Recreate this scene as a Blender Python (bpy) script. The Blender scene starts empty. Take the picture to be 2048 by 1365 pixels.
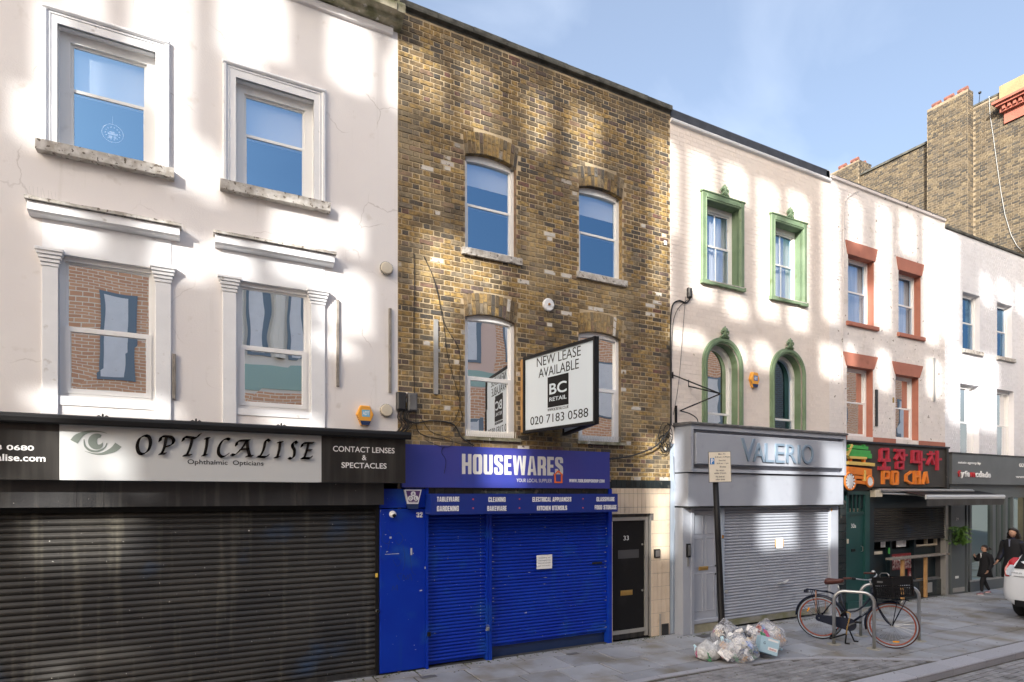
import bpy, bmesh, math, random
from mathutils import Vector, Matrix
random.seed(7)
rnd = random.random
def U(a, b): return a + (b - a) * rnd()
SC = bpy.context.scene
COL = SC.collection
# ------------------------------------------------------------------ camera
FPX, VPX, HY, PD, EH = 1195.0, 3310.0, 990.0, 8.2, 2.5      # focal length (px of 2048), street vanishing point, horizon, distance to wall, eye height
AL = math.atan((VPX - 1024) / FPX); CA, SA = math.cos(AL), math.sin(AL)
cam = bpy.data.objects.new('camera', bpy.data.cameras.new('camera')); COL.objects.link(cam)
cam.location = (0, -PD, EH); cam.rotation_euler = (math.radians(90), 0, -math.atan2(CA, SA))
cam.data.lens = FPX / 2048 * 36; cam.data.sensor_width = 36; cam.data.shift_y = (HY - 682.5) / 2048
cam.data.clip_start = .1; cam.data.clip_end = 3000
SC.camera = cam
# ------------------------------------------------------------------ light
SAZ, SEL = math.radians(50), math.radians(25)               # sun comes from the left, over the houses opposite
sd = Vector((-math.sin(SAZ) * math.cos(SEL), -math.cos(SAZ) * math.cos(SEL), math.sin(SEL)))
sun = bpy.data.objects.new('sun', bpy.data.lights.new('sun', 'SUN')); COL.objects.link(sun)
sun.rotation_euler = (-sd).to_track_quat('-Z', 'Y').to_euler()
sun.data.energy = 4.7; sun.data.angle = math.radians(.45); sun.data.color = (1, .97, .91)
W = bpy.data.worlds.new('World'); SC.world = W; W.use_nodes = True
nt = W.node_tree; N = nt.nodes; L = nt.links
bg = N['Background']; bg.inputs[1].default_value = .15
sky = N.new('ShaderNodeTexSky'); sky.sky_type = 'NISHITA'; sky.sun_disc = False
sky.sun_elevation = SEL; sky.sun_rotation = math.atan2(sd.x, sd.y); sky.air_density = 1.0; sky.dust_density = 7; sky.ozone_density = 1.6
tc = N.new('ShaderNodeTexCoord'); mp = N.new('ShaderNodeMapping'); mp.inputs['Scale'].default_value = (1.0, 2.6, 3.2); mp.inputs['Rotation'].default_value = (.5, .3, .6)
no = N.new('ShaderNodeTexNoise'); no.inputs['Scale'].default_value = 1.6; no.inputs['Detail'].default_value = 7; no.inputs['Distortion'].default_value = .5
cr = N.new('ShaderNodeValToRGB'); cr.color_ramp.elements[0].position = .47; cr.color_ramp.elements[1].position = .85
cr.color_ramp.elements[0].color = (.085, .085, .085, 1); cr.color_ramp.elements[1].color = (.30, .30, .30, 1); mp.inputs['Location'].default_value = (3.3, .9, 1.7)
mx = N.new('ShaderNodeMixRGB'); mx.inputs[2].default_value = (6.2, 6.6, 7.2, 1)
L.new(tc.outputs['Generated'], mp.inputs[0]); L.new(mp.outputs[0], no.inputs[0]); L.new(no.outputs[0], cr.inputs[0])
L.new(cr.outputs[0], mx.inputs[0]); L.new(sky.outputs[0], mx.inputs[1]); L.new(mx.outputs[0], bg.inputs[0])
vs = SC.view_settings; vs.view_transform = 'Standard'; vs.look = 'None'; vs.gamma = 1; vs.use_curve_mapping = False
vs.exposure = 1.08
SC.render.engine = 'CYCLES'
SC.cycles.max_bounces = 8; SC.cycles.transparent_max_bounces = 16; SC.cycles.sample_clamp_indirect = 6
# ------------------------------------------------------------------ helpers
def at(px, py, Y=0.0):
    xi = (px - 1024) / FPX; t = (Y + PD) / (SA - xi * CA)
    return (CA + xi * SA) * t, EH + t * (HY - py) / FPX
def X(px, Y=0.0): return at(px, 0, Y)[0]
def Zt(px, py, Y=0.0): return at(px, py, Y)[1]
def R(px0, py0, px1, py1, Y=0.0):
    a = at(px0, py0, Y); b = at(px1, py1, Y); return a[0], b[0], b[1], a[1]      # x0,x1,z0,z1
def org(o):
    v = Vector((0, 0, 0))
    while o is not None: v += o.location; o = o.parent
    return v
class MB:
    def __init__(s): s.v = []; s.f = []
    def add(s, vs, fs):
        n = len(s.v); s.v += [tuple(p) for p in vs]; s.f += [tuple(i + n for i in f) for f in fs]; return s
    def box(s, x0, x1, y0, y1, z0, z1, b=0.0):
        if b <= 0:
            return s.add([(x0,y0,z0),(x1,y0,z0),(x1,y1,z0),(x0,y1,z0),(x0,y0,z1),(x1,y0,z1),(x1,y1,z1),(x0,y1,z1)],
                         [(0,3,2,1),(4,5,6,7),(0,1,5,4),(1,2,6,5),(2,3,7,6),(3,0,4,7)])
        b = min(b, (x1-x0)/2.1, (z1-z0)/2.1, (y1-y0)/1.1)      # chamfer of the front (-y) edges
        vs = [(x0,y0+b,z0),(x1,y0+b,z0),(x1,y0+b,z1),(x0,y0+b,z1),(x0+b,y0,z0+b),(x1-b,y0,z0+b),(x1-b,y0,z1-b),(x0+b,y0,z1-b),
              (x0,y1,z0),(x1,y1,z0),(x1,y1,z1),(x0,y1,z1)]
        return s.add(vs, [(4,5,6,7),(0,1,5,4),(1,2,6,5),(2,3,7,6),(3,0,4,7),(0,8,9,1),(1,9,10,2),(2,10,11,3),(3,11,8,0),(8,11,10,9)])
    def obox(s, c, u, v, w, a, b, d):                         # centre, unit axes, half sizes
        c, u, v, w = map(Vector, (c, u, v, w)); P = []
        for k in (-1, 1):
            for i, j in ((-1,-1),(1,-1),(1,1),(-1,1)): P.append(c + u*a*i + v*b*j + w*d*k)
        return s.add(P, [(0,3,2,1),(4,5,6,7),(0,1,5,4),(1,2,6,5),(2,3,7,6),(3,0,4,7)])
    def prism(s, pts, y0, y1):                                # pts (x,z) outline extruded in y
        n = len(pts); vs = [(x, y0, z) for x, z in pts] + [(x, y1, z) for x, z in pts]
        return s.add(vs, [tuple(range(n)), tuple(range(2*n-1, n-1, -1))] + [(i, i+n, (i+1)%n+n, (i+1)%n) for i in range(n)])
    def hprism(s, pts, z0, z1):                               # pts (x,y) outline extruded in z
        n = len(pts); vs = [(x, y, z1) for x, y in pts] + [(x, y, z0) for x, y in pts]
        return s.add(vs, [tuple(range(n)), tuple(range(2*n-1, n-1, -1))] + [(i, i+n, (i+1)%n+n, (i+1)%n) for i in range(n)])
    def xprism(s, pts, x0, x1):                               # pts (y,z) outline extruded in x
        n = len(pts); vs = [(x0, y, z) for y, z in pts] + [(x1, y, z) for y, z in pts]
        return s.add(vs, [tuple(range(n)), tuple(range(2*n-1, n-1, -1))] + [(i, i+n, (i+1)%n+n, (i+1)%n) for i in range(n)])
    def tube(s, pts, r, n=6, closed=False, cap=True):
        pts = [Vector(p) for p in pts]; m = len(pts); rs = r if isinstance(r, (list, tuple)) else [r]*m
        base = len(s.v); pu = None
        for i, p in enumerate(pts):
            if closed: t = pts[(i+1) % m] - pts[i-1]
            else: t = pts[min(i+1, m-1)] - pts[max(i-1, 0)]
            t.normalize()
            if pu is None: pu = t.orthogonal().normalized()
            pu = (pu - t * pu.dot(t))
            if pu.length < 1e-6: pu = t.orthogonal()
            pu.normalize(); w = t.cross(pu)
            for k in range(n):
                a = 2*math.pi*k/n; s.v.append(tuple(p + (pu*math.cos(a) + w*math.sin(a))*rs[i]))
        for i in range(m if closed else m-1):
            for k in range(n):
                a = base+i*n+k; b = base+i*n+(k+1)%n; c = base+((i+1)%m)*n+(k+1)%n; d = base+((i+1)%m)*n+k
                s.f.append((a, b, c, d))
        if cap and not closed:
            s.f.append(tuple(base+k for k in range(n-1, -1, -1))); s.f.append(tuple(base+(m-1)*n+k for k in range(n)))
        return s
    def lathe(s, c, ax, prof, n=20):                          # prof (r, h) along axis from c
        ax = Vector(ax).normalized(); u = ax.orthogonal().normalized(); w = ax.cross(u); c = Vector(c); base = len(s.v); m = len(prof)
        for r, h in prof:
            for k in range(n):
                a = 2*math.pi*k/n; s.v.append(tuple(c + ax*h + (u*math.cos(a)+w*math.sin(a))*max(r, 1e-4)))
        for i in range(m-1):
            for k in range(n):
                s.f.append((base+i*n+k, base+i*n+(k+1)%n, base+(i+1)*n+(k+1)%n, base+(i+1)*n+k))
        return s
    def mesh(s, name):
        me = bpy.data.meshes.new(name); me.from_pydata(s.v, [], s.f); me.update(); return me
    def build(s, name, m, parent=None, smooth=False, **kw):
        if parent is not None:
            o = org(parent); s.v = [(x-o.x, y-o.y, z-o.z) for x, y, z in s.v]
        me = s.mesh(name); me.materials.append(m)
        if smooth:
            bm_ = bmesh.new(); bm_.from_mesh(me); bmesh.ops.recalc_face_normals(bm_, faces=bm_.faces); bm_.to_mesh(me); bm_.free()
        if smooth: me.polygons.foreach_set('use_smooth', [True]*len(me.polygons))
        return link(name, me, parent, **kw)
def link(name, me, parent=None, loc=(0,0,0), label=None, cat=None, group=None, kind=None):
    o = bpy.data.objects.new(name, me); COL.objects.link(o); o.parent = parent; o.location = loc
    return tag(o, label, cat, group, kind)
def tag(o, label=None, cat=None, group=None, kind=None):
    if label: o['label'] = label
    if cat: o['category'] = cat
    if group: o['group'] = group
    if kind: o['kind'] = kind
    return o
def thing(name, label, cat, loc=(0,0,0), group=None):
    return link(name, None, None, loc, label, cat, group)
# ------------------------------------------------------------------ materials
def M(name, c, c2=None, rough=.6, metal=0, ns=3, bump=0, bs=40, dirt=None, spec=None, vary=0, streak=None, chips=None, lo=.35, hi=.65):
    m = bpy.data.materials.new(name); m.use_nodes = True; nt = m.node_tree; N = nt.nodes; L = nt.links
    b = N['Principled BSDF']; b.inputs['Roughness'].default_value = rough; b.inputs['Metallic'].default_value = metal
    if spec is not None: b.inputs['Specular IOR Level'].default_value = spec
    g = N.new('ShaderNodeNewGeometry'); pos = g.outputs['Position']
    def noise(sc, det=4, scale3=None, dist=0):
        n = N.new('ShaderNodeTexNoise'); n.inputs['Scale'].default_value = sc; n.inputs['Detail'].default_value = det; n.inputs['Distortion'].default_value = dist
        if scale3:
            mp = N.new('ShaderNodeMapping'); mp.inputs['Scale'].default_value = scale3; L.new(pos, mp.inputs[0]); L.new(mp.outputs[0], n.inputs[0])
        else: L.new(pos, n.inputs[0])
        return n.outputs[0]
    def ramp(src, a, bb):
        r = N.new('ShaderNodeMapRange'); r.inputs[1].default_value = a; r.inputs[2].default_value = bb; L.new(src, r.inputs[0]); return r.outputs[0]
    def mix(f, a, bb):
        x = N.new('ShaderNodeMixRGB'); L.new(f, x.inputs[0])
        if isinstance(a, tuple): x.inputs[1].default_value = (*a, 1)
        else: L.new(a, x.inputs[1])
        x.inputs[2].default_value = (*bb, 1); return x.outputs[0]
    col = None
    if c2: col = mix(ramp(noise(ns, 6), lo, hi), c, c2)
    if streak: # (colour, amount, lo)
        col = mix(ramp(noise(1, 5, (9, 9, .55)), streak[2], streak[2]+streak[1]), col or c, streak[0])
    if dirt:   # (colour, scale, lo, hi)
        col = mix(ramp(noise(dirt[1], 8), dirt[2], dirt[3]), col or c, dirt[0])
    if chips:  # (colour, scale, lo) sharp specks
        col = mix(ramp(noise(chips[1], 3), chips[2], chips[2]+.02), col or c, chips[0])
    if vary:
        oi = N.new('ShaderNodeObjectInfo'); ad = N.new('ShaderNodeMath'); ad.operation = 'MULTIPLY_ADD'
        L.new(g.outputs['Random Per Island'], ad.inputs[0]); ad.inputs[1].default_value = 7.31; L.new(oi.outputs['Random'], ad.inputs[2])
        fr = N.new('ShaderNodeMath'); fr.operation = 'FRACT'; L.new(ad.outputs[0], fr.inputs[0])
        hv = N.new('ShaderNodeHueSaturation'); mr = N.new('ShaderNodeMapRange'); mr.inputs[3].default_value = 1-vary; mr.inputs[4].default_value = 1+vary
        L.new(fr.outputs[0], mr.inputs[0]); L.new(mr.outputs[0], hv.inputs['Value'])
        if col: L.new(col, hv.inputs['Color'])
        else: hv.inputs['Color'].default_value = (*c, 1)
        col = hv.outputs[0]
    if col: L.new(col, b.inputs['Base Color'])
    else: b.inputs['Base Color'].default_value = (*c, 1)
    if bump:
        bp = N.new('ShaderNodeBump'); bp.inputs['Strength'].default_value = bump; bp.inputs['Distance'].default_value = .01
        L.new(noise(bs, 6), bp.inputs['Height']); L.new(bp.outputs[0], b.inputs['Normal'])
    return m
def brickmat(name, ramp_cols, soot=(.05,.045,.04), sooth=.45, white=True):
    m = bpy.data.materials.new(name); m.use_nodes = True; nt = m.node_tree; N = nt.nodes; L = nt.links; b = N['Principled BSDF']
    b.inputs['Roughness'].default_value = .9
    g = N.new('ShaderNodeNewGeometry'); oi = N.new('ShaderNodeObjectInfo')
    ad = N.new('ShaderNodeMath'); ad.operation = 'MULTIPLY_ADD'; L.new(g.outputs['Random Per Island'], ad.inputs[0]); ad.inputs[1].default_value = 7.31; L.new(oi.outputs['Random'], ad.inputs[2])
    fr = N.new('ShaderNodeMath'); fr.operation = 'FRACT'; L.new(ad.outputs[0], fr.inputs[0])
    r = N.new('ShaderNodeValToRGB'); r.color_ramp.interpolation = 'CONSTANT'; e = r.color_ramp.elements
    n = len(ramp_cols); tot = sum(w for w, c in ramp_cols); p = 0
    for i, (w, c) in enumerate(ramp_cols):
        el = e[0] if i == 0 else (e[1] if i == 1 else e.new(p)); el.position = p; el.color = (*c, 1); p += w / tot
    L.new(fr.outputs[0], r.inputs[0])
    def noise(sc, det=5):
        t = N.new('ShaderNodeTexNoise'); t.inputs['Scale'].default_value = sc; t.inputs['Detail'].default_value = det; L.new(g.outputs['Position'], t.inputs[0]); return t.outputs[0]
    def mr(src, a, bb, c=0, d=1):
        q = N.new('ShaderNodeMapRange'); q.inputs[1].default_value = a; q.inputs[2].default_value = bb; q.inputs[3].default_value = c; q.inputs[4].default_value = d; L.new(src, q.inputs[0]); return q.outputs[0]
    def mix(f, a, bb, bt='MIX'):
        x = N.new('ShaderNodeMixRGB'); x.blend_type = bt; L.new(f, x.inputs[0]); L.new(a, x.inputs[1]); x.inputs[2].default_value = (*bb, 1); return x.outputs[0]
    col = mix(mr(noise(17), .40, .66, 0, .85), r.outputs[0], (.075, .055, .032))
    col = mix(mr(noise(60, 3), .6, .75, 0, .7), col, (.33, .26, .15))
    sp = N.new('ShaderNodeSeparateXYZ'); L.new(g.outputs['Position'], sp.inputs[0])
    zz = N.new('ShaderNodeMath'); zz.operation = 'MULTIPLY'; L.new(mr(sp.outputs['Z'], 7.4, 9.2, .25, .85), zz.inputs[0]); L.new(mr(noise(1.1), .38, .60), zz.inputs[1])
    if sooth: col = mix(zz.outputs[0], col, soot)
    lt = N.new('ShaderNodeMath'); lt.operation = 'MULTIPLY'; L.new(mr(noise(.9, 4), .50, .66, 0, .45), lt.inputs[0]); L.new(mr(sp.outputs['Z'], 8.6, 7.4), lt.inputs[1])
    if white: col = mix(lt.outputs[0], col, (.43, .34, .20))
    if white: # old flyposting / paint remains on scattered bricks
        w2 = N.new('ShaderNodeMath'); w2.operation = 'MULTIPLY'
        f2 = N.new('ShaderNodeMath'); f2.operation = 'MULTIPLY'; L.new(fr.outputs[0], f2.inputs[0]); f2.inputs[1].default_value = 37.7
        f3 = N.new('ShaderNodeMath'); f3.operation = 'FRACT'; L.new(f2.outputs[0], f3.inputs[0])
        L.new(mr(f3.outputs[0], .966, .97), w2.inputs[0]); L.new(mr(noise(13, 3), .38, .42), w2.inputs[1])
        w3 = N.new('ShaderNodeMath'); w3.operation = 'MULTIPLY'; L.new(w2.outputs[0], w3.inputs[0]); L.new(mr(sp.outputs['Z'], 8.0, 7.2), w3.inputs[1])
        col = mix(w3.outputs[0], col, (.56, .53, .48))
    L.new(col, b.inputs['Base Color'])
    bp = N.new('ShaderNodeBump'); bp.inputs['Strength'].default_value = .7; bp.inputs['Distance'].default_value = .006
    L.new(noise(70, 6), bp.inputs['Height']); L.new(bp.outputs[0], b.inputs['Normal'])
    return m
def glassmat(name, refl=.6, tint=(.9,.95,1), wav=.0, through=(.6,.65,.7)):
    m = bpy.data.materials.new(name); m.use_nodes = True; nt = m.node_tree; N = nt.nodes; L = nt.links; N.remove(N['Principled BSDF'])
    gl = N.new('ShaderNodeBsdfGlossy'); gl.inputs['Color'].default_value = (*tint, 1); gl.inputs['Roughness'].default_value = .004
    tr = N.new('ShaderNodeBsdfTransparent'); tr.inputs[0].default_value = (*through, 1)
    mi = N.new('ShaderNodeMixShader'); mi.inputs[0].default_value = refl
    L.new(tr.outputs[0], mi.inputs[1]); L.new(gl.outputs[0], mi.inputs[2]); L.new(mi.outputs[0], N['Material Output'].inputs[0])
    if wav:
        g = N.new('ShaderNodeNewGeometry'); n = N.new('ShaderNodeTexNoise'); n.inputs['Scale'].default_value = 1.6; n.inputs['Detail'].default_value = 1
        bp = N.new('ShaderNodeBump'); bp.inputs['Strength'].default_value = wav; bp.inputs['Distance'].default_value = .02
        L.new(g.outputs['Position'], n.inputs[0]); L.new(n.outputs[0], bp.inputs['Height']); L.new(bp.outputs[0], gl.inputs['Normal'])
    return m
def rendermat(name, c, c2, crack=True):                       # old painted render with cracks and rain marks
    m = M(name, c, c2, rough=.85, ns=.8, bump=.25, bs=55, streak=((.60,.57,.54), .25, .62), dirt=((.52,.47,.42), 5, .63, .85))
    nt = m.node_tree; N = nt.nodes; L = nt.links; b = N['Principled BSDF']; src = b.inputs['Base Color'].links[0].from_socket
    g = N.new('ShaderNodeNewGeometry'); n = N.new('ShaderNodeTexNoise'); n.inputs['Scale'].default_value = 2.2; n.inputs['Detail'].default_value = 6
    L.new(g.outputs['Position'], n.inputs[0])
    a = N.new('ShaderNodeMixRGB'); a.blend_type = 'ADD'; a.inputs[0].default_value = .35; L.new(g.outputs['Position'], a.inputs[1]); L.new(n.outputs['Color'], a.inputs[2])
    v = N.new('ShaderNodeTexVoronoi'); v.feature = 'DISTANCE_TO_EDGE'; v.inputs['Scale'].default_value = .75; L.new(a.outputs[0], v.inputs[0])
    mr = N.new('ShaderNodeMapRange'); mr.inputs[1].default_value = .0015; mr.inputs[2].default_value = .005; mr.inputs[3].default_value = .38; mr.inputs[4].default_value = 0
    L.new(v.outputs['Distance'], mr.inputs[0])
    n2 = N.new('ShaderNodeTexNoise'); n2.inputs['Scale'].default_value = 1.1; L.new(g.outputs['Position'], n2.inputs[0])
    m2 = N.new('ShaderNodeMapRange'); m2.inputs[1].default_value = .50; m2.inputs[2].default_value = .60; L.new(n2.outputs[0], m2.inputs[0])
    mu = N.new('ShaderNodeMath'); mu.operation = 'MULTIPLY'; L.new(mr.outputs[0], mu.inputs[0]); L.new(m2.outputs[0], mu.inputs[1])
    x = N.new('ShaderNodeMixRGB'); L.new(mu.outputs[0], x.inputs[0]); L.new(src, x.inputs[1]); x.inputs[2].default_value = (.25, .21, .18, 1)
    L.new(x.outputs[0], b.inputs['Base Color']); return m

m_render = rendermat('cream_render', (.77,.745,.735), (.735,.70,.69))
m_trim = M('white_trim_paint', (.80,.81,.83), (.75,.76,.78), rough=.6, ns=4, bump=.15, dirt=((.45,.42,.38), 9, .66, .8))
m_sill = M('weathered_stone_sill', (.58,.56,.53), (.36,.33,.29), rough=.9, ns=14, bump=.8, bs=30, chips=((.14,.12,.10), 22, .61))
m_upvc = M('white_plastic_frame', (.80,.80,.80), rough=.35, dirt=((.55,.53,.50), 4, .6, .9))
m_sash = M('white_painted_sash', (.78,.78,.77), rough=.45, dirt=((.55,.53,.50), 5, .62, .9))
m_mossy = M('mossy_stone', (.36,.33,.25), (.13,.13,.07), rough=.95, ns=7, bump=.9, bs=25, chips=((.48,.46,.42), 9, .62))
m_coping = M('dark_lichened_coping', (.12,.12,.105), (.045,.045,.04), rough=.95, ns=6, bump=.5, bs=30)
m_mortar = M('pale_mortar', (.60,.48,.31), (.36,.28,.18), rough=.95, ns=1.6, bump=.3, bs=60, dirt=((.16,.13,.09), 1.1, .48, .68))
STK = [(8,(.37,.235,.075)),(7,(.29,.185,.065)),(6,(.21,.14,.065)),(5,(.13,.095,.055)),(4,(.46,.31,.11)),(5,(.065,.06,.055)),(3,(.125,.085,.08)),(2,(.25,.155,.10)),(3,(.22,.18,.13)),(1,(.19,.09,.075)),(4,(.26,.20,.12)),(3,(.30,.19,.06))]
m_stock = brickmat('london_stock_brick', STK)
m_gable = brickmat('grey_stock_brick', [(6,(.15,.12,.08)),(5,(.115,.095,.07)),(5,(.065,.06,.052)),(5,(.04,.04,.04)),(2,(.20,.16,.10))], white=False, sooth=0)
m_gmort = M('gable_mortar', (.30,.24,.165), (.22,.18,.125), rough=.95)
m_val = M('cream_painted_brick', (.76,.69,.63), (.73,.65,.59), rough=.8, ns=.7, bump=.35, bs=30, vary=.03, chips=((.45,.38,.30), 5, .74), dirt=((.60,.52,.44), 3, .62, .85))
m_po = M('pinkish_white_painted_brick', (.76,.71,.68), (.71,.67,.65), rough=.8, ns=.9, bump=.4, bs=30, vary=.04, chips=((.25,.22,.19), 9, .665), dirt=((.60,.55,.50), 3, .58, .8))
m_wh = M('cool_white_painted_brick', (.74,.74,.77), (.70,.70,.73), rough=.75, ns=.9, bump=.4, bs=30, vary=.04, dirt=((.58,.57,.57), 3, .62, .85))
m_green = M('sage_green_paint', (.135,.205,.115), (.185,.26,.16), rough=.6, ns=3, bump=.25, dirt=((.10,.14,.05), 5, .58, .8))
m_dgreen = M('dark_green_paint', (.02,.085,.05), rough=.5)
m_orange = M('terracotta_paint', (.42,.165,.11), (.37,.14,.095), rough=.7, ns=3, bump=.3, dirt=((.22,.08,.05), 5, .6, .85))
m_slate = M('slate_grey_felt', (.055,.062,.078), (.035,.04,.052), rough=.7, ns=6, bump=.4)
m_lead = M('grey_flashing', (.16,.16,.165), (.09,.09,.09), rough=.6, ns=8, bump=.3)
m_int = M('dim_room', (.06,.06,.065), rough=.9)
m_blind = M('white_roller_blind', (.82,.82,.80), rough=.8)
m_curt = M('pale_net_curtain', (.80,.80,.80), rough=.9, streak=((.58,.60,.62), .2, .48))
g_top = glassmat('sky_reflecting_glass', .44, (.26,.50,.80), 0, (.97,.98,1))
g_low = glassmat('street_reflecting_glass', .86, (1,1,1), .13)
g_shop = glassmat('shop_glass', .55, (.8,.95,.93), .15, (.55,.62,.60))
m_black = M('black_paint', (.007,.007,.008), rough=.5, spec=.3)
m_blackm = M('dirty_black_metal', (.038,.038,.040), (.020,.020,.022), rough=.45, metal=.15, ns=2, streak=((.10,.095,.085), .3, .5), chips=((.42,.40,.36), 26, .74), bump=.15)
m_slatk = M('grimy_black_shutter_steel', (.046,.042,.036), (.020,.019,.019), rough=.45, metal=.2, ns=1.1, streak=((.12,.11,.085), .3, .56), chips=((.50,.48,.44), 30, .74), dirt=((.02,.04,.08), 1.3, .6, .75))
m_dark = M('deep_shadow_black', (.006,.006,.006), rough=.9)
m_sgrey = M('brushed_grey_sign_panel', (.53,.545,.55), rough=.35, streak=((.54,.545,.54), .3, .5))
m_sblack = M('satin_black_sign_panel', (.014,.013,.012), rough=.35, streak=((.045,.042,.038), .3, .45))
m_blue = M('cobalt_blue_paint', (.002,.024,.33), (.003,.033,.37), spec=.22, rough=.4, ns=1.4, dirt=((.012,.07,.33), 2.2, .55, .75), chips=((.42,.45,.55), 24, .735), bump=.05, streak=((.006,.045,.32), .2, .58))
m_bluesign = M('faded_blue_sign_vinyl', (.05,.05,.27), (.035,.055,.32), rough=.3, ns=1.0)
m_bluebox = M('deep_blue_sign_vinyl', (.008,.028,.22), rough=.3, chips=((.4,.42,.5), 25, .79))
m_white = M('white_vinyl', (.80,.80,.80), rough=.4)
m_greyv = M('greyed_white_vinyl', (.62,.62,.60), rough=.4)
m_or = M('orange_vinyl', (.80,.16,.03), rough=.4)
m_dot = M('red_dot_vinyl', (.62,.10,.08), rough=.4)
m_beige = M('beige_glazed_tile', (.68,.56,.43), (.62,.51,.385), rough=.3, ns=3, vary=.05, dirt=((.52,.40,.28), 6, .62, .85))
m_grout = M('grey_grout', (.14,.13,.12), rough=.9)
m_dktile = M('dark_green_black_tile', (.018,.026,.028), rough=.25, vary=.3, dirt=((.08,.08,.07), 8, .6, .7))
m_alu = M('dull_aluminium', (.42,.41,.39), rough=.4, metal=.5, dirt=((.25,.23,.20), 6, .6, .8))
m_doork = M('scuffed_black_door', (.008,.008,.009), spec=.25, rough=.5, dirt=((.02,.02,.022), 3, .6, .8), chips=((.20,.19,.17), 34, .77))
m_brass = M('brass', (.62,.40,.13), rough=.32, metal=.85)
m_steel = M('stainless_steel', (.55,.55,.54), rough=.3, metal=.9, ns=5)
m_vgrey = M('lilac_grey_paint', (.355,.38,.43), (.33,.35,.40), rough=.7, ns=2, bump=.12, bs=60, dirt=((.27,.29,.33), 4, .62, .85), streak=((.34,.37,.42), .25, .6))
m_vgrey2 = M('blue_grey_paint', (.38,.44,.52), (.34,.40,.48), rough=.5, ns=2, dirt=((.18,.20,.22), 4, .62, .85))
m_vlet = M('blue_grey_letters', (.19,.26,.34), rough=.45)
m_signw = M('pale_sign_face', (.60,.67,.73), rough=.35)
m_adt = M('amber_alarm_plastic', (.80,.37,.05), rough=.35)
m_adtb = M('blue_label', (.03,.16,.42), rough=.4)
m_adtl = M('light_blue_label', (.16,.46,.68), rough=.4)
m_navy = M('navy_plastic', (.012,.03,.10), rough=.4)
m_vent = M('cream_vent_plastic', (.66,.60,.48), (.58,.52,.41), rough=.5, ns=6)
m_cable = M('black_cable', (.012,.012,.012), rough=.6)
m_cabg = M('grey_cable', (.35,.36,.36), rough=.6)
m_timber = M('weathered_timber', (.30,.27,.24), (.20,.18,.16), rough=.9, ns=12, bump=.5)
m_pine = M('new_pine_timber', (.52,.30,.12), (.42,.23,.09), rough=.7, ns=6, bump=.3)
m_teal = M('dark_teal_paint', (.018,.075,.072), (.014,.06,.058), rough=.32, ns=2)
m_dkt = M('very_dark_blue_green_paint', (.008,.018,.024), rough=.35)
m_red = M('crimson_painted_plank', (.48,.03,.055), (.40,.025,.045), rough=.6, ns=9)
m_plor = M('orange_painted_plank', (.80,.24,.03), (.74,.20,.025), rough=.6, ns=9)
m_plgr = M('green_painted_plank', (.07,.42,.09), (.06,.36,.07), rough=.6, ns=9)
m_plye = M('yellow_wood_plank', (.74,.52,.14), rough=.6)
m_char = M('charcoal_sign_board', (.045,.042,.038), (.06,.055,.048), rough=.6, ns=2)
m_fyfe = M('mid_grey_sign_board', (.13,.14,.145), (.11,.12,.125), rough=.35, ns=2)
m_shopg = M('grey_green_shopfront_metal', (.10,.115,.12), rough=.4)
m_slab = M('york_grey_paving_slab', (.36,.375,.41), (.30,.31,.33), rough=.75, ns=1.5, bump=.25, bs=50, vary=.16, dirt=((.22,.20,.165), 1.6, .47, .68), chips=((.55,.54,.52), 30, .80))
m_joint = M('paving_joint', (.10,.09,.07), (.07,.062,.05), rough=.95, ns=8)
m_sett = M('grey_block_sett', (.30,.295,.30), (.25,.245,.25), rough=.8, ns=5, bump=.4, bs=70, vary=.16, dirt=((.14,.135,.13), 2.5, .55, .75))
m_kerb = M('speckled_granite_kerb', (.42,.42,.45), (.36,.36,.39), rough=.75, ns=60, bump=.3, bs=90, vary=.06)
m_kerbf = M('stained_joint', (.16,.135,.11), rough=.9)
m_road = M('worn_road_surface', (.16,.155,.15), (.12,.118,.115), rough=.85, ns=20, bump=.4, bs=90)
m_moss = M('moss', (.08,.11,.02), (.05,.06,.015), rough=.95, ns=20, bump=1)
m_red_brick = bpy.data.materials.new('orange_brick_facade')

# ------------------------------------------------------------------ text
def text(s, x0, x1, z0, z1, Y, m, parent, name='lettering', ext=.002, off=0.0, shear=0.0, xf=None, label=None):
    cu = bpy.data.curves.new('t', 'FONT'); cu.body = s; cu.size = 1; cu.extrude = .5; cu.offset = off; cu.shear = shear; cu.resolution_u = 4; cu.align_x = 'CENTER'
    o = bpy.data.objects.new('t', cu); COL.objects.link(o); bpy.context.view_layer.update()
    me = bpy.data.meshes.new_from_object(o.evaluated_get(bpy.context.evaluated_depsgraph_get()))
    bpy.data.objects.remove(o); bpy.data.curves.remove(cu)
    xs = [v.co.x for v in me.vertices]; ys = [v.co.y for v in me.vertices]
    a0, a1, b0, b1 = min(xs), max(xs), min(ys), max(ys); p = org(parent)
    for v in me.vertices:
        x = x0 + (v.co.x - a0) / (a1 - a0) * (x1 - x0); z = z0 + (v.co.y - b0) / (b1 - b0) * (z1 - z0); y = Y - ext * (v.co.z + .5)
        q = Vector((x, y, z))
        if xf: q = xf @ q
        v.co = q - p
    me.name = name; me.materials.clear(); me.materials.append(m)
    return link(name, me, parent, label=label)
S_ = .36
def _q(*p): return list(p)
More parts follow.
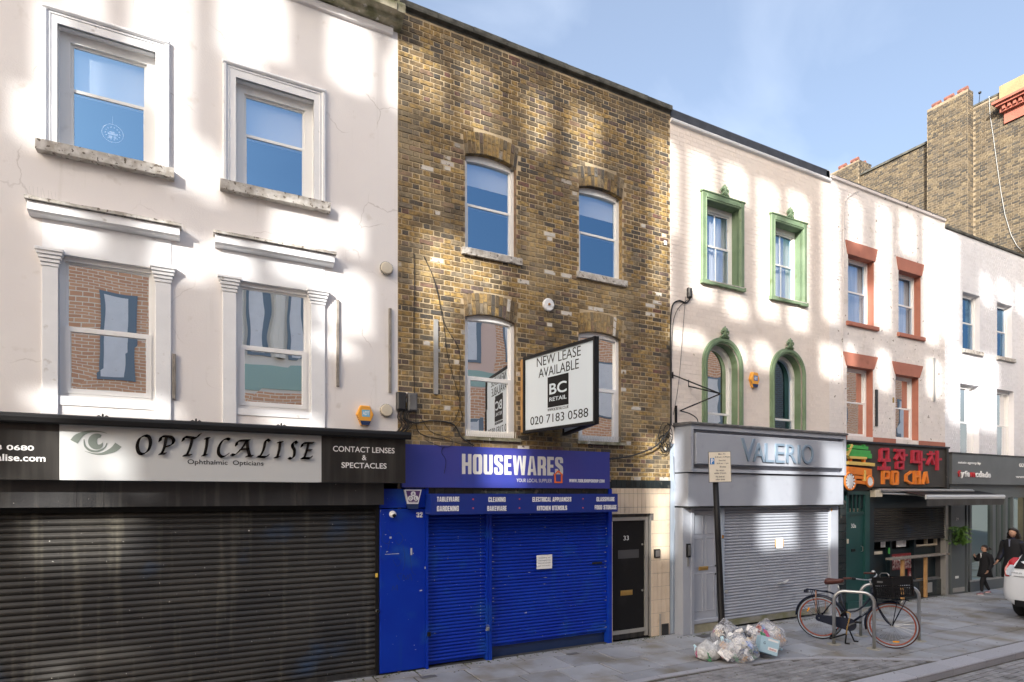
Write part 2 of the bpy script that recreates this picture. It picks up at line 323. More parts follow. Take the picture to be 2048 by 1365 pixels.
BF = {'H':(1,[_q((0,0),(S_,0),(S_,1),(0,1)),_q((1-S_,0),(1,0),(1,1),(1-S_,1)),_q((S_,.41),(1-S_,.41),(1-S_,.58),(S_,.58))]),
 'I':(.42,[_q((0,0),(1,0),(1,1),(0,1))]), 'L':(.78,[_q((0,0),(.48,0),(.48,1),(0,1)),_q((.48,0),(1,0),(1,.17),(.48,.17))]),
 'E':(.80,[_q((0,0),(.46,0),(.46,1),(0,1)),_q((.46,0),(1,0),(1,.17),(.46,.17)),_q((.46,.42),(.94,.42),(.94,.58),(.46,.58)),_q((.46,.83),(1,.83),(1,1),(.46,1))]),
 'F':(.78,[_q((0,0),(.46,0),(.46,1),(0,1)),_q((.46,.42),(.92,.42),(.92,.58),(.46,.58)),_q((.46,.83),(1,.83),(1,1),(.46,1))]),
 'T':(.88,[_q((.29,0),(.71,0),(.71,.83),(.29,.83)),_q((0,.83),(1,.83),(1,1),(0,1))]),
 'A':(1.05,[_q((0,0),(.33,0),(.46,.8),(.5,1),(.28,1)),_q((.67,0),(1,0),(.72,1),(.5,1),(.54,.8)),_q((.33,.17),(.67,.17),(.64,.33),(.36,.33))]),
 'W':(1.55,[_q((0,1),(.13,.0),(.36,0),(.30,.35),(.24,1)),_q((.36,0),(.52,1),(.40,1),(.26,.25)),_q((.64,0),(.74,.25),(.60,1),(.48,1)),_q((.64,0),(.87,0),(1,1),(.76,1),(.70,.35))]),
 'M':(1.3,[_q((0,0),(.26,0),(.26,1),(0,1)),_q((.74,0),(1,0),(1,1),(.74,1)),_q((.26,1),(.42,0),(.5,0),(.5,.4),(.36,1)),_q((.5,0),(.58,0),(.74,1),(.64,1),(.5,.4))]),
 'N':(1,[_q((0,0),(.33,0),(.33,1),(0,1)),_q((.67,0),(1,0),(1,1),(.67,1)),_q((.33,1),(.33,.55),(.67,0),(.67,.45))]),
 'K':(1.02,[_q((0,0),(.37,0),(.37,1),(0,1)),_q((.37,.45),(.66,1),(1,1),(.62,.5),(.40,.35)),_q((.40,.6),(.62,.55),(1,0),(.64,0),(.37,.5))])}
_l = [(.16,0),(.5,0),(.5,.13),(.40,.15),(.38,.2),(.38,.8),(.40,.85),(.5,.87),(.5,1),(.16,1),(.03,.93),(0,.85),(0,.15),(.03,.07)]
_r = [(1-a, b) for a, b in _l[::-1]]
BF['O'] = (1,[_l,_r]); BF['U'] = (1,[[(0,1),(0,.15),(.03,.07),(.16,0),(.5,0),(.5,.13),(.40,.15),(.38,.2),(.38,1)],[(1,1),(.62,1),(.62,.2),(.60,.15),(.5,.13),(.5,0),(.84,0),(.97,.07),(1,.15)]])
BF['C'] = (1,[_l,[(1,.63),(.62,.63),(.62,.8),(.60,.85),(.5,.87),(.5,1),(.84,1),(.97,.93),(1,.85)],[(1,.37),(1,.15),(.97,.07),(.84,0),(.5,0),(.5,.13),(.60,.15),(.62,.2),(.62,.37)]])
BF['G'] = (1,[_l,BF['C'][1][1],[(1,.54),(.5,.54),(.5,.42),(.64,.42),(.64,.15),(.5,.13),(.5,0),(.74,0),(.8,.06),(.82,0),(1,0)]])
BF['S'] = (1,[_q((0,.36),(0,.14),(.06,.05),(.2,0),(.5,0),(.5,.13),(.40,.15),(.38,.2),(.38,.36)),_q((.5,0),(.8,0),(.95,.06),(1,.15),(1,.38),(.94,.5),(.5,.66),(.40,.72),(.38,.8),(.40,.86),(.5,.87),(.5,1),(.2,1),(.05,.94),(0,.84),(0,.66),(.08,.54),(.56,.36),(.62,.28),(.62,.18),(.58,.14),(.5,.13)),_q((.5,1),(.5,.87),(.6,.85),(.62,.8),(.62,.68),(1,.68),(1,.86),(.94,.95),(.8,1))])
_b = [(.5,.85),(.62,.8),(.62,.58+.05),(.5,.56)]
BF['P'] = (.96,[_q((0,0),(.38,0),(.38,1),(0,1)),_q((.38,1),(.38,.85),(.58,.83),(.6,.75),(.6,.58),(.56,.5),(.38,.48),(.38,.33),(.8,.34),(.97,.42),(1,.55),(1,.84),(.93,.95),(.76,1))])
BF['R'] = (1,[_q((0,0),(.38,0),(.38,1),(0,1)),_q((.38,1),(.38,.85),(.58,.83),(.62,.75),(.62,.62),(.58,.54),(.38,.52),(.38,.38),(.62,.36),(.62,0),(1,0),(1,.34),(.9,.46),(1,.56),(1,.84),(.93,.95),(.76,1))])
BF['D'] = (1,[_q((0,0),(.38,0),(.38,1),(0,1)),_q((.38,1),(.38,.85),(.58,.83),(.62,.75),(.62,.25),(.58,.17),(.38,.15),(.38,0),(.76,0),(.95,.06),(1,.17),(1,.84),(.95,.94),(.76,1))])
BF['B'] = (1,[_q((0,0),(.38,0),(.38,1),(0,1)),_q((.38,1),(.38,.85),(.56,.83),(.6,.77),(.6,.66),(.56,.6),(.38,.58),(.38,.44),(.58,.42),(.62,.36),(.62,.22),(.58,.16),(.38,.14),(.38,0),(.76,0),(.95,.06),(1,.17),(1,.4),(.9,.51),(.98,.6),(.98,.84),(.93,.95),(.76,1))])
BF['.'] = (.40,[_q((0,0),(1,0),(1,.2),(0,.2))]); BF[' '] = (.5,[])
BF['3'] = (1,[_q((0,.36),(0,.14),(.06,.05),(.2,0),(.5,0),(.5,.13),(.40,.15),(.38,.2),(.38,.36)),_q((.5,0),(.8,0),(.95,.06),(1,.17),(1,.4),(.86,.51),(1,.6),(1,.86),(.94,.95),(.8,1),(.5,1),(.5,.87),(.6,.85),(.62,.78),(.62,.64),(.56,.58),(.4,.56),(.4,.44),(.56,.43),(.62,.36),(.62,.2),(.6,.15),(.5,.13)),_q((.5,1),(.2,1),(.06,.95),(0,.86),(0,.68),(.38,.68),(.38,.8),(.40,.85),(.5,.87))])
BF['2'] = (1,[_q((0,0),(1,0),(1,.16),(.46,.16),(.94,.52),(1,.64),(1,.86),(.94,.95),(.8,1),(.5,1),(.5,.87),(.6,.85),(.62,.78),(.62,.66),(.56,.56),(0,.18)),_q((.5,1),(.2,1),(.06,.95),(0,.86),(0,.66),(.38,.66),(.38,.8),(.40,.85),(.5,.87))])
def block(s, px0, py0, px1, py1, Y, m, parent, name='lettering', ext=.002, each=False):      # heavy condensed capitals
    x0, x1, z0, z1 = R(px0, py0, px1, py1, Y); gap = .16; tot = sum(BF[c][0] for c in s)+gap*(len(s)-1); k = (x1-x0)/tot; x = x0; mb = MB()
    for c in s:
        w, ps = BF[c]
        for P in ps:
            Q = [(x+a*w*k, z0+b*(z1-z0)) for a, b in P]; ar = sum(Q[i][0]*Q[(i+1)%len(Q)][1]-Q[(i+1)%len(Q)][0]*Q[i][1] for i in range(len(Q)))
            mb.prism(Q if ar > 0 else Q[::-1], Y-ext, Y)
        x += (w+gap)*k
        if each and mb.v: mb.build('letter', m, parent); mb = MB()
    if mb.v: return mb.build(name, m, parent)
def tpx(s, px0, py0, px1, py1, Y, m, parent, **k):             # text between two corners measured on plane Y
    x0, x1, z0, z1 = R(px0, py0, px1, py1, Y); return text(s, x0, x1, z0, z1, Y, m, parent, **k)
# ------------------------------------------------------------------ walls
def arc_pts(x0, x1, z, rise, n=10):
    out = []
    w = (x1 - x0) / 2; c = (x0 + x1) / 2
    if rise >= w - 1e-4:
        for i in range(n+1):
            a = math.pi * (1 - i/n); out.append((c + w*math.cos(a), z + rise*math.sin(a)))
        return out
    r = (w*w + rise*rise) / (2*rise); a0 = math.asin(w / r)
    for i in range(n+1):
        a = -a0 + 2*a0*i/n; out.append((c + r*math.sin(a), z + rise - r + r*math.cos(a)))
    return out
def wall(parent, x0, x1, z0, z1, ops, m, y=0.0, dep=.14, name='wall', mrev=None):
    """ops: (x0,x1,z0,z1,rise) ; front sheet with openings and reveals"""
    b = MB(); RV = []; xs = sorted({x0, x1} | {o[0] for o in ops} | {o[1] for o in ops}); zs = sorted({z0, z1} | {o[2] for o in ops} | {o[3]+o[4] for o in ops})
    for i in range(len(xs)-1):
        for j in range(len(zs)-1):
            cx, cz = (xs[i]+xs[i+1])/2, (zs[j]+zs[j+1])/2
            if any(o[0] < cx < o[1] and o[2] < cz < o[3]+o[4] for o in ops): continue
            b.add([(xs[i],y,zs[j]),(xs[i+1],y,zs[j]),(xs[i+1],y,zs[j+1]),(xs[i],y,zs[j+1])], [(0,1,2,3)])
    for (a, c, d, e, r) in ops:
        pts = arc_pts(a, c, e, r, 20 if r > .3 else 10) if r else [(a, e), (c, e)]
        if r:
            for k in range(len(pts)-1):
                p, q = pts[k], pts[k+1]; b.add([(p[0],y,p[1]),(q[0],y,q[1]),(q[0],y,e+r),(p[0],y,e+r)], [(0,1,2,3)])
        out = [(a, d)] + pts + [(c, d)]; rv = MB(); RV.append(rv)
        for k in range(len(out)):
            p, q = out[k], out[(k+1) % len(out)]
            rv.add([(p[0],y,p[1]),(q[0],y,q[1]),(q[0],y+dep,q[1]),(p[0],y+dep,p[1])], [(0,1,2,3)])
    w = b.build(name, m, parent)
    for rv in RV: rv.build('reveal', mrev or m, parent)
    return w
def bricks(parent, x0, x1, z0, z1, ops, m, y=0.0, proud=.006, n_ind=300, ch=.0763, pair=.318, joint=.009, ax='x', maxn=99999, skip=None, wob=1.0):
    """Flemish bond; nearest n_ind are objects sharing meshes, the rest one stuff part"""
    st = pair*2/3 - joint; hd = pair/3 - joint; L = []
    nrow = int((z1 - z0) / ch)
    for r in range(nrow):
        z = z0 + r*ch + joint/2; zt = z + ch - joint; x = x0 - (0 if r % 2 else pair*.5 + .0) ; k = 0
        while x < x1:
            w = st if k % 2 == 0 else hd; a, b = x + joint/2, x + joint/2 + w; x += w + joint; k += 1
            a, b = max(a, x0 + .004), min(b, x1 - .004)
            segs = [(a, b)]
            for o in ops:
                oz = o[3] + o[4]; 
                if z < oz + .0 and zt > o[2]:
                    ns = []
                    for (p, q) in segs:
                        if q <= o[0] or p >= o[1]: ns.append((p, q)); continue
                        if p < o[0]: ns.append((p, o[0] - .002))
                        if q > o[1]: ns.append((o[1] + .002, q))
                    segs = ns
            for p, q in segs:
                if q - p > .03 and not (skip and skip((p+q)/2, (z+zt)/2)): L.append((p, q, z, zt))
    def dist(t):
        cx, cz = (t[0]+t[1])/2, (t[2]+t[3])/2
        return (cx)**2 + (PD+y)**2 + (cz-EH)**2 if ax == 'x' else (cz-EH)**2 + (cx+PD)**2
    L.sort(key=lambda t: -(t[1]-t[0]) / max(dist(t), 1) if n_ind else 0)
    cache = {}; rest = MB(); po = org(parent)
    def add(mb, p, q, a, b, jit):
        j = lambda s: U(-s, s) * wob
        c = .003; f = proud + jit; a += U(-.0012,.0012)*(wob-.5); b += U(-.0012,.0012)*(wob-.5)
        if ax == 'x': T = lambda u, v, w: (u, y - w, v)
        else: T = lambda u, v, w: (y - w, u, v)
        V = [T(p+j(.0015),a+j(.0015),-.004),T(q+j(.0015),a+j(.0015),-.004),T(q+j(.0015),b+j(.0015),-.004),T(p+j(.0015),b+j(.0015),-.004)]
        V += [T(p+c+j(.001),a+c,f+j(.001)),T(q-c+j(.001),a+c,f+j(.001)),T(q-c+j(.001),b-c,f+j(.001)),T(p+c+j(.001),b-c,f+j(.001))]
        mb.add(V, [(4,5,6,7),(0,1,5,4),(1,2,6,5),(2,3,7,6),(3,0,4,7)])
    for i, (p, q, a, b) in enumerate(L[:maxn]):
        if i < n_ind:
            key = (round(q-p, 3), i % 4)
            if key not in cache:
                mb = MB(); sy = y; add(mb, 0, q-p, 0, b-a, 0); off = Vector((0, y, 0)) if ax == 'x' else Vector((y, 0, 0))
                mb.v = [tuple(Vector(v) - off) for v in mb.v]; me = mb.mesh('brick'); me.materials.append(m); cache[key] = me
            jx = U(-.0015, .0015) * wob
            loc = Vector((p, y + jx, a)) if ax == 'x' else Vector((y + jx, p, a))
            link('brick', cache[key], parent, loc - po)
        else: add(rest, p, q, a, b, U(-.0015, .0015) * wob)
    if rest.v: rest.build('brickwork', m, parent, kind='stuff')
def sash(parent, x0, x1, z0, z1, rise=0, y=.10, fw=.055, mid=.5, lowfw=0, mull=0, glass=None, fm=None, blind=None, curtain=False, label=None, head=0.0, bar=None, foot=.07, room=True):
    """window = outer frame; sashes, panes, blinds are its sub-parts"""
    fm = fm or m_sash; glass = glass or g_top
    f = MB(); zt = z1 + rise; zm = z0 + (z1 - z0) * mid
    pts = arc_pts(x0, x1, z1, rise, 16 if rise > .3 else 8) if rise else [(x0, z1), (x1, z1)]
    f.box(x0, x0+fw, y, y+.09, z0, z1); f.box(x1-fw, x1, y, y+.09, z0, z1); f.box(x0+fw, x1-fw, y-.005, y+.085, z0, z0+foot)
    if rise:
        c = (x0+x1)/2; inner = [(c + (px-c)*(1-2*fw/(x1-x0)), (pz-fw-head) if rise > .3 else z1-fw*.6-head*.5+(pz-z1)*.35) for px, pz in pts]
        for k in range(len(pts)-1):
            a, b, p, q = pts[k], pts[k+1], inner[k], inner[k+1]
            f.prism([p, q, b, a], y, y+.09)
    else: f.box(x0+fw, x1-fw, y, y+.09, z1-fw-head, z1)
    w = f.build('window', fm, parent, label=label)
    def fr(nm, a, b, c, d, yy, t, th=.04, dd=None):
        g = MB(); g.box(a, a+t, yy, yy+th, c, d); g.box(b-t, b, yy, yy+th, c, d); g.box(a+t, b-t, yy+.002, yy+th-.002, d-(dd or t), d); g.box(a+t, b-t, yy+.002, yy+th-.002, c, c+t)
        for q in range(mull):
            xx = a + (b-a)*(q+1)/(mull+1); g.box(xx-.011, xx+.011, yy+.004, yy+th-.004, c+t, d-t)
        g.build(nm, fm, w)
    t = lowfw or .035; xi0, xi1 = x0+fw-.004, x1-fw+.004
    topz = z1-fw-head+.004
    g = MB()
    if rise: 
        up = MB(); up.box(xi0, xi0+.03, y+.03, y+.06, zm, z1-fw); up.box(xi1-.03, xi1, y+.03, y+.06, zm, z1-fw); up.box(xi0+.03, xi1-.03, y+.025, y+.065, zm-.02, zm+.03); up.build('sash_frame', fm, w)
    else: fr('sash_frame', xi0, xi1, zm-.02, topz, y+.03, .03)
    fr('sash_frame', xi0, xi1, z0+foot-.004, zm+.022, y-.012 if lowfw else y+.005, t, .045)
    if rise:
        c = (x0+x1)/2; top = [(c + (px-c)*(1-2*(fw-.01)/(x1-x0)), (pz-fw-head+.01) if rise > .3 else z1-fw*.6-head*.5+.01+(pz-z1)*.35) for px, pz in pts]
        vs = [(px, y+.045, pz) for px, pz in [(xi0+.01, zm), (xi1-.01, zm)] + top[::-1]]
        g.add(vs, [tuple(range(len(vs)))]); g.build('pane', glass, w); g = MB()
    else: g.add([(xi0+.01,y+.045,zm),(xi1-.01,y+.045,zm),(xi1-.01,y+.045,topz-.01),(xi0+.01,y+.045,topz-.01)], [(0,1,2,3)]); g.build('pane', glass, w); g = MB()
    g.add([(xi0+.01,y+.02,z0+foot),(xi1-.01,y+.021,z0+foot),(xi1-.01,y+.019,zm),(xi0+.01,y+.02,zm)], [(0,1,2,3)]); g.build('pane', glass, w)
    if blind:
        MB().box(x0+.02, x1-.02, y+.10, y+.105, z1-blind, zt).build('blind', m_blind, w)
    if curtain:
        c = MB(); n = 26; a, b = curtain if isinstance(curtain, tuple) else (x0, x1)
        for k in range(n):
            p, q = a+(b-a)*k/n, a+(b-a)*(k+1)/n; yy = y+.13+.018*math.sin(k*1.9)+.01*math.sin(k*.7); y2 = y+.13+.018*math.sin((k+1)*1.9)+.01*math.sin((k+1)*.7)
            c.add([(p,yy,z0),(q,y2,z0),(q,y2,zt),(p,yy,zt)], [(0,1,2,3)])
        c.build('curtain', m_curt, w, smooth=True)
    return w
def shell(parent, x0, x1, z1, d=7.0, y=0.0, z0=0.0):            # closed body behind the front
    b = MB(); b.add([(x0,y,z0),(x1,y,z0),(x1,y,z1),(x0,y,z1),(x0,d,z0),(x1,d,z0),(x1,d,z1),(x0,d,z1)], [(4,5,6,7),(0,4,7,3),(1,2,6,5),(3,7,6,2),(0,1,5,4)])
    b.box(x0+.02, x1-.02, 1.6, 1.65, z0, z1-.02)
    b.box(x0+.02, x1-.02, .3, 1.6, 3.05, 3.15)
    b.build('party_walls_and_roof', m_int, parent)
def shutter(parent, x0, x1, z0, z1, Y, pitch, m, depth=.012, name='slat', bottom=True):
    n = int(round((z1 - z0) / pitch)); pitch = (z1 - z0) / n; pr = []
    for k in range(7):
        a = k/6; pr.append((Y - depth*math.sin(math.pi*min(1, a*1.12))*1.0 if a < .9 else Y + .004, a*pitch*.9))
    pr += [(Y+.012+depth*.5, pitch*.91), (Y+.012+depth*.5, pitch*.985), (Y, pitch)]
    mb = MB(); b0 = [(x0, y, z) for y, z in pr]; b1 = [(x1, y, z) for y, z in pr]; k = len(pr)
    mb.add(b0+b1, [(i, i+k, i+k+1, i+1) for i in range(k-1)])
    po = org(parent); mb.v = [(x-po.x, y-po.y, z-po.z) for x, y, z in mb.v]; me = mb.mesh(name); me.materials.append(m)
    for i in range(n): link(name, me, parent, (0, U(-.0025,.0025), z0 + i*pitch))
def moulding(parent, name, m, x0, x1, prof, label=None):         # prof (y,z) along x with closed ends
    return MB().xprism(prof, x0, x1).build(name, m, parent, label=label)

# ================================================================== GROUND
road = MB().add([(-400,-400,-.12),(500,-400,-.12),(500,400,-.12),(-400,400,-.12)], [(0,1,2,3)]).build('ground', m_road, kind='structure')
pav = MB()
pav.add([(-12,-3.21,-.012),(60,-3.21,-.012),(60,.3,-.012),(-12,.3,-.012)], [(0,1,2,3)])
pav = pav.build('pavement', m_joint, kind='structure')
BAND = [(-6,-2.05),(1.5,-2.02),(3.6,-1.93),(5.6,-1.86),(6.7,-1.9),(7.85,-2.03),(8.5,-2.28),(9.2,-2.73),(9.75,-3.06),(9.95,-3.2)]
def bandy(x):
    for (a, b), (c, d) in zip(BAND, BAND[1:]):
        if a <= x <= c: return b + (d-b)*(x-a)/(c-a)
    return -3.3
cache = {}
def slabmesh(l, w, k):
    key = (l, w, k)
    if key not in cache:
        mb = MB(); j = lambda: U(-.003, .003); b = .006
        mb.add([(0,0,-.015),(l,0,-.015),(l,w,-.015),(0,w,-.015),(b,b,j()*.3),(l-b,b,j()*.3),(l-b,w-b,j()*.3),(b,w-b,j()*.3)], [(4,5,6,7),(0,1,5,4),(1,2,6,5),(2,3,7,6),(3,0,4,7)])
        me = mb.mesh('paving_slab'); me.materials.append(m_slab); cache[key] = me
    return cache[key]
y = -.02
rows = []
yy = 0.0
for h in (.30, .62, .60, .62, .60, .44): rows.append((yy - h, h)); yy -= h
for (y0, h) in rows:
    x = -3.0 + U(0, .5)
    while x < 26:
        l = random.choice((.60, .75, .75, .90)); 
        n_ = 6; xs_ = [x+.010+(l-.020)*q/n_ for q in range(n_+1)]; top_ = y0+h-.008
        bot_ = [min(max(y0+.008, bandy(q)+.066), top_) for q in xs_]
        if max(top_-q for q in bot_) > .03:
            if max(bot_) > y0+.009:
                P_ = [(q, w) for q, w in zip(xs_, bot_) if top_-w > .001]
                if len(P_) > 1: MB().hprism(P_ + [(P_[-1][0], top_), (P_[0][0], top_)], -.015, U(-.001,.001)).build('paving_slab', m_slab, pav)
            else: link('paving_slab', slabmesh(round(l-.020, 3), round(h-.020, 3), random.randint(0, 2)), pav, (x + .010, y0 + .010, U(-.003, .003)))
        x += l
# light granite band round the loading bay
for i in range(len(BAND)-1):
    (a, b), (c, d) = BAND[i], BAND[i+1]; n = max(1, int(round(math.hypot(c-a, d-b)/.8))); ln = math.hypot(c-a, d-b); nx, ny = -(d-b)/ln*.055, (c-a)/ln*.055
    for k in range(n):
        p = (a+(c-a)*(k+.008)/n, b+(d-b)*(k+.008)/n); q = (a+(c-a)*(k+.992)/n, b+(d-b)*(k+.992)/n)
        MB().hprism([(p[0]-nx,p[1]-ny),(q[0]-nx,q[1]-ny),(q[0]+nx,q[1]+ny),(p[0]+nx,p[1]+ny)], -.015, .002).build('edging_stone', m_kerb, pav)
def setts(parent, region, x0, x1, y0, y1, z, n_ind):
    L = []; r = 0; y = y1
    while y > y0:
        x = x0 + (.1 if r % 2 else 0)
        while x < x1:
            if region(x+.1, y-.05): L.append((x, y))
            x += .205
        y -= .105; r += 1
    L.sort(key=lambda p: p[0]**2 + (p[1]+PD)**2)
    vis = lambda p: (p[0]*SA - (p[1]+PD)*CA) / (p[0]*CA + (p[1]+PD)*SA) > .1
    L = [p for p in L if vis(p)] + [p for p in L if not vis(p)]
    ms = []
    for k in range(5):
        mb = MB(); b = .006; j = lambda: U(-.002, .002)
        mb.add([(0,-.097,-.02),(.195,-.097,-.02),(.195,0,-.02),(0,0,-.02),(b,-.097+b,j()),(.195-b,-.097+b,j()),(.195-b,-b,j()),(b,-b,j())], [(4,5,6,7),(0,1,5,4),(1,2,6,5),(2,3,7,6),(3,0,4,7)])
        me = mb.mesh('sett'); me.materials.append(m_sett); ms.append(me)
    rest = MB()
    for i, p in enumerate(L):
        if i < n_ind: link('sett', random.choice(ms), parent, (p[0], p[1], z + U(-.003, .003)))
        else:
            me = random.choice(ms); o = (p[0], p[1], z + U(-.003, .003)); rest.add([(v.co.x+o[0], v.co.y+o[1], v.co.z+o[2]) for v in me.vertices], [tuple(f.vertices) for f in me.polygons])
    if rest.v: rest.build('sett_paving', m_sett, parent, kind='stuff')
setts(pav, lambda x, y: y < bandy(x) - .1 and y > -3.17, 3.4, 9.8, -3.2, -1.9, 0, 300)
kerb = MB().add([(-12,-3.51,-.03),(60,-3.51,-.03),(60,-3.2,-.03),(-12,-3.2,-.03)], [(0,1,2,3)]).build('kerb', m_kerbf, kind='structure')
x = -4.0
while x < 30:
    MB().add([(x+.005,-3.5,-.13),(x+.905,-3.5,-.13),(x+.905,-3.215,-.13),(x+.005,-3.215,-.13),(x+.005,-3.505,-.015),(x+.905,-3.505,-.015),(x+.905,-3.49,.003),(x+.005,-3.49,.003),(x+.905,-3.215,.003),(x+.005,-3.215,.003)],
             [(0,1,5,4),(4,5,6,7),(7,6,8,9),(1,2,8,6,5),(3,0,4,7,9)]).build('kerb_stone', m_kerb, kerb); x += .91
rd = MB().add([(2,-9,-.116),(30,-9,-.116),(30,-3.45,-.116),(2,-3.45,-.116)], [(0,1,2,3)]).build('road', m_joint, kind='structure')
setts(rd, lambda x, y: True, 7.0, 14.0, -5.4, -3.56, -.1, 260)
# iron covers and gum/litter
for (px, py, s) in ((857, 1354, .11), (1145, 1308, .1), (1415, 1272, .2)):
    t = EH*FPX/(py-HY); xi = (px-1024)/FPX; gx, gy = (CA+xi*SA)*t, (SA-xi*CA)*t-PD
    c = MB().hprism([(gx-s,gy-s*.45),(gx+s,gy-s*.45),(gx+s,gy+s*.45),(gx-s,gy+s*.45)], 0, .0045).build('access_cover', m_lead, pav)
lit = MB()
for i in range(330):
    x, y = U(1, 17), U(-3.4, -.1); s = U(.004, .017); a = U(0, 3)
    lit.hprism([(x+s*math.cos(a+q*1.26)*U(.5,1), y+s*math.sin(a+q*1.26)) for q in range(5)], .0, .007)
lit.build('litter', M('gum_and_litter', (.42,.40,.37), (.12,.10,.08), ns=2, rough=.9, lo=.45, hi=.55), kind='stuff', label='scattered gum spots and crumbs of litter on the pavement', cat='litter')
ms = MB()
for i in range(700):
    x = U(-1, 17); y = U(-.16, -.01) + (-.0 if x < 7.4 else -.22 if x < 12 else 0); s = U(.006, .02); ms.lathe((x, y, -.002), (0,0,1), [(s,0),(s*.7,s*.25),(0,s*.35)], 5)
ms.build('moss', m_moss, kind='stuff', label='thin line of moss and dirt where the pavement meets the shopfronts', cat='moss')

# ================================================================== HOUSE 1 : cream rendered house
H1 = thing('terraced_house', 'cream rendered house with white sash windows above the wide black shutter', 'house', (0,0,0), 'terraced houses above the shops')
X1 = 2.47
w2 = [(-1.395,-.459,6.36,7.715), (.40,1.336,6.36,7.70)]; w1 = [(-1.385,-.462,3.60,5.17), (.405,1.295,3.585,5.18)]
ops = [(a,b,c,d,0) for a,b,c,d in w2+w1]
wall(H1, -7, X1, 3.28, 9.6, ops, m_render, 0, .16, mrev=m_trim)
shell(H1, -7, X1-.005, 9.58)
wall(H1, -7, -3.6, 0, 3.28, [], m_render)
for i, (a,b,c,d) in enumerate(w2):
    s0, s1, zt = ((-1.53,-.313,7.88), (.25,1.483,7.87))[i]
    t = MB()                                                     # moulded architrave
    for (o, p, q) in ((0,.03,.05),(.03,.055,.035)):
        pass
    aw = (a - s0)
    t.box(s0+.05, a, -.022, .02, 6.36, zt-.05); t.box(b, s1-.05, -.022, .02, 6.36, zt-.05); t.box(a, b, -.022, .02, d, zt-.05)
    t.box(s0, s0+.05, -.045, .01, 6.36, zt-.045, .012); t.box(s1-.05, s1, -.045, .01, 6.36, zt-.045, .012); t.box(s0-.004, s1+.004, -.05, .01, zt-.045, zt, .015)
    t.box(s0+.065, s0+.08, -.03, .01, 6.36, zt-.08, .005); t.box(s1-.08, s1-.065, -.03, .01, 6.36, zt-.08, .005); t.box(s0+.065, s1-.065, -.031, .01, zt-.08, zt-.065, .005)
    t.build('architrave', m_trim, H1)
    x0, x1 = ((-1.575,-.268), (.222,1.533))[i]
    n = MB(); k = 14                                              # worn stone sill
    for q in range(k):
        p0, p1 = x0+(x1-x0)*q/k, x0+(x1-x0)*(q+1)/k; n.box(p0, p1, -.10+U(-.0015,.0015), .02, 6.245+U(-.003,.003), 6.36+U(-.001,.001))
    n.build('sill', m_sill, H1)
    wx = sash(H1, a, b, c, d, 0, .10, .10, .53, glass=g_top, blind=(.62, .62)[i], foot=.05, curtain=False)
    if i == 0:                                                    # round hanging ornament
        r = MB(); cx, cz = X(225, .12), Zt(225, 266, .12); r.tube([(cx+.105*math.cos(q*.314), .135, cz+.105*math.sin(q*.314)) for q in range(20)], .004, 4, closed=True)
        for q in range(14):
            aa = q*.45; rr = .07; r.box(cx+rr*math.cos(aa)-.006, cx+rr*math.cos(aa)+.006, .133, .138, cz+rr*math.sin(aa)-.006, cz+rr*math.sin(aa)+.006)
        r.box(cx-.05, cx+.05, .133, .138, cz-.02, cz+.005); r.box(cx-.03, cx+.02, .133, .138, cz+.003, cz+.02); r.box(cx-.04, cx-.005, .133, .138, cz-.06, cz-.03); r.box(cx+.01, cx+.035, .133, .138, cz-.055, cz-.03)
        r.tube([(cx,.135,cz+.1),(cx,.135,cz+.2)], .002, 4); r.build('hanging_ornament', m_white, wx)
    # hoods over first floor windows
    hx0, hx1 = ((-1.66,-.19), (.145,1.60))[i]
    moulding(H1, 'hood_moulding', m_trim, hx0+.02, hx1-.02, [(.01,5.53),(-.09,5.55),(-.12,5.57),(-.12,5.66),(-.10,5.665),(.01,5.665)])
    tp = MB(); k = 22
    for q in range(k):
        p0, p1 = hx0+(hx1-hx0)*q/k, hx0+(hx1-hx0)*(q+1)/k; tp.box(p0, p1, -.155+U(-.002,.002), .01, 5.668, 5.70+U(-.004,.004))
    tp.build('hood_ledge', m_sill, H1)
    # pilasters with capitals, panel above
    a1, b1, c1, d1 = w1[i]; pl0, pl1 = ((-1.53,-.30), (.25,1.475))[i]
    pn = MB(); pn.box(pl0, pl1, -.008, .01, d1+.001, 5.53); pn.build('frieze_panel', m_trim, H1)
    for (p, q) in ((pl0, a1), (b1, pl1)):
        pp = MB(); pp.box(p, q, -.03, .02, 3.28, 5.01, .004)
        for j, (zz, e) in enumerate(((5.01,.008),(5.05,.018),(5.09,.03),(5.13,.042),(5.165,.055))): pp.box(p-e, q+e, -.03-e, .01, zz+.001, zz+.037, .004)
        pp.build('pilaster', m_trim, H1)
    s = MB(); s.box(a1, b1, -.012, .1, 3.50, c1+.0); s.build('sill', m_trim, H1)
    sash(H1, a1, b1, c1, d1-.0, 0, .05, .048, .49, lowfw=.055, glass=g_low, fm=m_upvc, foot=.045, curtain=False)
# bird spikes
sp = MB()
for q in range(9):
    x = -1.64 + q*.032; sp.tube([(x,-.13,5.70),(x+U(-.02,.02),-.14+U(-.03,.03),5.80)], .0015, 3)
sp.build('bird_spikes', m_steel, H1)
# cornice
cn = MB(); cn.xprism([(.01,8.91),(-.04,8.925),(-.06,8.97),(-.06,9.0),(.01,9.0)], -7, X1-.08)
cn.build('cornice_bed_mould', m_render, H1)
cn = MB()
for q in range(60):
    p0, p1 = -5+(X1+.03+5)*q/60, -5+(X1+.03+5)*(q+1)/60; e = U(-.01, .01)
    cn.xprism([(.01,9.0),(-.15+e,9.03),(-.17+e,9.08),(-.27+e,9.10),(-.29+e,9.19),(-.25,9.23+e),(.01,9.30+e)], p0, p1)
cn.build('cornice', m_mossy, H1); MB().box(-7, X1+.04, .0, .3, 9.3, 9.62).build('blocking_course', m_mossy, H1)
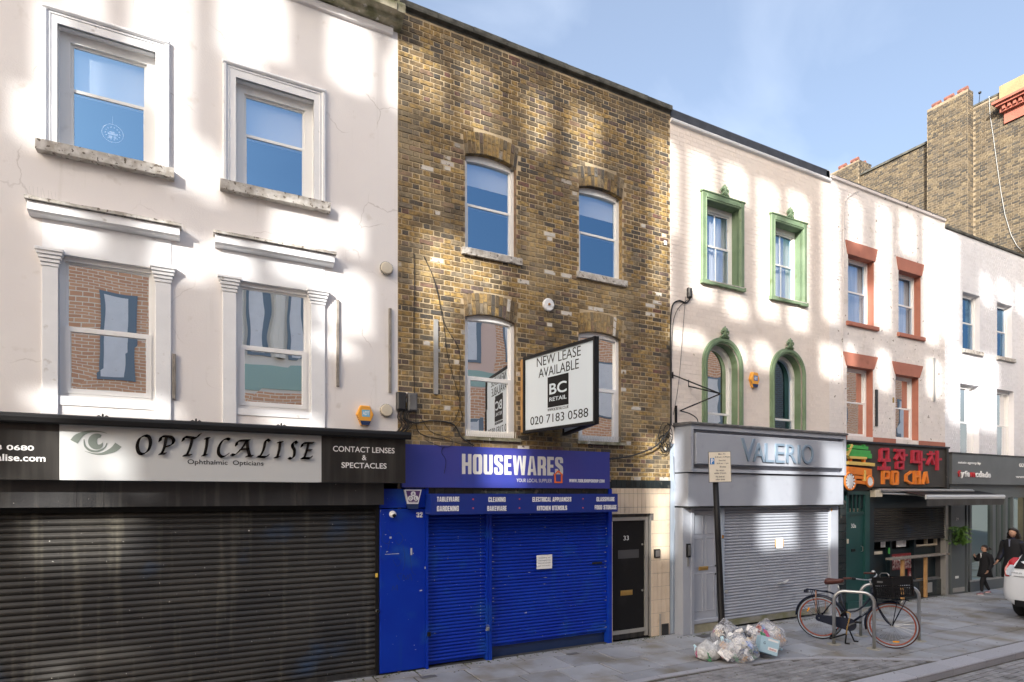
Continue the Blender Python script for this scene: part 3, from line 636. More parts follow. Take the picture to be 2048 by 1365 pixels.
# small timber battens fixed to the wall
for (px, y0, y1, px2) in ((348.5, 709, 799, 0), (675, 601, 774, 0), (779.5, 618, 786, 0)):
    x = X(px); MB().box(x-.018, x+.018, -.035, 0, Zt(px, y1), Zt(px, y0), .004).build('batten', m_timber, H1)

# shopfront of house 1
SF1 = thing('shopfront', 'wide black rolling shutter and dark metal lintel of the optician', 'shopfront', (0,0,0))
lb = R(0, 962, 768, 1011, -.12)
for (a, b) in ((-3.4, X(154,-.12)-.003), (X(154,-.12), X(208,-.12)-.003), (X(208,-.12), X(594,-.12)-.003), (X(594,-.12), X(768,-.12))):
    MB().box(a, b, -.12, .02, Zt(400,1013,-.12), Zt(400,963,-.12)-.004).build('lintel_panel', m_blackm, SF1)
MB().box(-3.4, X(768,-.12), .02, .3, 2.36, 3.28).build('lintel_core', m_dark, SF1)
sx1 = X(750, .06)
gd = MB().box(sx1, X1-.005 if X(758)>X1 else X(758), .0, .12, 0, 2.44).build('shutter_guide', m_black, SF1)
shutter(SF1, -3.4, sx1, .07, 2.38, .06, .0745, m_slatk, .016)
MB().box(-3.4, sx1, .04, .09, .005, .07).build('bottom_rail', m_blackm, SF1)
MB().box(-3.4, sx1, .0, .3, 2.30, 2.36).build('shutter_housing', m_dark, SF1)
MB().box(X(752,0)-.01, X(752,0)+.022, -.008, .0, Zt(753,1155), Zt(753,1147)).build('sticker', M('yellow_sticker', (.75,.5,.08), rough=.5), SF1)
lk = MB().lathe((X(754,0), -.05, Zt(754,1222)), (0,1,0), [(.02,0),(.024,.01),(.024,.05)], 12); lk.build('lock_barrel', m_steel, SF1)

# optician's fascia sign
Y = -.30
S1 = thing('shop_sign', 'long optician fascia with silver middle panel, swirling eye and black script letters', 'shop sign', (0, Y, 2.7), 'fascia signs over the shops')
zt, zb = Zt(400, 852, Y)+.05, Zt(400, 963, Y)
zt = Zt(640, 868, Y)+.03
sp0 = X(119, Y); sp1 = X(643, Y); sp2 = X(811, Y)
MB().box(-3.4, sp0-.002, Y, -.01, zb, zt).build('panel', m_sblack, S1); MB().box(sp0, sp1-.002, Y-.004, -.01, zb, zt).build('panel', m_sgrey, S1); MB().box(sp1, sp2, Y, -.01, zb, zt).build('panel', m_sblack, S1)
hood = MB(); hz = Zt(640, 862, Y-.1)
hood.xprism([(Y+.28,hz-.01),(Y-.02,hz-.055),(Y-.10,hz-.06),(Y-.115,hz-.045),(Y-.12,hz),(Y-.11,hz+.03),(Y-.07,hz+.045),(Y+.28,hz+.055)], -3.4, X(823, Y-.12)); hood.build('light_trough', m_black, S1)
for px in (205, 392, 563):
    b = MB(); x = X(px, Y-.08); 
    for s in (-1, 1): b.tube([(x+s*.015,Y-.06,hz+.04),(x+s*.035,Y-.06,hz+.055),(x+s*.055,Y-.06,hz+.04)], .007, 5)
    b.lathe((x,Y-.06,hz+.04),(0,0,1),[(.010,0),(.010,.03),(.0,.04)],6); b.build('trough_bracket', m_black, S1)
tpx('33 0680', -22, 889, 68, 902, Y, m_white, S1, off=.02); tpx('alise.com', -8, 908, 91, 924, Y, m_white, S1, off=.02)
tpx('Ophthalmic  Opticians', 375, 919, 527, 934.5, Y-.004, m_black, S1, off=.008)
tpx('CONTACT LENSES', 666, 892, 789, 907.5, Y, m_white, S1, off=.01); tpx('&', 724, 910.5, 733, 921, Y, m_white, S1, off=.01); tpx('SPECTACLES', 683, 925, 773, 938, Y, m_white, S1, off=.01)
# swirling eye logo, drawn with ribbons of varying width
m_eye = M('grey_green_vinyl', (.17,.20,.18), rough=.4)
def ribbon(mb, pts, Y, th=.003):
    n = len(pts)
    for i in range(n-1):
        (x, z, w), (x2, z2, w2_) = pts[i], pts[i+1]; dx, dz = x2-x, z2-z; l = math.hypot(dx, dz) or 1; nx, nz = -dz/l, dx/l
        if i == 0: pa = (x+nx*w, z+nz*w); pb = (x-nx*w, z-nz*w)
        if i < n-2:
            x3, z3, _ = pts[i+2]; d2x, d2z = x3-x, z3-z; l2 = math.hypot(d2x, d2z) or 1; nx, nz = -d2z/l2, d2x/l2
        qa = (x2+nx*w2_, z2+nz*w2_); qb = (x2-nx*w2_, z2-nz*w2_); mb.prism([pb, qb, qa, pa], Y-th, Y); pa, pb = qa, qb
ey = MB(); ex, ez = at(192, 888, Y-.004)
def epx(q): 
    a = at(q[0], q[1], Y-.004); return (a[0], a[1], q[2])
sc = 1/187.
up = [(148,884,7),(156,874,6),(168,867,3.5),(182,863.5,2),(200,864,1.2),(214,867,.4)]
dn = [(237,890,7),(229,898,6),(217,904,4),(203,908,2.2),(188,908,1.2),(170,903,.3)]
def smooth(ps, k=5):
    out = []
    for i in range(len(ps)-1):
        p0, p1, p2, p3 = ps[max(i-1,0)], ps[i], ps[i+1], ps[min(i+2,len(ps)-1)]
        for j in range(k):
            t = j/k; out.append(Vector([.5*((2*b)+(-a+c)*t+(2*a-5*b+4*c-d)*t*t+(-a+3*b-3*c+d)*t**3) for a, b, c, d in zip(p0, p1, p2, p3)]))
    out.append(Vector(ps[-1])); return out
for p in (up, dn): ribbon(ey, [epx((a, b, w*sc)) for a, b, w in smooth(p)], Y-.004)
ring = [(168+0,879,.5),(170,892,1.6),(180,901,2.2),(195,903,2),(209,896,1.2),(214,886,.6)]
ribbon(ey, [epx((a, b, w*sc)) for a, b, w in smooth(ring)], Y-.004)
sw = []
for k in range(30):
    a = math.radians(-60 - k*10.5); rr = 13.5 - k*.12; wd = 7.5*math.sin(math.pi*min(1, (k+4)/32)); sw.append((196+rr*math.cos(a)*.9, 884-rr*math.sin(a)*-1*.9-0, wd))
ribbon(ey, [epx((a, b, w*sc)) for a, b, w in sw], Y-.004); ey.build('eye_logo', m_eye, S1)
# script letters drawn with a slanted broad nib, standing off the panel
def nib(mb, pts, Y0, Y1, w=.019, ang=38, t=.0035):
    c, s = math.cos(math.radians(ang)), math.sin(math.radians(ang)); a = Vector((c*w, s*w)); b = Vector((-s*t, c*t))
    for p, q in zip(pts, pts[1:]):
        p = Vector(p[:2]); q = Vector(q[:2]); P = [p+a+b, p-a+b, p-a-b, p+a-b, q+a+b, q-a+b, q-a-b, q+a-b]
        P = sorted(set((round(v.x,5), round(v.y,5)) for v in P)); hull = []                # convex hull
        def half(pp):
            h = []
            for v in pp:
                while len(h) > 1 and (h[-1][0]-h[-2][0])*(v[1]-h[-2][1])-(h[-1][1]-h[-2][1])*(v[0]-h[-2][0]) <= 0: h.pop()
                h.append(v)
            return h[:-1]
        mb.prism(half(P) + half(P[::-1]), Y0, Y1)
GL = {'O': [[(.55,1.0),(.2,.85),(.02,.45),(.12,.08),(.4,0),(.75,.2),(.9,.6),(.8,.92),(.55,1.0)]],
 'P': [[(.0,.72),(.08,.95),(.3,1.0),(.7,.98),(.9,.8),(.8,.55),(.4,.42)],[(.42,.96),(.3,.4),(.12,.02)],[(-.02,.0),(.35,.02)]],
 'T': [[(.0,.72),(.1,.9),(.35,.9),(.75,.88),(1.0,1.08)],[(.55,.9),(.42,.4),(.22,.02)],[(.05,.0),(.45,.02)]],
 'I': [[(.3,.92),(.7,.94)],[(.5,.93),(.42,.5),(.22,.02)],[(.0,.0),(.4,.02)]],
 'C': [[(.95,.92),(.75,.97),(.4,.85),(.12,.5),(.1,.15),(.35,-.02),(.62,.03),(.85,.15)]],
 'A': [[(.2,.62),(.25,.85),(.45,.92),(.85,.95)],[(.72,.93),(.5,.5),(.15,.08),(-.05,.08)],[(.74,.93),(.78,.45),(.88,.02)],[(.72,.0),(1.02,.02)],[(.4,.4),(.8,.42)]],
 'L': [[(.95,.92),(.75,1.0),(.6,.85),(.45,.4),(.2,.05)],[(-.02,.02),(.3,.0),(.65,.0),(.85,.12)]],
 'S': [[(.95,.88),(.75,.98),(.45,.85),(.45,.68),(.68,.45),(.6,.12),(.3,-.02),(.0,.03)]],
 'E': [[(.0,.7),(.1,.9),(.4,.94),(.98,.96)],[(.55,.92),(.42,.5),(.2,.02)],[(.42,.5),(.78,.5)],[(-.02,.0),(.4,.02),(.7,.02),(.82,.12)]]}
lt = [('O',272,306,872,908),('P',318,352,874,908),('T',364,402,872,911),('I',403,426,875,911),('C',433,462,877,913),('A',463,506,880,912),('L',514,542,880,914),('I',548,573,883,915),('S',576,596,883,917),('E',602,629,885,917)]
for ch, a, b, y0, y1 in lt:
    mb = MB(); xa, za = at(a, y1, Y-.03); xb, zb2 = at(b, y0, Y-.03)
    for st in GL[ch]:
        pts = smooth([(xa+.01+(xb-xa-.02)*u, za+(zb2-za)*v) for u, v in st], 5) if len(st) > 2 else [(xa+.01+(xb-xa-.02)*u, za+(zb2-za)*v) for u, v in st]
        nib(mb, pts, Y-.034, Y-.022)
    mb.build('letter', M('gloss_black_acrylic', (.012,.012,.012), rough=.12) if ch == 'O' else bpy.data.materials['gloss_black_acrylic'], S1)

# ================================================================== HOUSE 2 : stock brick house
H2 = thing('terraced_house', 'yellow and brown stock brick house with four arched sash windows', 'house', (X1,0,0), 'terraced houses above the shops')
X2 = 7.49
O2 = [(3.498,4.362,6.165,7.575,.075), (5.528,6.413,6.16,7.575,.075), (3.498,4.357,3.37,5.155,.075), (5.52,6.39,3.39,5.155,.075)]
wall(H2, X1, X2, 2.66, 9.37, O2, m_mortar, 0, .11, mrev=m_stock); shell(H2, X1+.005, X2-.005, 9.4)
wall(H2, X1, 2.52, 0, 2.66, [], m_mortar)
def inarch(x, z):
    for (a, b, c, d, r) in O2:
        w = (b-a)/2; rr = (w*w+r*r)/(2*r); cx = (a+b)/2; cz = d+r-rr; q = math.hypot(x-cx, z-cz)
        zc = cz+math.sqrt(max(rr*rr-min(abs(x-cx), w)**2, 0))
        if zc-.03 < z < zc+.345 and abs(x-cx) < w*(1+.10*(z-zc)/.33)+.035: return True
    return False
bricks(H2, X1+.004, X2-.004, 2.664, 9.36, O2, m_stock, 0, .007, 300, skip=inarch, joint=.0135, wob=1.9)
for (a, b, c, d, r) in O2:                                          # gauged arch bricks, each a part
    n = 14; w = (b-a)/2; rr = (w*w+r*r)/(2*r); a0 = math.asin(w/rr); cx = (a+b)/2; cz = d+r-rr
    for k in range(n):
        t0 = -a0+2*a0*(k+.10)/n; t1 = -a0+2*a0*(k+.90)/n; split = U(.35,.65)
        for (h0, h1) in ((0, split), (split+.03, 1)):
            P = [(cx+rr*math.sin(t)*(1+.10*h), cz+rr*math.cos(t)+.315*h) for t, h in ((t0,h0),(t1,h0),(t1,h1),(t0,h1))]
            MB().prism(P, -.010+U(-.003,.003), .10 if h0 == 0 else .01).build('arch_brick', m_stock, H2)
for q in range(9):                                                   # coping stones
    a, b = X1+.03+(X2-X1-.03)*q/9, X1+.03+(X2-X1-.03)*(q+1)/9
    MB().xprism([(.02,9.36),(-.07,9.37),(-.075,9.40),(-.07,9.455+U(-.004,.004)),(.3,9.49),(.3,9.36)], a+.003, b-.003).build('coping_stone', m_coping, H2)
MB().box(X1, X2, -.005, .04, 9.33, 9.36).build('coping_bed', m_coping, H2)
for i, (a, b, c, d, r) in enumerate(O2):
    if i < 2: sash(H2, a, b, c, d, r, .085, .055, .50, glass=g_top, blind=.36, foot=.04, head=.04)
    else: sash(H2, a, b, c, d, r, .065, .06, .50, lowfw=.055, glass=g_low, fm=m_upvc, foot=.045)
    sl = MB(); k = 8; x0, x1 = (a-.06, b+.08) if i < 2 else (a-.04, b+.06)
    for q in range(k):
        p0, p1 = x0+(x1-x0)*q/k, x0+(x1-x0)*(q+1)/k; sl.box(p0, p1, -.055+U(-.0015,.0015), .085, c-(.10 if i < 2 else .05)+U(-.0015,.0015), c)
    sl.build('sill', m_sill if i < 2 else m_mossy, H2)
    if i >= 2:
        s = MB()
        for q in range(26):
            x = a+.02+(b-a-.04)*q/25
            for dy in (-.03, .01): s.tube([(x,-.02,c),(x+U(-.01,.01),-.02+dy*1.4,c+.10)], .0016, 3)
        s.build('bird_spikes', m_steel, H2)
MB().box(X(866.5)-.0, X(875), -.03, 0, Zt(870,789), Zt(870,640)).build('galvanised_strip', m_alu, H2)

# shopfront of house 2 (blue)
SF2 = thing('shopfront', 'bright blue shopfront with two rolling shutters and scratched side panel', 'shopfront', (X1+.03,0,0))
p0, p1 = X(759), X(850)
MB().box(p0, p1, -.025, .1, .02, Zt(800,1018), .004).build('side_panel', m_blue, SF2)
MB().box(p0, p1, -.04, .1, Zt(800,1016), Zt(800,978), .004).build('panel_head', m_blue, SF2)
MB().box(p1, p1+.035, -.05, .1, .0, 2.6).build('shutter_guide', m_blue, SF2)
q0, q1 = X(972), X(981.5)
MB().box(q0, q0+(q1-q0)*.4, -.03, .1, .0, 2.4).build('shutter_guide', m_blue, SF2); MB().box(q0+(q1-q0)*.45, q1, -.045, .1, .0, 2.4).build('shutter_guide', m_blue, SF2)
q2, q3 = X(1214.5), X(1221.5)
MB().box(q2, q3, -.035, .1, .0, 2.6).build('shutter_guide', m_blue, SF2)
sl1 = MB().box(p1+.035, q0, .04, .07, .035, .075).build('shutter', m_blue, SF2); shutter(sl1, p1+.035, q0, .075, 2.45, .02, .0505, m_blue, .011)
sl2 = MB().box(q1, q2, .04, .07, .175, .21).build('shutter', m_blue, SF2); shutter(sl2, q1, q2, .21, 2.45, .02, .0505, m_blue, .011)
MB().box(q1, q2, .09, .12, 0, .24).build('stall_riser', m_navy, SF2)
MB().box(p1, q2, .12, .2, 0, 2.9).build('back_board', m_dark, SF2)
bbk = R(800, 977, 1219, 989, .0); 
n = 24
for k in range(n):
    a = X1+.1 + (q3-X1-.1)*k/n; MB().box(a, a+(q3-X1-.1)/n-.005, -.02, .1, 2.42, 2.72).build('band_tile', m_dktile, SF2)
slot = MB().box(X(1185,-.01), X(1204,-.01), -.016, .0, Zt(1195,1128), Zt(1195,1124.5)).build('letter_slot', m_dark, SF2)
for (px, py) in ((857, 1269), (974, 1258)):
    x, z = at(px, py, -.05); MB().box(x-.02, x+.03, -.075, -.04, z-.03, z+.03, .006).build('hasp', m_black if px < 900 else m_steel, SF2)
# paper notice on the shutter
nx0, nx1, nz0, nz1 = R(1073, 1111, 1104, 1137, -.02)
nt_ = MB().box(nx0, nx1, -.024, -.021, nz0, nz1).build('paper_notice', m_white, None, label='white paper notice taped to the blue shutter', cat='notice')
for k, s in enumerate(('THIS BUSINESS HAS NOW', 'CEASED TRADING AT THIS', 'SHOP FOR DELIVERIES', 'PLEASE CONTACT THE OFFICE')):
    z = nz1 - .04 - k*.042; text(s, nx0+.03, nx1-.03, z-.012, z, -.024, m_lead, nt_, ext=.001)
# padlock
px_, pz_ = at(974.5, 1256, -.07)
pk = MB().box(px_-.022, px_+.026, -.10, -.07, pz_-.03, pz_+.012, .006).build('padlock', m_steel, None, label='silver padlock on the post between the blue shutters', cat='padlock')
MB().tube([(px_-.015,-.085,pz_+.01),(px_-.015,-.085,pz_+.035),(px_+.003,-.085,pz_+.048),(px_+.02,-.085,pz_+.035),(px_+.02,-.085,pz_+.01)], .005, 6).build('shackle', m_steel, pk)
# graffiti scratches on the blue panel
gr_ = MB()
def scr(pts, w=.004):
    P = smooth([at(a, b, -.025) for a, b in pts], 5) if len(pts) > 2 else [at(a, b, -.025) for a, b in pts]
    ribbon(gr_, [(x, z, w) for x, z in P], -.025, .001)
scr([(768,1062),(764,1080),(775,1088),(782,1072),(776,1060)],.002); scr([(781,1075),(776,1098),(772,1110)],.002); scr([(790,1070),(799,1066),(806,1078),(797,1090),(790,1080)],.002)
scr([(806,1090),(810,1120),(806,1142)],.002); scr([(820,1108),(824,1142),(832,1150)],.002); scr([(786,1120),(794,1133),(802,1124),(796,1116)],.002)
scr([(800,1160),(794,1150),(803,1148)],.003); scr([(805,1160),(807,1150),(812,1160),(815,1150)],.003); scr([(784,1182),(786,1172),(790,1180),(794,1170),(795,1182)],.0025); scr([(816,1160),(820,1148),(824,1162)],.0025)
gr_.build('scratched_graffiti', m_navy, SF2)
sw_ = MB()
for (a, b, c, d) in ((821,1097,824,1110),(770,1109,798,1108),(839,1181,844,1182),(849,1134,851,1138),(779,1074,783,1077)):
    x0, z0 = at(a, b, -.025); x1, z1 = at(c, d, -.025); sw_.box(min(x0,x1), max(x0,x1)+.002, -.027, -.0255, min(z0,z1)-.002, max(z0,z1)+.002)
for k in range(44):                                               # worn paint along the slat ends
    for px, pr in ((961, .85), (986, .35), (1212, .4), (1090, .12), (1060, .12)):
        z = .24+k*.0505+.03
        if rnd() < pr and z < 2.35: x = X(px+U(-2, 2) if px != 961 else px, 0); w = U(.003,.007) if px in (961,) else U(.004,.02); sw_.box(x-w, x+w, -.0035, -.001, z-.004, z+.003)
sw_.build('paint_chips', M('bare_metal_chips', (.48,.50,.56), rough=.6), SF2)
block('32', 833, 1025, 845, 1035, -.027, m_white, SF2)
# sign boards of house 2
Y = -.09
S2 = thing('shop_sign', 'purple-blue housewares fascia with white capitals and small orange house outline', 'shop sign', (X(810,Y),Y,2.6), 'fascia signs over the shops')
x0, x1 = X(804, Y), X(1219.5, Y); zt, zb = Zt(1219, 905, Y), Zt(1219, 977.5, Y)
zt = (zt + Zt(835, 889.5, Y))/2
for (a, b) in ((x0, X(922,Y)-.001), (X(922,Y), X(1055,Y)-.001), (X(1055,Y), x1)): MB().box(a, b, Y, -.005, zb, zt).build('panel', m_bluesign, S2)
block('HOUSEWARES', 924, 908, 1126, 952, Y, m_greyv, S2, each=True); tpx('YOUR LOCAL SUPPLIER', 1033, 957.5, 1104, 965.5, Y, m_greyv, S2, off=.0); block('WWW.TOOLSHOPGROUP.COM', 1138.5, 958.5, 1209, 965.8, Y, m_white, S2)
hx0, hx1, hz0, hz1 = R(1108, 941, 1124.5, 966.5, Y); hm = (hx0+hx1)/2; hr = hz0+(hz1-hz0)*.62
MB().box(X(1112,Y)-.06, X(1126,Y)+.01, Y-.0045, Y-.003, hr-.01, Zt(1119,951,Y)+.015).build('logo_backing', m_bluesign, S2)
o = MB(); ribbon(o, [(hx0+.015,hz0+.01,.012),(hx1-.015,hz0+.01,.012)], Y-.005); ribbon(o, [(hx1-.015,hz0,.014),(hx1-.015,hr,.014)], Y-.0052); ribbon(o, [(hx0+.015,hz0,.014),(hx0+.015,hr,.014)], Y-.0052)
ribbon(o, [(hx0-.005,hr-.005,.012),(hm,hz1-.01,.012)], Y-.0054); ribbon(o, [(hm,hz1-.01,.012),(hx1+.005,hr-.005,.012)], Y-.0056); o.build('house_outline_logo', m_or, S2)
Y = -.30
S3 = thing('shop_sign', 'narrow dark blue box sign listing tableware, cleaning and glassware above the shutters', 'shop sign', (X(863,Y),Y,2.3), 'fascia signs over the shops')
x0, x1, zb, zt = R(863, 987.6, 1235.5, 1024, Y); zt = Zt(1000, 988, Y); zb = Zt(1050, 1027, Y)
MB().prism([(x0-.012,zb+.01),(x0,zb),(x1,zb),(x1,zt),(x0,zt)], Y, -.06).build('sign_box', m_bluebox, S3)
for (s, a, b, y0, y1) in (('TABLEWARE',874,918.5,994,1003.5),('GARDENING',874,917.5,1012.5,1022.5),('CLEANING',977,1011,994.7,1004),('BAKEWARE',974.5,1013,1012.5,1021.8),('ELECTRICAL APPLIANCES',1065,1142.5,994.7,1003.5),('KITCHEN UTENSILS',1074,1134,1012.2,1020.6),('GLASSWARE',1193,1229,994.5,1003),('FOOD STORAGE',1189.5,1233,1010.8,1019)):
    block(s, a, y0, b, y1, Y, m_white, S3)
for px in (946.3, 1039, 1166):
    for py in (999, 1017):
        x, z = at(px, py - (px-946)*.004, Y); MB().lathe((x, Y, z), (0,-1,0), [(.012,0),(.012,.002),(0,.0021)], 10).build('red_dot', m_dot, S3)

# door 33 with beige tiles
D3 = thing('tiled_entrance', 'beige vertical tiled entrance surround of number 33 under a dark tile band', 'entrance', (X(1222),0,0))
tx0, tx1 = q3, X2; dfx0, dfx1 = X(1224.5), X(1302)
dz1 = Zt(1292, 1028)
wall(D3, tx0, tx1, 0, 2.74, [(dfx0, dfx1, 0.0, dz1, 0)], m_grout, -.004, .14, name='tile_backing', mrev=m_alu)
zb0, zb1 = Zt(1280, 977), Zt(1280, 961)
k = 0; x = tx0
while x < tx1-.02:
    MB().box(x+.003, min(x+.105, tx1)-.003, -.02, .0, zb0+.003, zb1, .003).build('band_tile', m_dktile, D3); x += .105
tw = .092; x = tx0+.01
cols = []
while x < tx1-.01: cols.append((x, min(x+tw, tx1))); x += tw
for (a, b) in cols:
    if b - a < .02: continue
    z = zb0; hgt = .096
    while z > .02:
        z2 = max(z - hgt, .0); hgt = .235
        for (c, d) in ([(a, b)] if z2 >= dz1-.01 or b <= dfx0+.005 or a >= dfx1-.005 else [(a, min(b, dfx0)), (max(a, dfx1), b)]):
            zl = z2
            if z2 < dz1 < z and not (b <= dfx0 or a >= dfx1): c, d, zl = a, b, dz1
            if d - c > .012 and z - zl > .02: MB().box(c+.0025, d-.0025, -.014+U(-.001,.001), .0, zl+.0025, z-.0025, .002).build('tile', m_beige, D3)
        z = z2
dr = MB(); y = .075
dr.box(dfx0, dfx0+.012, y-.03, y+.05, .07, dz1-.03); dr.box(X(1288,y), dfx1-.03, y-.03, y+.05, .02, dz1-.06); dr.box(dfx0, dfx1-.03, y-.032, y+.05, dz1-.115, dz1-.055); dr.box(dfx0, dfx1-.03, y-.034, y+.05, .10, .16)
dr.build('door_frame', m_alu, D3); MB().box(dfx0, dfx1, y, .12, 0, .1).build('threshold', m_blackm, D3)
MB().box(dfx0, dfx1, .10, .14, 0, dz1).build('frame_shadow_board', m_lead, D3)
DR = MB().box(dfx0+.012, X(1288,y), y, y+.045, .16, dz1-.115).build('door', m_doork, D3)
text('33', *R(1247, 1081, 1257.5, 1072, y)[0:2], Zt(1252,1081,y), Zt(1252,1072,y), y, m_white, DR, label='white number 33')
lb_ = R(1241, 1191, 1264.5, 1179.5, y); zc0, zc1 = Zt(1252,1191,y), Zt(1252,1181,y)
MB().box(lb_[0], lb_[1], y-.012, y, zc0, zc1, .004).build('letter_plate', m_brass, DR)
MB().box(lb_[0]+.025, lb_[1]-.025, y-.016, y-.011, zc0+.02, zc1-.02, .003).build('letter_flap', m_brass, DR)
MB().box(*R(1236, 1117, 1277.5, 1099, y)[0:2], y-.0025, y-.0005, Zt(1257,1117,y), Zt(1257,1100,y)).build('paint_patch', M('grey_patch', (.06,.06,.065), rough=.5), DR)
for py in (1089, 1181): x, z = at(1284, py, y); MB().lathe((x, y, z), (0,-1,0), [(.018,0),(.018,.012),(.0,.014)], 10).build('lock', m_steel, DR)
ix0, ix1, iz0, iz1 = R(1308, 1116, 1318.5, 1098.5, -.02)
ip = MB().box(ix0, ix1, -.05, -.015, min(iz0,iz1), max(iz0,iz1), .004).build('door_entry_panel', m_black, None, label='small black and steel entry phone on beige tiles beside door 33', cat='entry phone')
MB().box(ix0+.015, ix1-.015, -.056, -.049, min(iz0,iz1)+.02, max(iz0,iz1)-.02, .003).build('faceplate', m_steel, ip)
cx, cz = at(1320, 1228, -.03); cc = MB().tube([(cx,-.03,0),(cx,-.03,cz)], .013, 8).build('conduit', m_alu, D3)
MB().box(X(1322), X(1336), -.03, .0, 0, .2, .01).build('meter_flap', m_blackm, D3)

# ================================================================== HOUSE 3 : cream painted, green trims
H3 = thing('terraced_house', 'cream painted brick house with sage green window surrounds', 'house', (X2,0,0), 'terraced houses above the shops')
X3 = 11.965
O3 = [(8.36,9.21,6.49,7.99,0), (10.22,11.05,6.47,7.975,0), (8.38,9.2,3.60,4.95,.41), (10.215,11.04,3.60,4.95,.41)]
wall(H3, X2, X3, 3.4, 9.27, O3, m_val, 0, .24, mrev=m_green); shell(H3, X2+.005, X3-.005, 9.3)
bricks(H3, X2+.004, X3-.004, 3.42, 9.18, O3, m_val, 0, .0035, 300, skip=lambda x, z: any(o[0]-.13 < x < o[1]+.13 and o[2]-.06 < z < o[3]+o[4]+.14 for o in O3), wob=.5)
MB().xprism([(.0,9.19),(-.05,9.205),(-.06,9.235),(-.045,9.255),(.0,9.262)], X2, X3).build('eaves_moulding', m_trim, H3)
MB().xprism([(.05,9.25),(-.02,9.27),(-.02,9.42),(.0,9.45),(.3,9.46),(.3,9.25)], X2, X3-.02).build('parapet_felt', m_slate, H3)
def finial(parent, cx, z, s=1.0, y=-.05):
    b = MB(); T = lambda pts: [(cx+u*s, y, z+v*s) for u, v in pts]
    for q in (-1, 1):
        b.tube(T([(q*.16,-.0),(q*.11,.03),(q*.07,.08),(q*.05,.15)]), [.02,.022,.02,.014], 6)
        b.tube(T([(q*.05+q*(.055+.045*math.cos(a)*-1), .155+.045*math.sin(a)) for a in [k*.6 for k in range(9)]]), [.02]*5+[.018,.016,.014,.012], 6)
        b.tube(T([(0,.12),(q*.04,.21),(q*.075,.255),(q*.06,.29)]), [.015,.024,.024,.012], 6)
    b.tube(T([(0,0),(0,.15),(0,.26),(0,.345)]), [.03,.026,.032,.008], 6)
    b.box(cx-.15*s, cx+.15*s, y-.0, y+.05, z-.02, z+.02)
    b.build('finial', m_green, parent, smooth=True)
for i, (a, b, c, d, r) in enumerate(O3):
    e = .125; t = MB()
    if r == 0:
        t.box(a-e, a, -.05, .01, c-.0, d+.15, .01); t.box(b, b+e, -.05, .01, c, d+.15, .01); t.box(a, b, -.051, .01, d, d+.149, .01)
        t.box(a-e-.02, b+e+.02, -.065, .01, d+.13, d+.165, .01); t.box(a-.045, a-.02, -.062, .01, c, d+.05, .01); t.box(b+.02, b+.045, -.062, .01, c, d+.05, .01); t.box(a-.045, b+.045, -.063, .01, d+.025, d+.05, .01)
        t.build('window_surround', m_green, H3)
        sl = MB(); n = 14
        for q in range(n):
            p0, p1 = a-e-.02+(b-a+2*e+.04)*q/n, a-e-.02+(b-a+2*e+.04)*(q+1)/n; k = .025 if 2 < q < 12 else 0
            sl.box(p0, p1, -.07, .2, c-.07+U(0,k)*.6, c-.0)
        sl.build('sill', m_green, H3); MB().box(a+.02, b+.1, -.073, -.02, c-.025, c+.005, .01).build('rotten_sill_edge', m_sill, H3)
        finial(H3, (a+b)/2+.02, d+.165, .62)
        sash(H3, a, b, c, d, 0, .15, .06, .5, mull=1, glass=g_top, foot=.03, curtain=(a+.25, b) if i == 0 else (a+.4, b), head=.03)
        # horn brackets of the sashes
    else:
        n = 24; inn = arc_pts(a, b, d, r, n); cx = (a+b)/2
        def off(e): return [(a-e, c)] + arc_pts(a-e, b+e, d, r+e, n) + [(b+e, c)]
        rings = [(0, -.035), (.03, -.045), (.035, -.06), (.075, -.062), (.08, -.045), (.115, -.04), (.12, 0)]
        V = []; F = []; m_ = n+3
        for (ee, yy) in rings: V += [(x, yy, z) for x, z in off(ee)]
        for j in range(len(rings)-1):
            for k in range(m_-1): F.append((j*m_+k, j*m_+k+1, (j+1)*m_+k+1, (j+1)*m_+k))
        t.add(V, F); t.build('window_surround', m_green, H3, smooth=False)
        finial(H3, cx+.02, d+r+.115, .62)
        sash(H3, a, b, c, d, r, .15, .06, .33, glass=g_low if i == 2 else g_top, foot=.03, head=.02)
# roof ridge corner and chimney behind
MB().box(X3-.12, X3, -.02, .3, 9.25, 9.43).build('parapet_end', m_trim, H3)

MB().box(X2+.002, 7.60, -.004, .1, 0, 3.42).build('party_pier', m_vgrey2, H3)
SF3 = thing('shopfront', 'lilac-grey shopfront with panelled door and ribbed grey shutter', 'shopfront', (7.59,-.3,0))
vx0, vx1 = 7.59, X(1675, -.2)
Yf = -.42; cx1 = X(1692.5, Yf); zt = Zt(1382.6, 848.6, Yf); zb = (Zt(1382.6, 943, Yf)+Zt(1692, 952, Yf))/2
b = MB(); fw = .055                                                  # deep frame box
b.box(vx0, cx1, -.31, 0, zb, zt); b.box(vx0, vx0+fw, Yf, -.31, zb, zt); b.box(cx1-fw*1.3, cx1, Yf, -.31, zb, zt); b.box(vx0+fw, cx1-fw*1.3, Yf, -.31, zt-.08, zt-.001); b.box(vx0+fw, cx1-fw*1.3, Yf+.02, -.31, zb, zb+.06)
b.build('fascia_box', m_vgrey, SF3)
MB().xprism([(0,zt),(Yf-.03,zt),(Yf-.035,zt+.03),(Yf-.01,zt+.045),(0,zt+.06)], vx0-.03, cx1+.02).build('cornice_flashing', m_lead, SF3)
Yp = -.35; z1_ = (Zt(1376, 946, Yp)+Zt(1686, 952, Yp))/2-.012; z0_ = (Zt(1376,1013,Yp)+Zt(1686,1009.5,Yp))/2
MB().box(vx0, X(1686.6, Yp), Yp, 0, z0_, z1_).build('lower_fascia', m_vgrey, SF3)
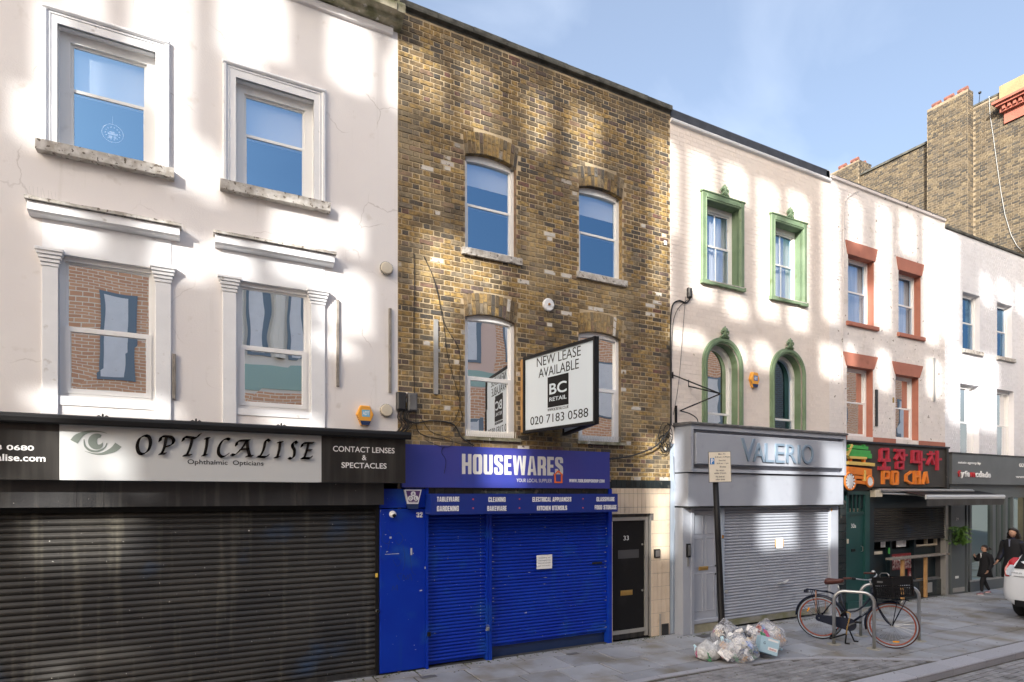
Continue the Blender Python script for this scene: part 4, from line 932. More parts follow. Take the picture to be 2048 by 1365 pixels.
MB().box(vx0+.01, X(1686.6, Yp)-.01, Yp-.0, Yp+.3, z0_-.03, z0_-.001).build('soffit_strip', m_dark, SF3)
Yq = -.22; d0, d1 = X(1389, Yq), X(1434, Yq)
MB().box(vx0, d0-.0, Yq, 0, 0, z0_-.03, .006).build('pilaster', m_vgrey, SF3); MB().box(d0-.09, d0-.06, Yq-.012, Yq, 0, z0_-.03, .005).build('pilaster_bead', m_vgrey, SF3)
MB().box(d0, vx1, Yq+.04, 0, z0_-.08, z0_-.03).build('head_rail', m_vgrey, SF3)
DY = Yq+.07; dd0, dd1 = d0+.0, d1+.06; zz0, zz1 = .24, z0_-.09
DR = MB().box(dd0, dd1, DY, DY+.045, zz0, zz1).build('door', m_vgrey, SF3)
cxm = (dd0+dd1)/2; H = zz1-zz0
for (f0, f1) in ((.07,.42),(.475,.75),(.785,.965)):
    for (a, b_) in ((dd0+.05, cxm-.035), (cxm+.035, dd1-.06)):
        p = MB(); u0, u1 = zz0+H*f0, zz0+H*f1
        p.box(a, a+.018, DY-.012, DY, u0, u1, .006); p.box(b_-.018, b_, DY-.012, DY, u0, u1, .006); p.box(a+.018, b_-.018, DY-.011, DY, u1-.018, u1, .006); p.box(a+.018, b_-.018, DY-.011, DY, u0, u0+.018, .006)
        p.build('panel_moulding', m_vgrey, DR)
lx0, lx1 = X(1397,DY), X(1416,DY); lz = Zt(1406,1137,DY)
MB().box(lx0, lx1, DY-.014, DY, lz-.035, lz+.035, .006).build('letter_plate', m_brass, DR); MB().box(lx0+.04, lx1-.04, DY-.02, DY-.013, lz-.018, lz+.018, .004).build('letter_flap', m_brass, DR)
for dz in (.02,-.13): MB().lathe((dd1-.03, DY, lz+dz+.01), (0,-1,0), [(.016,0),(.016,.01),(0,.012)], 10).build('lock', m_black, DR)
MB().box(dd0, dd1+.05, DY-.04, 0, .16, .24, .01).build('door_sill', m_vgrey, SF3); MB().box(dd0, dd1+.05, DY-.02, 0, 0, .16).build('threshold', M('dirty_cream_stone', (.35,.32,.25), (.25,.24,.16), ns=5, rough=.9), SF3)
gx0, gx1 = X(1442, Yq), X(1450.5, Yq); gx2 = X(1661.5, Yq)
MB().box(dd1+.05, gx1, Yq+.01, 0, 0, z0_-.03, .006).build('pilaster', m_vgrey2, SF3); MB().box(gx2, vx1, Yq, 0, 0, z0_-.03, .006).build('pilaster', m_vgrey, SF3)
sh = MB().box(gx1, gx2, Yq+.05, Yq+.09, .045, .16).build('shutter', M('mossy_grey_rail', (.28,.27,.25), (.18,.18,.10), ns=4, rough=.8), SF3); shutter(sh, gx1, gx2, .16, z0_-.08, Yq+.06, .056, m_vgrey, .013)
MB().box(gx1, gx2, Yq+.12, Yq+.2, 0, z0_).build('back_board', m_dark, SF3)
x, z = at(1452, 1184, Yq); MB().lathe((x, Yq-.0, z), (0,-1,0), [(.035,0),(.035,.02),(.012,.022),(.012,.04),(0,.041)], 12).build('shutter_lock', m_alu, SF3)
for (px, py) in ((1446, 1074), (1663, 1020)): x, z = at(px, py, Yq); MB().box(x-.02, x+.02, Yq-.005, Yq+.01, z-.03, z+.03).build('rusty_bracket', M('rust', (.32,.15,.04), rough=.9), SF3)
x0, x1, z0, z1 = R(1550, 1095, 1567, 1079, Yq+.04); pn = MB().box(x0, x1, Yq+.035, Yq+.04, z0, z1).build('paper_notice', m_or, None, label='small white paper in orange border taped on the grey shutter', cat='notice')
pn.data.materials[0] = M('tan_tape', (.55,.33,.15), rough=.6); MB().box(x0+.03, x1-.03, Yq+.03, Yq+.035, z0+.03, z1-.03).build('sheet', m_white, pn)
x, z = at(1561, 1166, Yq); ml = MB()
for k in range(4): ml.obox((x+.02*k, Yq-.04, z+.01*k), (1,0,.1*k-.1), (0,.9,-.4), (0,.4,.9), .08, .05, .004)
ml.build('post_bundle', m_white, None, label='folded letters stuck in the letter slot of the grey shutter', cat='letters')
# raised sign board and letters
Yb = -.41; sx0, sx1 = X(1390, Yb), X(1683, Yb); sz1 = Zt(1390, 866, Yb); sz0 = (Zt(1390, 928, Yb)+Zt(1683, 938, Yb))/2; sz1 = (sz1 + Zt(1683,884,Yb))/2
S4 = thing('shop_sign', 'grey painted fascia board with seven raised blue-grey letters on the lilac shopfront', 'shop sign', (sx0,Yb,2.9), 'fascia signs over the shops')
MB().box(sx0, sx1, Yb-.03, -.32, sz0, sz1, .01).build('board', m_vgrey, S4)
Yl = Yb-.03
for ch, a, b_, y0, y1 in (('V',1481,1509,876.5,924),('A',1505,1527,886,924.5),('L',1529,1546,887,925.5),('E',1549.5,1567,887.5,926.5),('R',1571.5,1591,889.5,927.5),('I',1595,1598.8,891,928),('O',1602.5,1625,889,929)):
    tpx(ch, a, y0, b_, y1, Yl, m_vlet, S4, name='letter', ext=.03, off=-.004)
# entry phone
x, z = at(1376, 1098, Yq-.01); ip = MB().box(x-.035, x+.045, Yq-.04, Yq, z-.15, z+.09, .008).build('entry_phone', m_black, None, label='tall grey entry phone on the lilac-grey pilaster', cat='entry phone')
MB().box(x-.022, x+.032, Yq-.045, Yq-.039, z-.12, z+.07, .004).build('faceplate', m_lead, ip); MB().box(x-.01, x+.025, Yq-.02, Yq, z-.31, z-.16).build('cable_cover', m_steel, ip)

# ================================================================== HOUSE 4 : white with orange trims
H4 = thing('terraced_house', 'white painted brick house with terracotta orange lintels and sills', 'house', (X3,0,0), 'terraced houses above the shops')
X4 = 16.47
O4 = [(12.60,13.54,6.30,7.78,0), (14.49,15.40,6.29,7.765,0), (12.56,13.50,3.80,5.33,0), (14.37,15.31,3.80,5.31,0)]
wall(H4, X3, X4, 3.3, 9.33, O4, m_po, 0, .24, mrev=m_orange); shell(H4, X3+.005, X4-.005, 9.3)
bricks(H4, X3+.004, X4-.004, 3.72, 9.28, O4, m_po, 0, .0045, 300, skip=lambda x, z: any(o[0]-.12 < x < o[1]+.12 and o[3]-.02 < z < o[3]+.31 for o in O4), wob=1)
MB().xprism([(0,9.28),(-.04,9.30),(-.045,9.35),(0,9.36),(.3,9.37),(.3,9.28)], X3, X4-.03).build('coping', m_po, H4)
cp = MB()
for q in range(40):
    a, b_ = X3+.2+(X4-X3-.2)*q/40, X3+.2+(X4-X3-.2)*(q+1)/40; cp.box(a, b_, -.03, .3, 9.355, 9.375+U(0,.012))
cp.build('coping_felt', m_slate, H4)
for i, (a, b, c, d, r) in enumerate(O4):
    e = .12 if i < 2 else .17
    MB().prism([(a-.02,d),(b+.02,d),(b+e,d+.29),(a-e+.02,d+.29)], -.02, .0).build('lintel', m_orange, H4)
    if i < 2: MB().box(a-.07, b+.12, -.06, .1, c-.09, c, .01).build('sill', m_orange, H4)
    sash(H4, a, b, c, d, 0, .15, .045, .5, glass=g_top if i < 2 else g_low, fm=m_upvc, foot=.045, curtain=(a, b-.03) if i < 2 else (a+.45, b))
for (a, b_) in ((X3+.02, 12.555), (13.505, 14.365), (15.315, X4-.02)): MB().box(a, b_, -.015, .0, 3.35, 3.80).build('painted_band', m_orange, H4)
MB().box(X(1749.5), X(1753.5), -.03, 0, Zt(1751,853), Zt(1751,780)).build('rusted_strip', m_blackm, H4); MB().box(X(1864.5), X(1868.5), -.03, 0, Zt(1866,803), Zt(1866,717)).build('galvanised_strip', m_alu, H4)
x, z = at(1786.5, 800); MB().box(x-.04, x+.04, -.008, 0, z-.07, z+.06, .01).build('brass_patch', M('old_plaque', (.35,.24,.08), rough=.7), H4)

SF4 = thing('shopfront', 'dark restaurant front with half open black shutter, posters and teal side door', 'shopfront', (X3,0,0))
ft = Zt(1700, 887); 
MB().box(X3-.3, X4-.02, .0, .1, 2.2, 3.32).build('head_board', m_dkt, SF4)
ex0 = X(1677); n = 14
for k in range(n):                                                    # dark tiled pier
    MB().box(vx1+.005, X(1690), -.03, .05, k*.17+.003, (k+1)*.17-.003, .003).build('pier_tile', m_dktile, SF4)
a0_, a1_ = X(1690), X(1735)
DR = MB().box(a0_+.04, X(1726), .0, .05, .14, 2.06).build('door', m_teal, SF4, label='teal flush door')
MB().box(a0_, a0_+.04, -.03, .05, 0, 2.55).build('door_post', m_teal, SF4); MB().box(X(1726), a1_, -.05, .05, 0, 2.55).build('door_post', m_teal, SF4); MB().box(a0_+.04, X(1726), -.03, .05, 2.06, 2.12).build('transom', m_teal, SF4); MB().box(a0_, X(1726), -.06, .05, .0, .14).build('door_step', m_teal, SF4)
MB().box(a0_+.04, X(1726), .02, .03, 2.12, 2.5).build('fanlight', g_shop, SF4)
for k in range(4):
    x = a0_+.06+k*(X(1724)-a0_-.06)/4; MB().box(x, x+.03, -.03, .0, 2.12, 2.5).build('fanlight_bar', m_teal, SF4)
MB().box(a0_, a1_, -.06, .05, 2.5, 2.58).build('door_head', m_teal, SF4)
tpx('30a', 1702, 1048, 1712, 1056, -.0, m_white, DR); x, z = at(1706, 1101); MB().box(x-.07, x+.07, -.012, 0, z-.03, z+.03, .005).build('letter_plate', m_black, DR)
x, z = at(1722, 1098); MB().tube([(x,-.0,z-.06),(x,-.04,z-.05),(x,-.04,z+.05),(x,0,z+.06)], .008, 6).build('pull_handle', m_steel, DR)
x, z = at(1691, 1083); MB().box(x, x+.05, -.045, -.03, z-.05, z+.05, .005).build('bell_push', m_vent, SF4)
b0_, b1_ = X(1743, .02), X(1888, .02); zsh = (Zt(1743,1084,.02)+Zt(1888,1077,.02))/2
sh = MB().box(b0_, b1_, .0, .05, zsh, zsh+.05).build('shutter', m_blackm, SF4, label='half open black shutter'); shutter(sh, b0_, b1_, zsh+.05, 2.5, .02, .055, m_slatk, .014)
MB().box(a1_, b0_, -.04, .1, 0, 2.6).build('pier', m_dkt, SF4); MB().box(b1_, b1_+.12, -.02, .1, 0, 2.6).build('shutter_guide', m_alu, SF4); MB().box(b1_+.12, X4+.15, -.0, .1, 0, 2.6).build('pier', m_black, SF4)
# counter front below the shutter
st = MB().box(b0_, b1_, .22, .30, .42, zsh-.22).build('counter_front', m_dkt, SF4)
for (p, q) in ((1777, 1781), (1825, 1829)): MB().box(X(p,.16), X(q,.16), .12, .24, .0, 1.9).build('mullion', m_dkt, SF4)
n = 12
for k in range(n):
    a = b0_+(b1_-b0_)*k/n; MB().box(a+.004, a+(b1_-b0_)/n-.004, .08, .2, .0, .40, .004).build('plinth_tile', m_dktile, SF4)
MB().box(b0_, b1_, .10, .3, .40, .44).build('ledge', m_lead, SF4)
vx, vz = at(1857, 1190, .08); MB().box(vx-.13, vx+.13, .06, .08, .10, .34).build('air_grille', m_alu, SF4)
for (p0_, y0, p1_, y1) in ((1831,1080,1872,1090),): 
    x0, x1, z0, z1 = R(p0_, y1, p1_, y0, .18); z0, z1 = min(z0,z1), max(z0,z1); f = MB(); f.box(x0, x1, .15, .22, z0-.04, z0+.0); f.box(x1-.04, x1, .15, .22, z0, z1+.2); f.box((x0+x1)/2-.02, (x0+x1)/2+.02, .15, .22, z0, z1+.2); f.build('window_frame', M('cream_frame', (.6,.52,.4), rough=.5), SF4)
MB().box(X(1743,.3), b1_, .45, .5, .4, 2.4).build('interior_backdrop', m_dark, SF4)
bt = [( .05,.4,.1),(.5,.05,.05),(.7,.6,.5),(.1,.2,.1),(.5,.3,.1)]
for k in range(9):
    x = X(1832+k*4.4, .3); MB().lathe((x,.32,1.58), (0,0,1), [(.035,0),(.035,.14),(.014,.19),(.014,.26),(0,.26)], 8).build('bottle', M('bottle%d' % (k % 5), bt[k % 5], rough=.2) if k < 5 else bpy.data.materials['bottle%d' % (k % 5)], None, label='small bottle on the shelf under the half open shutter', cat='bottle', group='bottles on the restaurant shelf')
# posters
m_pos = M('food_photo_print', (.62,.40,.38), (.25,.06,.07), rough=.4, ns=16, lo=.46, hi=.54, dirt=((.75,.72,.68), 11, .55, .6))
for (p0_, y0, p1_, y1, lab) in ((1779,1111,1824,1138,'row of food photographs in a red border on the dark counter front'),(1817,1142,1824,1166,'lower narrow food poster half hidden by the black crate')):
    x0, x1 = X(p0_,.2), X(p1_,.2); z1, z0 = Zt((p0_+p1_)/2,y0,.2), Zt((p0_+p1_)/2,y1,.2)
    ps = MB().box(x0-.02, x1+.02, .195, .205, z0-.02, z1+.04).build('poster', M('dark_red_print', (.22,.03,.035), rough=.4), None, label=lab, cat='poster')
    for k in range(4 if p1_-p0_ > 20 else 1):
        n = 4 if p1_-p0_ > 20 else 1; MB().box(x0+(x1-x0)*k/n+.01, x0+(x1-x0)*(k+1)/n-.01, .19, .194, z0, z1-.02).build('photograph', m_pos, ps)
for (p0_, y0, p1_, y1, lab) in ((1761,1082,1770,1095,'white menu sheet left of the posters'),(1792,1081,1811,1094,'wide white menu sheet above the posters'),(1748,1103,1764,1109,'cream notice strip low on the left of the counter')):
    x0, x1 = X(p0_,.15), X(p1_,.15); z1, z0 = Zt((p0_+p1_)/2,y0,.15), Zt((p0_+p1_)/2,y1,.15); MB().box(x0, x1, .14, .146, z0, z1).build('menu', m_curt if y0 < 1100 else m_vent, None, label=lab, cat='menu')
MB().box(X(1776,.1)-.0, X(1778,.1), .08, .1, Zt(1777,1108,.1), Zt(1777,1096,.1)).build('green_tag', m_plgr, SF4)
# timber shelf table
tb = thing('standing_table', 'long narrow standing table on new pine posts in front of the restaurant', 'table', (X(1850,-.3),-.3,0))
gxy = lambda px, py: ((CA+(px-1024)/FPX*SA)*EH*FPX/(py-HY), (SA-(px-1024)/FPX*CA)*EH*FPX/(py-HY)-PD)
pA, pB, pC = gxy(1805,1203), gxy(1851,1195), gxy(1900,1187.5)
zt_ = 1.02
ang = Vector((pC[0]-pA[0], pC[1]-pA[1], 0)); l = ang.length; u = ang/l
ctr = Vector((pA[0], pA[1], zt_))+u*(l/2-.15); MB().obox(ctr, u, (-u.y,u.x,0), (0,0,1), l/2+.42, .08, .022).build('table_top', m_timber, tb)
for (x, y) in (pA, pB, pC):
    MB().obox((x,y,zt_/2-.01), u, (-u.y,u.x,0), (0,0,1), .035, .03, zt_/2-.012).build('leg', m_pine, tb); MB().obox((x-.15,y+.12,.42), u, (-u.y,u.x,0), (0,0,1), .17, .02, .025).build('brace', m_pine, tb)

# fascia sign of planks
Yk = -.12
S5 = thing('shop_sign', 'dark restaurant fascia with coloured wooden plank cart and red plank characters', 'shop sign', (X(1694,Yk),Yk,2.8), 'fascia signs over the shops')
sx0, sx1 = cx1+.02, X(1893, Yk); zt = (Zt(1694,884,Yk)+Zt(1893,897,Yk))/2; zb = Zt(1890, 975, Yk)
MB().box(sx0, sx1, Yk, -.01, zb, zt).build('board', m_char, S5)
MB().xprism([(0,zt),(Yk-.05,zt-.01),(Yk-.06,zt+.03),(0,zt+.05)], sx0, sx1+.05).build('capping', m_slate, S5)
MB().box(sx1-.07, sx1, Yk-.05, 0, zb-.03, zt).build('end_post', m_blackm, S5)
def plank(px0, py0, px1, py1, w, m, name='plank', y=Yk-.03, th=.03):
    a = Vector(at(px0, py0, y)); b = Vector(at(px1, py1, y)); d = (b-a); l = d.length; d.normalize(); nrm = Vector((-d.y, d.x))*w/2
    P = [a-nrm, b-nrm, b+nrm, a+nrm]; MB().prism([(p.x, p.y) for p in P], y-th*U(.9,1.15), y+.035).build(name, m, S5)
px = .0115
K = [(761,899,761,922,.07),(775,899,775,921,.06),(758,921,779,921,.07),(762,899,776,899,.06),(768,921,768,939,.06),(757,937,779,937,.08),
 (789,901,806,902,.06),(799,903,790,920,.07),(796,908,803,920,.07),(806,899,806,922,.065),(806,911,813,911,.05),(793,925,793,938,.06),(805,924,805,938,.06),(793,925,806,925,.05),(793,937,806,938,.05),
 (825,903,825,925,.07),(835,903,835,925,.05),(824,903,836,903,.05),(823,924,839,925,.06),(841,902,841,942,.07),(841,919,849,920,.05),
 (856,909,869,908,.05),(862,903,862,911,.05),(863,911,854,930,.06),(862,915,867,929,.06),(874,902,874,941,.06),(874,919,881,919,.05)]
for (a,b,c,d,w) in K: plank(a+1000,b,c+1000,d,w,m_red,'character_plank')
for (a,b,c,d,w) in [(766,942,766,969,.07),(776,943,776,957,.055),(766,944,776,944,.05),(766,957,776,957,.05),(784,944,784,968,.07),(794,944,794,968,.07),(784,944,794,944,.05),(784,968,794,968,.05),
    (822,944,812,951,.045),(812,950,812,963,.05),(812,962,822,968,.045),(829,942,829,969,.07),(838,942,838,969,.07),(829,953,838,953,.05),(851,945,845,969,.06),(851,944,855,967,.06)]: plank(a+1000,b,c+1000,d,w,m_plor,'letter_plank')
for a in [(1696,893,1734,897,.07,m_plgr),(1694,902,1738,906,.08,m_plgr),(1695,909,1741,913,.10,m_plgr),(1697,915,1731,917,.05,m_plye),(1700,918,1700,929,.06,m_plor),(1727,918,1727,932,.06,m_plor),(1693,926,1747,930,.07,m_plye),
    (1693,937,1741,942,.08,m_plor),(1693,944,1741,949,.08,m_plor),(1704,954,1740,957,.07,m_plor),(1708,964,1740,967,.07,m_plor),(1703,890,1693,912,.045,m_plye),(1728,941,1728,963,.05,m_plye),(1727,890,1727,896,.05,m_plgr)]: plank(*a[:5], a[5], 'cart_plank', y=Yk-.05 if a[5] is m_plye else Yk-.03)
for (px, py, r) in ((1700, 963, .185), (1739.5, 963.5, .115)):
    x, z = at(px, py, Yk-.07); wmb = MB(); wmb.tube([(x+r*math.cos(k*.262), Yk-.07, z+r*math.sin(k*.262)) for k in range(24)], .024, 6, closed=True); wh = wmb.build('cart_wheel', m_plor, S5, smooth=True)
    s = MB()
    for k in range(6):
        a = k*math.pi/6+.2; s.obox((x, Yk-.07-.001*k, z), (math.cos(a),0,math.sin(a)), (0,1,0), (-math.sin(a),0,math.cos(a)), r*.95, .008, .02)
    s.build('wheel_spokes', m_white, wh)

# awning
AW = thing('awning', 'folded retractable awning with dark fabric and pale aluminium front bar', 'awning', (X(1760,-.2),-.2,2.6))
az = Zt(1760, 983, -.15); x0, x1 = X(1758,-.15), X(1945,-.15)
MB().xprism([(0,az-.02),(-.18,az-.02),(-.2,az+.02),(-.15,az+.06),(0,az+.07)], x0, x1).build('cassette', m_alu, AW)
fy = -.62; ax0, ax1 = X(1850, fy), X(2007, fy); afz = (Zt(1852,993,fy)+Zt(2007,995,fy))/2
MB().xprism([(fy,afz-.05),(fy-.03,afz-.05),(fy-.045,afz),(fy-.03,afz+.045),(fy,afz+.05)], ax0, ax1).build('front_bar', m_sgrey, AW)
MB().add([(ax0,fy,afz+.03),(ax1,fy,afz+.03),(ax1,-.1,az+.02),(ax0-.25,-.1,az+.02)], [(0,1,2,3)]).build('canopy', m_black, AW)
vl = MB(); n = 30
for k in range(n):
    a, b_ = ax0+.03+(ax1-ax0-.05)*k/n, ax0+.03+(ax1-ax0-.05)*(k+1)/n; vl.add([(a,fy-.02+.008*math.sin(k),afz-.05),(b_,fy-.02+.008*math.sin(k+1),afz-.05),(b_,fy-.02+.012*math.sin(k*1.3+1.3),afz-.2),(a,fy-.02+.012*math.sin(k*1.3),afz-.2)], [(0,1,2,3)])
vl.build('valance', m_char, AW, smooth=True)
for (xa, xb) in ((x0+.1, ax0+.1), (x1-.2, ax1-.6)): MB().tube([(xa,-.15,az-.05),((xa+xb)/2+.5,-.35,az-.08),(xb,fy+.03,afz)], .02, 6).build('folding_arm', m_alu, AW)
MB().box(x0-.15, x0+.12, -.16, 0, az-.13, az+.02, .01).build('bracket', m_vent, AW)

# ================================================================== HOUSE 5
H5 = thing('terraced_house', 'cool white painted brick house at the right, above the glass shopfront', 'house', (X4,0,0), 'terraced houses above the shops')
X5 = 20.58
O5 = [(17.28,18.12,6.23,7.70,0), (19.01,19.82,6.23,7.69,0), (17.16,18.08,3.40,5.34,0), (19.0,19.92,3.40,5.35,0)]
wall(H5, X4, X5, 3.1, 9.19, O5, m_wh, 0, .2); shell(H5, X4+.005, X5-.005, 9.15)
bricks(H5, X4+.004, X5-.004, 3.2, 9.14, O5, m_wh, 0, .005, 300, wob=1)
MB().xprism([(0,9.14),(-.04,9.15),(-.045,9.20),(.3,9.23),(.3,9.14)], X4-.02, X5+.4).build('coping', m_coping, H5)
for i, (a, b, c, d, r) in enumerate(O5):
    if i < 2: MB().box(a-.05, b+.1, -.06, .1, c-.10, c, .01).build('sill', m_sill, H5)
    w = sash(H5, a, b, c, d, 0, .12, .045, .5, glass=g_low if i > 1 else g_top, fm=m_upvc, foot=.045)
    MB().box(a+.2, b-.2, .105, .12, d-.09, d-.06).build('trickle_vent', m_upvc, w)
SF5 = thing('shopfront', 'grey-green glass estate agency front with slim metal mullions', 'shopfront', (X4,0,0))
Ys = -.02; gx0 = X(1903, Ys)
MB().box(X4+.15, X5, -.03, .1, 2.42, 3.15).build('head_board', m_shopg, SF5); MB().box(X4+.18, X(1927,Ys), -.05, .1, 0, 2.5).build('grey_pier', m_shopg, SF5)
for (p, w) in ((1930,.07),(1936,.10),(1982,.16),(1996,.05),(2008,.12),(2022,.05)): MB().box(X(p,Ys), X(p,Ys)+w, -.06, .06, 0, 2.45).build('mullion', m_shopg, SF5)
for (p, q) in ((1938, 1982), (1984, 2012), (2014, 2046)): MB().add([(X(p,0),.0,.28),(X(q,0),.0,.28),(X(q,0),.0,2.42),(X(p,0),.0,2.42)], [(0,1,2,3)]).build('pane', g_shop, SF5)
MB().box(X(1936,Ys), X5, -.07, .06, 0, .26).build('stall_riser', m_shopg, SF5); MB().box(X(1936,Ys), X5, -.075, .06, .26, .30).build('sill', m_alu, SF5)
MB().box(X(1936,Ys), X5, .9, .95, 0, 2.9).build('interior_wall', M('teal_white_interior', (.45,.55,.53), rough=.8), SF5)
MB().box(X4+.25, X(1925,Ys), -.07, 0, .05, .16).build('doorstep', m_alu, SF5); x, z = at(1914,1155,-.06); MB().box(x-.06, x+.08, -.06, -.05, z-.03, z+.03).build('white_plaque', m_white, SF5)
tpx('29', 1912, 1036, 1917, 1041, -.051, m_greyv, SF5)
# printed lines on the glass
for (p0_, y0, p1_, y1, s) in ((1956,1124,1966,1127,'FOR SALE'),(1957,1128,1966,1131,'TO LET')): tpx(s, p0_, y0, p1_, y1, -.01, m_white, SF5)
Yg = -.14
S6 = thing('shop_sign', 'grey estate agency fascia with small white and red typewriter lettering', 'shop sign', (X(1906,Yg),Yg,2.8), 'fascia signs over the shops')
sx0 = X(1904.5, Yg); zt = (Zt(1906,908,Yg)+Zt(2048,916,Yg))/2; zb = (Zt(1906,969.5,Yg)+Zt(2048,970,Yg))/2
MB().box(sx0, 20.5, Yg, -.01, zb, zt, .006).build('board', m_fyfe, S6); MB().box(sx0-.02, 20.5, Yg-.01, 0, zt, zt+.04).build('capping', m_blackm, S6)
tpx('estate agency by', 1916, 922.5, 1961, 931, Yg, m_white, S6, off=.01, ext=.012); m_redl = M('red_letters', (.55,.02,.03), rough=.4)
for ch, a, b_, y0, y1, mm in (('f',1915,1920.5,941,954,m_redl),('y',1921,1927.5,944.5,957,m_white),('f',1928.5,1933,942,954,m_white),('e',1933.5,1938,945,954.3,m_white),('m',1940.5,1949,945,955,m_redl),('c',1950.5,1955.5,946,955,m_white),('d',1956.5,1962,942.5,955.3,m_white),('a',1963,1967.7,947,955.5,m_white),('d',1968.5,1974,944,956,m_white),('e',1975,1980,947.5,956,m_white)):
    tpx(ch, a, y0, b_, y1, Yg, mm, S6, name='letter', ext=.02, off=.02)
tpx('020 7613', 2038, 927, 2075, 936, Yg, m_white, S6, off=.01, ext=.012); tpx('www.fyfe', 2031, 951, 2068, 959, Yg, m_white, S6, off=.01, ext=.012)

# ================================================================== GABLE building beyond
G = thing('corner_building', 'tall weathered grey brick building with a windowless flank wall beyond the terrace', 'building', (20.6,0,0))
XG = 20.62
b = MB(); b.add([(XG,-.2,0),(XG,4.75,0),(XG,4.75,13.72),(XG,2.43,13.72),(XG,2.43,14.15),(XG,-.2,14.15)], [tuple(range(6))]); b.build('flank_wall', m_gmort, G)
MB().add([(XG,4.75,0),(XG,9,0),(XG,9,13.3),(XG,4.75,13.3)], [(0,1,2,3)]).build('flank_wall', m_gmort, G)
bd = MB(); bd.box(XG+.01, 34, -.19, 9, 0, 13.25); bd.build('body', m_gmort, G)
def gskip(y, z): return (y > 2.43 and z > 13.7) or (1.28 < y < 2.45)
bricks(G, -.19, 4.74, 8.9, 14.12, [], m_gable, XG, .008, 230, ax='y', skip=gskip, ch=.0763, pair=.318)
st = MB().box(XG-.3, XG, 1.30, 2.43, 8, 14.62).build('chimney_stack', m_gmort, G)
bricks(st, 1.30, 2.43, 8.9, 14.6, [], m_gable, XG-.3, .008, 120, ax='y')
# brick courses on the stack face turned to the street
e = MB()
for r in range(75):
    z = 8.9+r*.0763
    for (a, b_) in (((XG-.3, XG-.2), (XG-.19, XG-.01)) if r % 2 else ((XG-.3, XG-.12), (XG-.11, XG-.01))): e.box(a+.003, b_-.003, 1.294, 1.302, z+.004, z+.07, .002)
e.build('brickwork', m_gable, st, kind='stuff')
st2 = MB().box(XG-.15, XG+.6, 4.75, 6.1, 10, 14.25).build('chimney_stack', m_gmort, G); bricks(st2, 4.75, 6.1, 12.6, 14.24, [], m_gable, XG-.15, .008, 60, ax='y')
e = MB()
for r in range(22):
    z = 12.6+r*.0763
    for k in range(4): e.box(XG-.14+k*.18+(r%2)*.06, XG+.02+k*.18+(r%2)*.06, 4.743, 4.752, z+.004, z+.07, .002)
e.build('brickwork', m_gable, st2, kind='stuff')
m_pot = M('red_clay', (.25,.10,.075), (.16,.07,.055), rough=.85, ns=6)
for (y0, y1, z, xx) in ((1.34,1.68,14.66,XG-.15),(1.72,2.05,14.66,XG-.15),(2.08,2.40,14.66,XG-.15),(4.8,5.15,14.30,XG),(5.25,5.6,14.3,XG),(4.8,5.0,14.27,XG+.4)):
    t = MB(); t.tube([(xx,y0+.03,z+.08),(xx,y1-.05,z+.08)], .065, 10); t.tube([(xx,(y0+y1)/2,z-.08),(xx,(y0+y1)/2,z+.04)], .08, 10); t.build('chimney_pot', m_pot, G)
MB().box(XG-.06, XG+.3, 2.43, 4.75, 13.72, 13.79).build('coping', m_coping, G); MB().box(XG-.02, XG+.3, .6, 1.3, 14.15, 14.2).build('coping', m_coping, G)
MB().box(XG-.10, XG+.4, -.4, .60, 13.82, 14.32).build('stone_parapet', M('ochre_stone', (.38,.28,.15), (.28,.20,.11), rough=.9, ns=2), G)
m_tc = M('red_terracotta', (.40,.13,.09), (.32,.10,.07), rough=.7, ns=3)
t = MB(); t.hprism([(XG-.35,-.6),(XG+.1,-.6),(XG+.1,.68),(XG-.35,.68)], 13.75, 13.82); t.hprism([(XG-.28,-.6),(XG+.1,-.6),(XG+.1,.62),(XG-.28,.62)], 13.68, 13.75); t.hprism([(XG-.16,-.6),(XG+.1,-.6),(XG+.1,.56),(XG-.16,.56)], 13.52, 13.68); t.hprism([(XG-.06,-.6),(XG+.1,-.6),(XG+.1,.5),(XG-.06,.5)], 13.2, 13.52)
for k in range(8): t.box(XG-.22, XG-.1, -.5+k*.13, -.43+k*.13, 13.57, 13.68)
t.build('cornice', m_tc, G)
P = []
for (px, py) in ((1978,193),(1980,230),(1986,270),(1994,330),(2002,385),(2010,430),(2022,470),(2034,492),(2047,505)):
    xi = (px-1024)/FPX; t_ = (XG-.03)/(CA+xi*SA); P.append((XG-.03, (SA-xi*CA)*t_-PD, EH+t_*(HY-py)/FPX))
MB().tube(P, .008, 5).build('cable', m_cabg, None, label='pale loose cable hanging down the tall grey brick flank wall', cat='cable')
x, y, z = XG, 1.15, 14.2; a = MB(); a.tube([(x,y,z),(x+.05,y,z+.28)], .008, 4); a.lathe((x+.05,y,z+.28), (0,0,1), [(0,0),(.04,.02),(.04,.06),(0,.08)], 8); a.build('roof_camera', m_black, None, label='tiny black ball on a thin rod beside the tall chimney', cat='aerial')
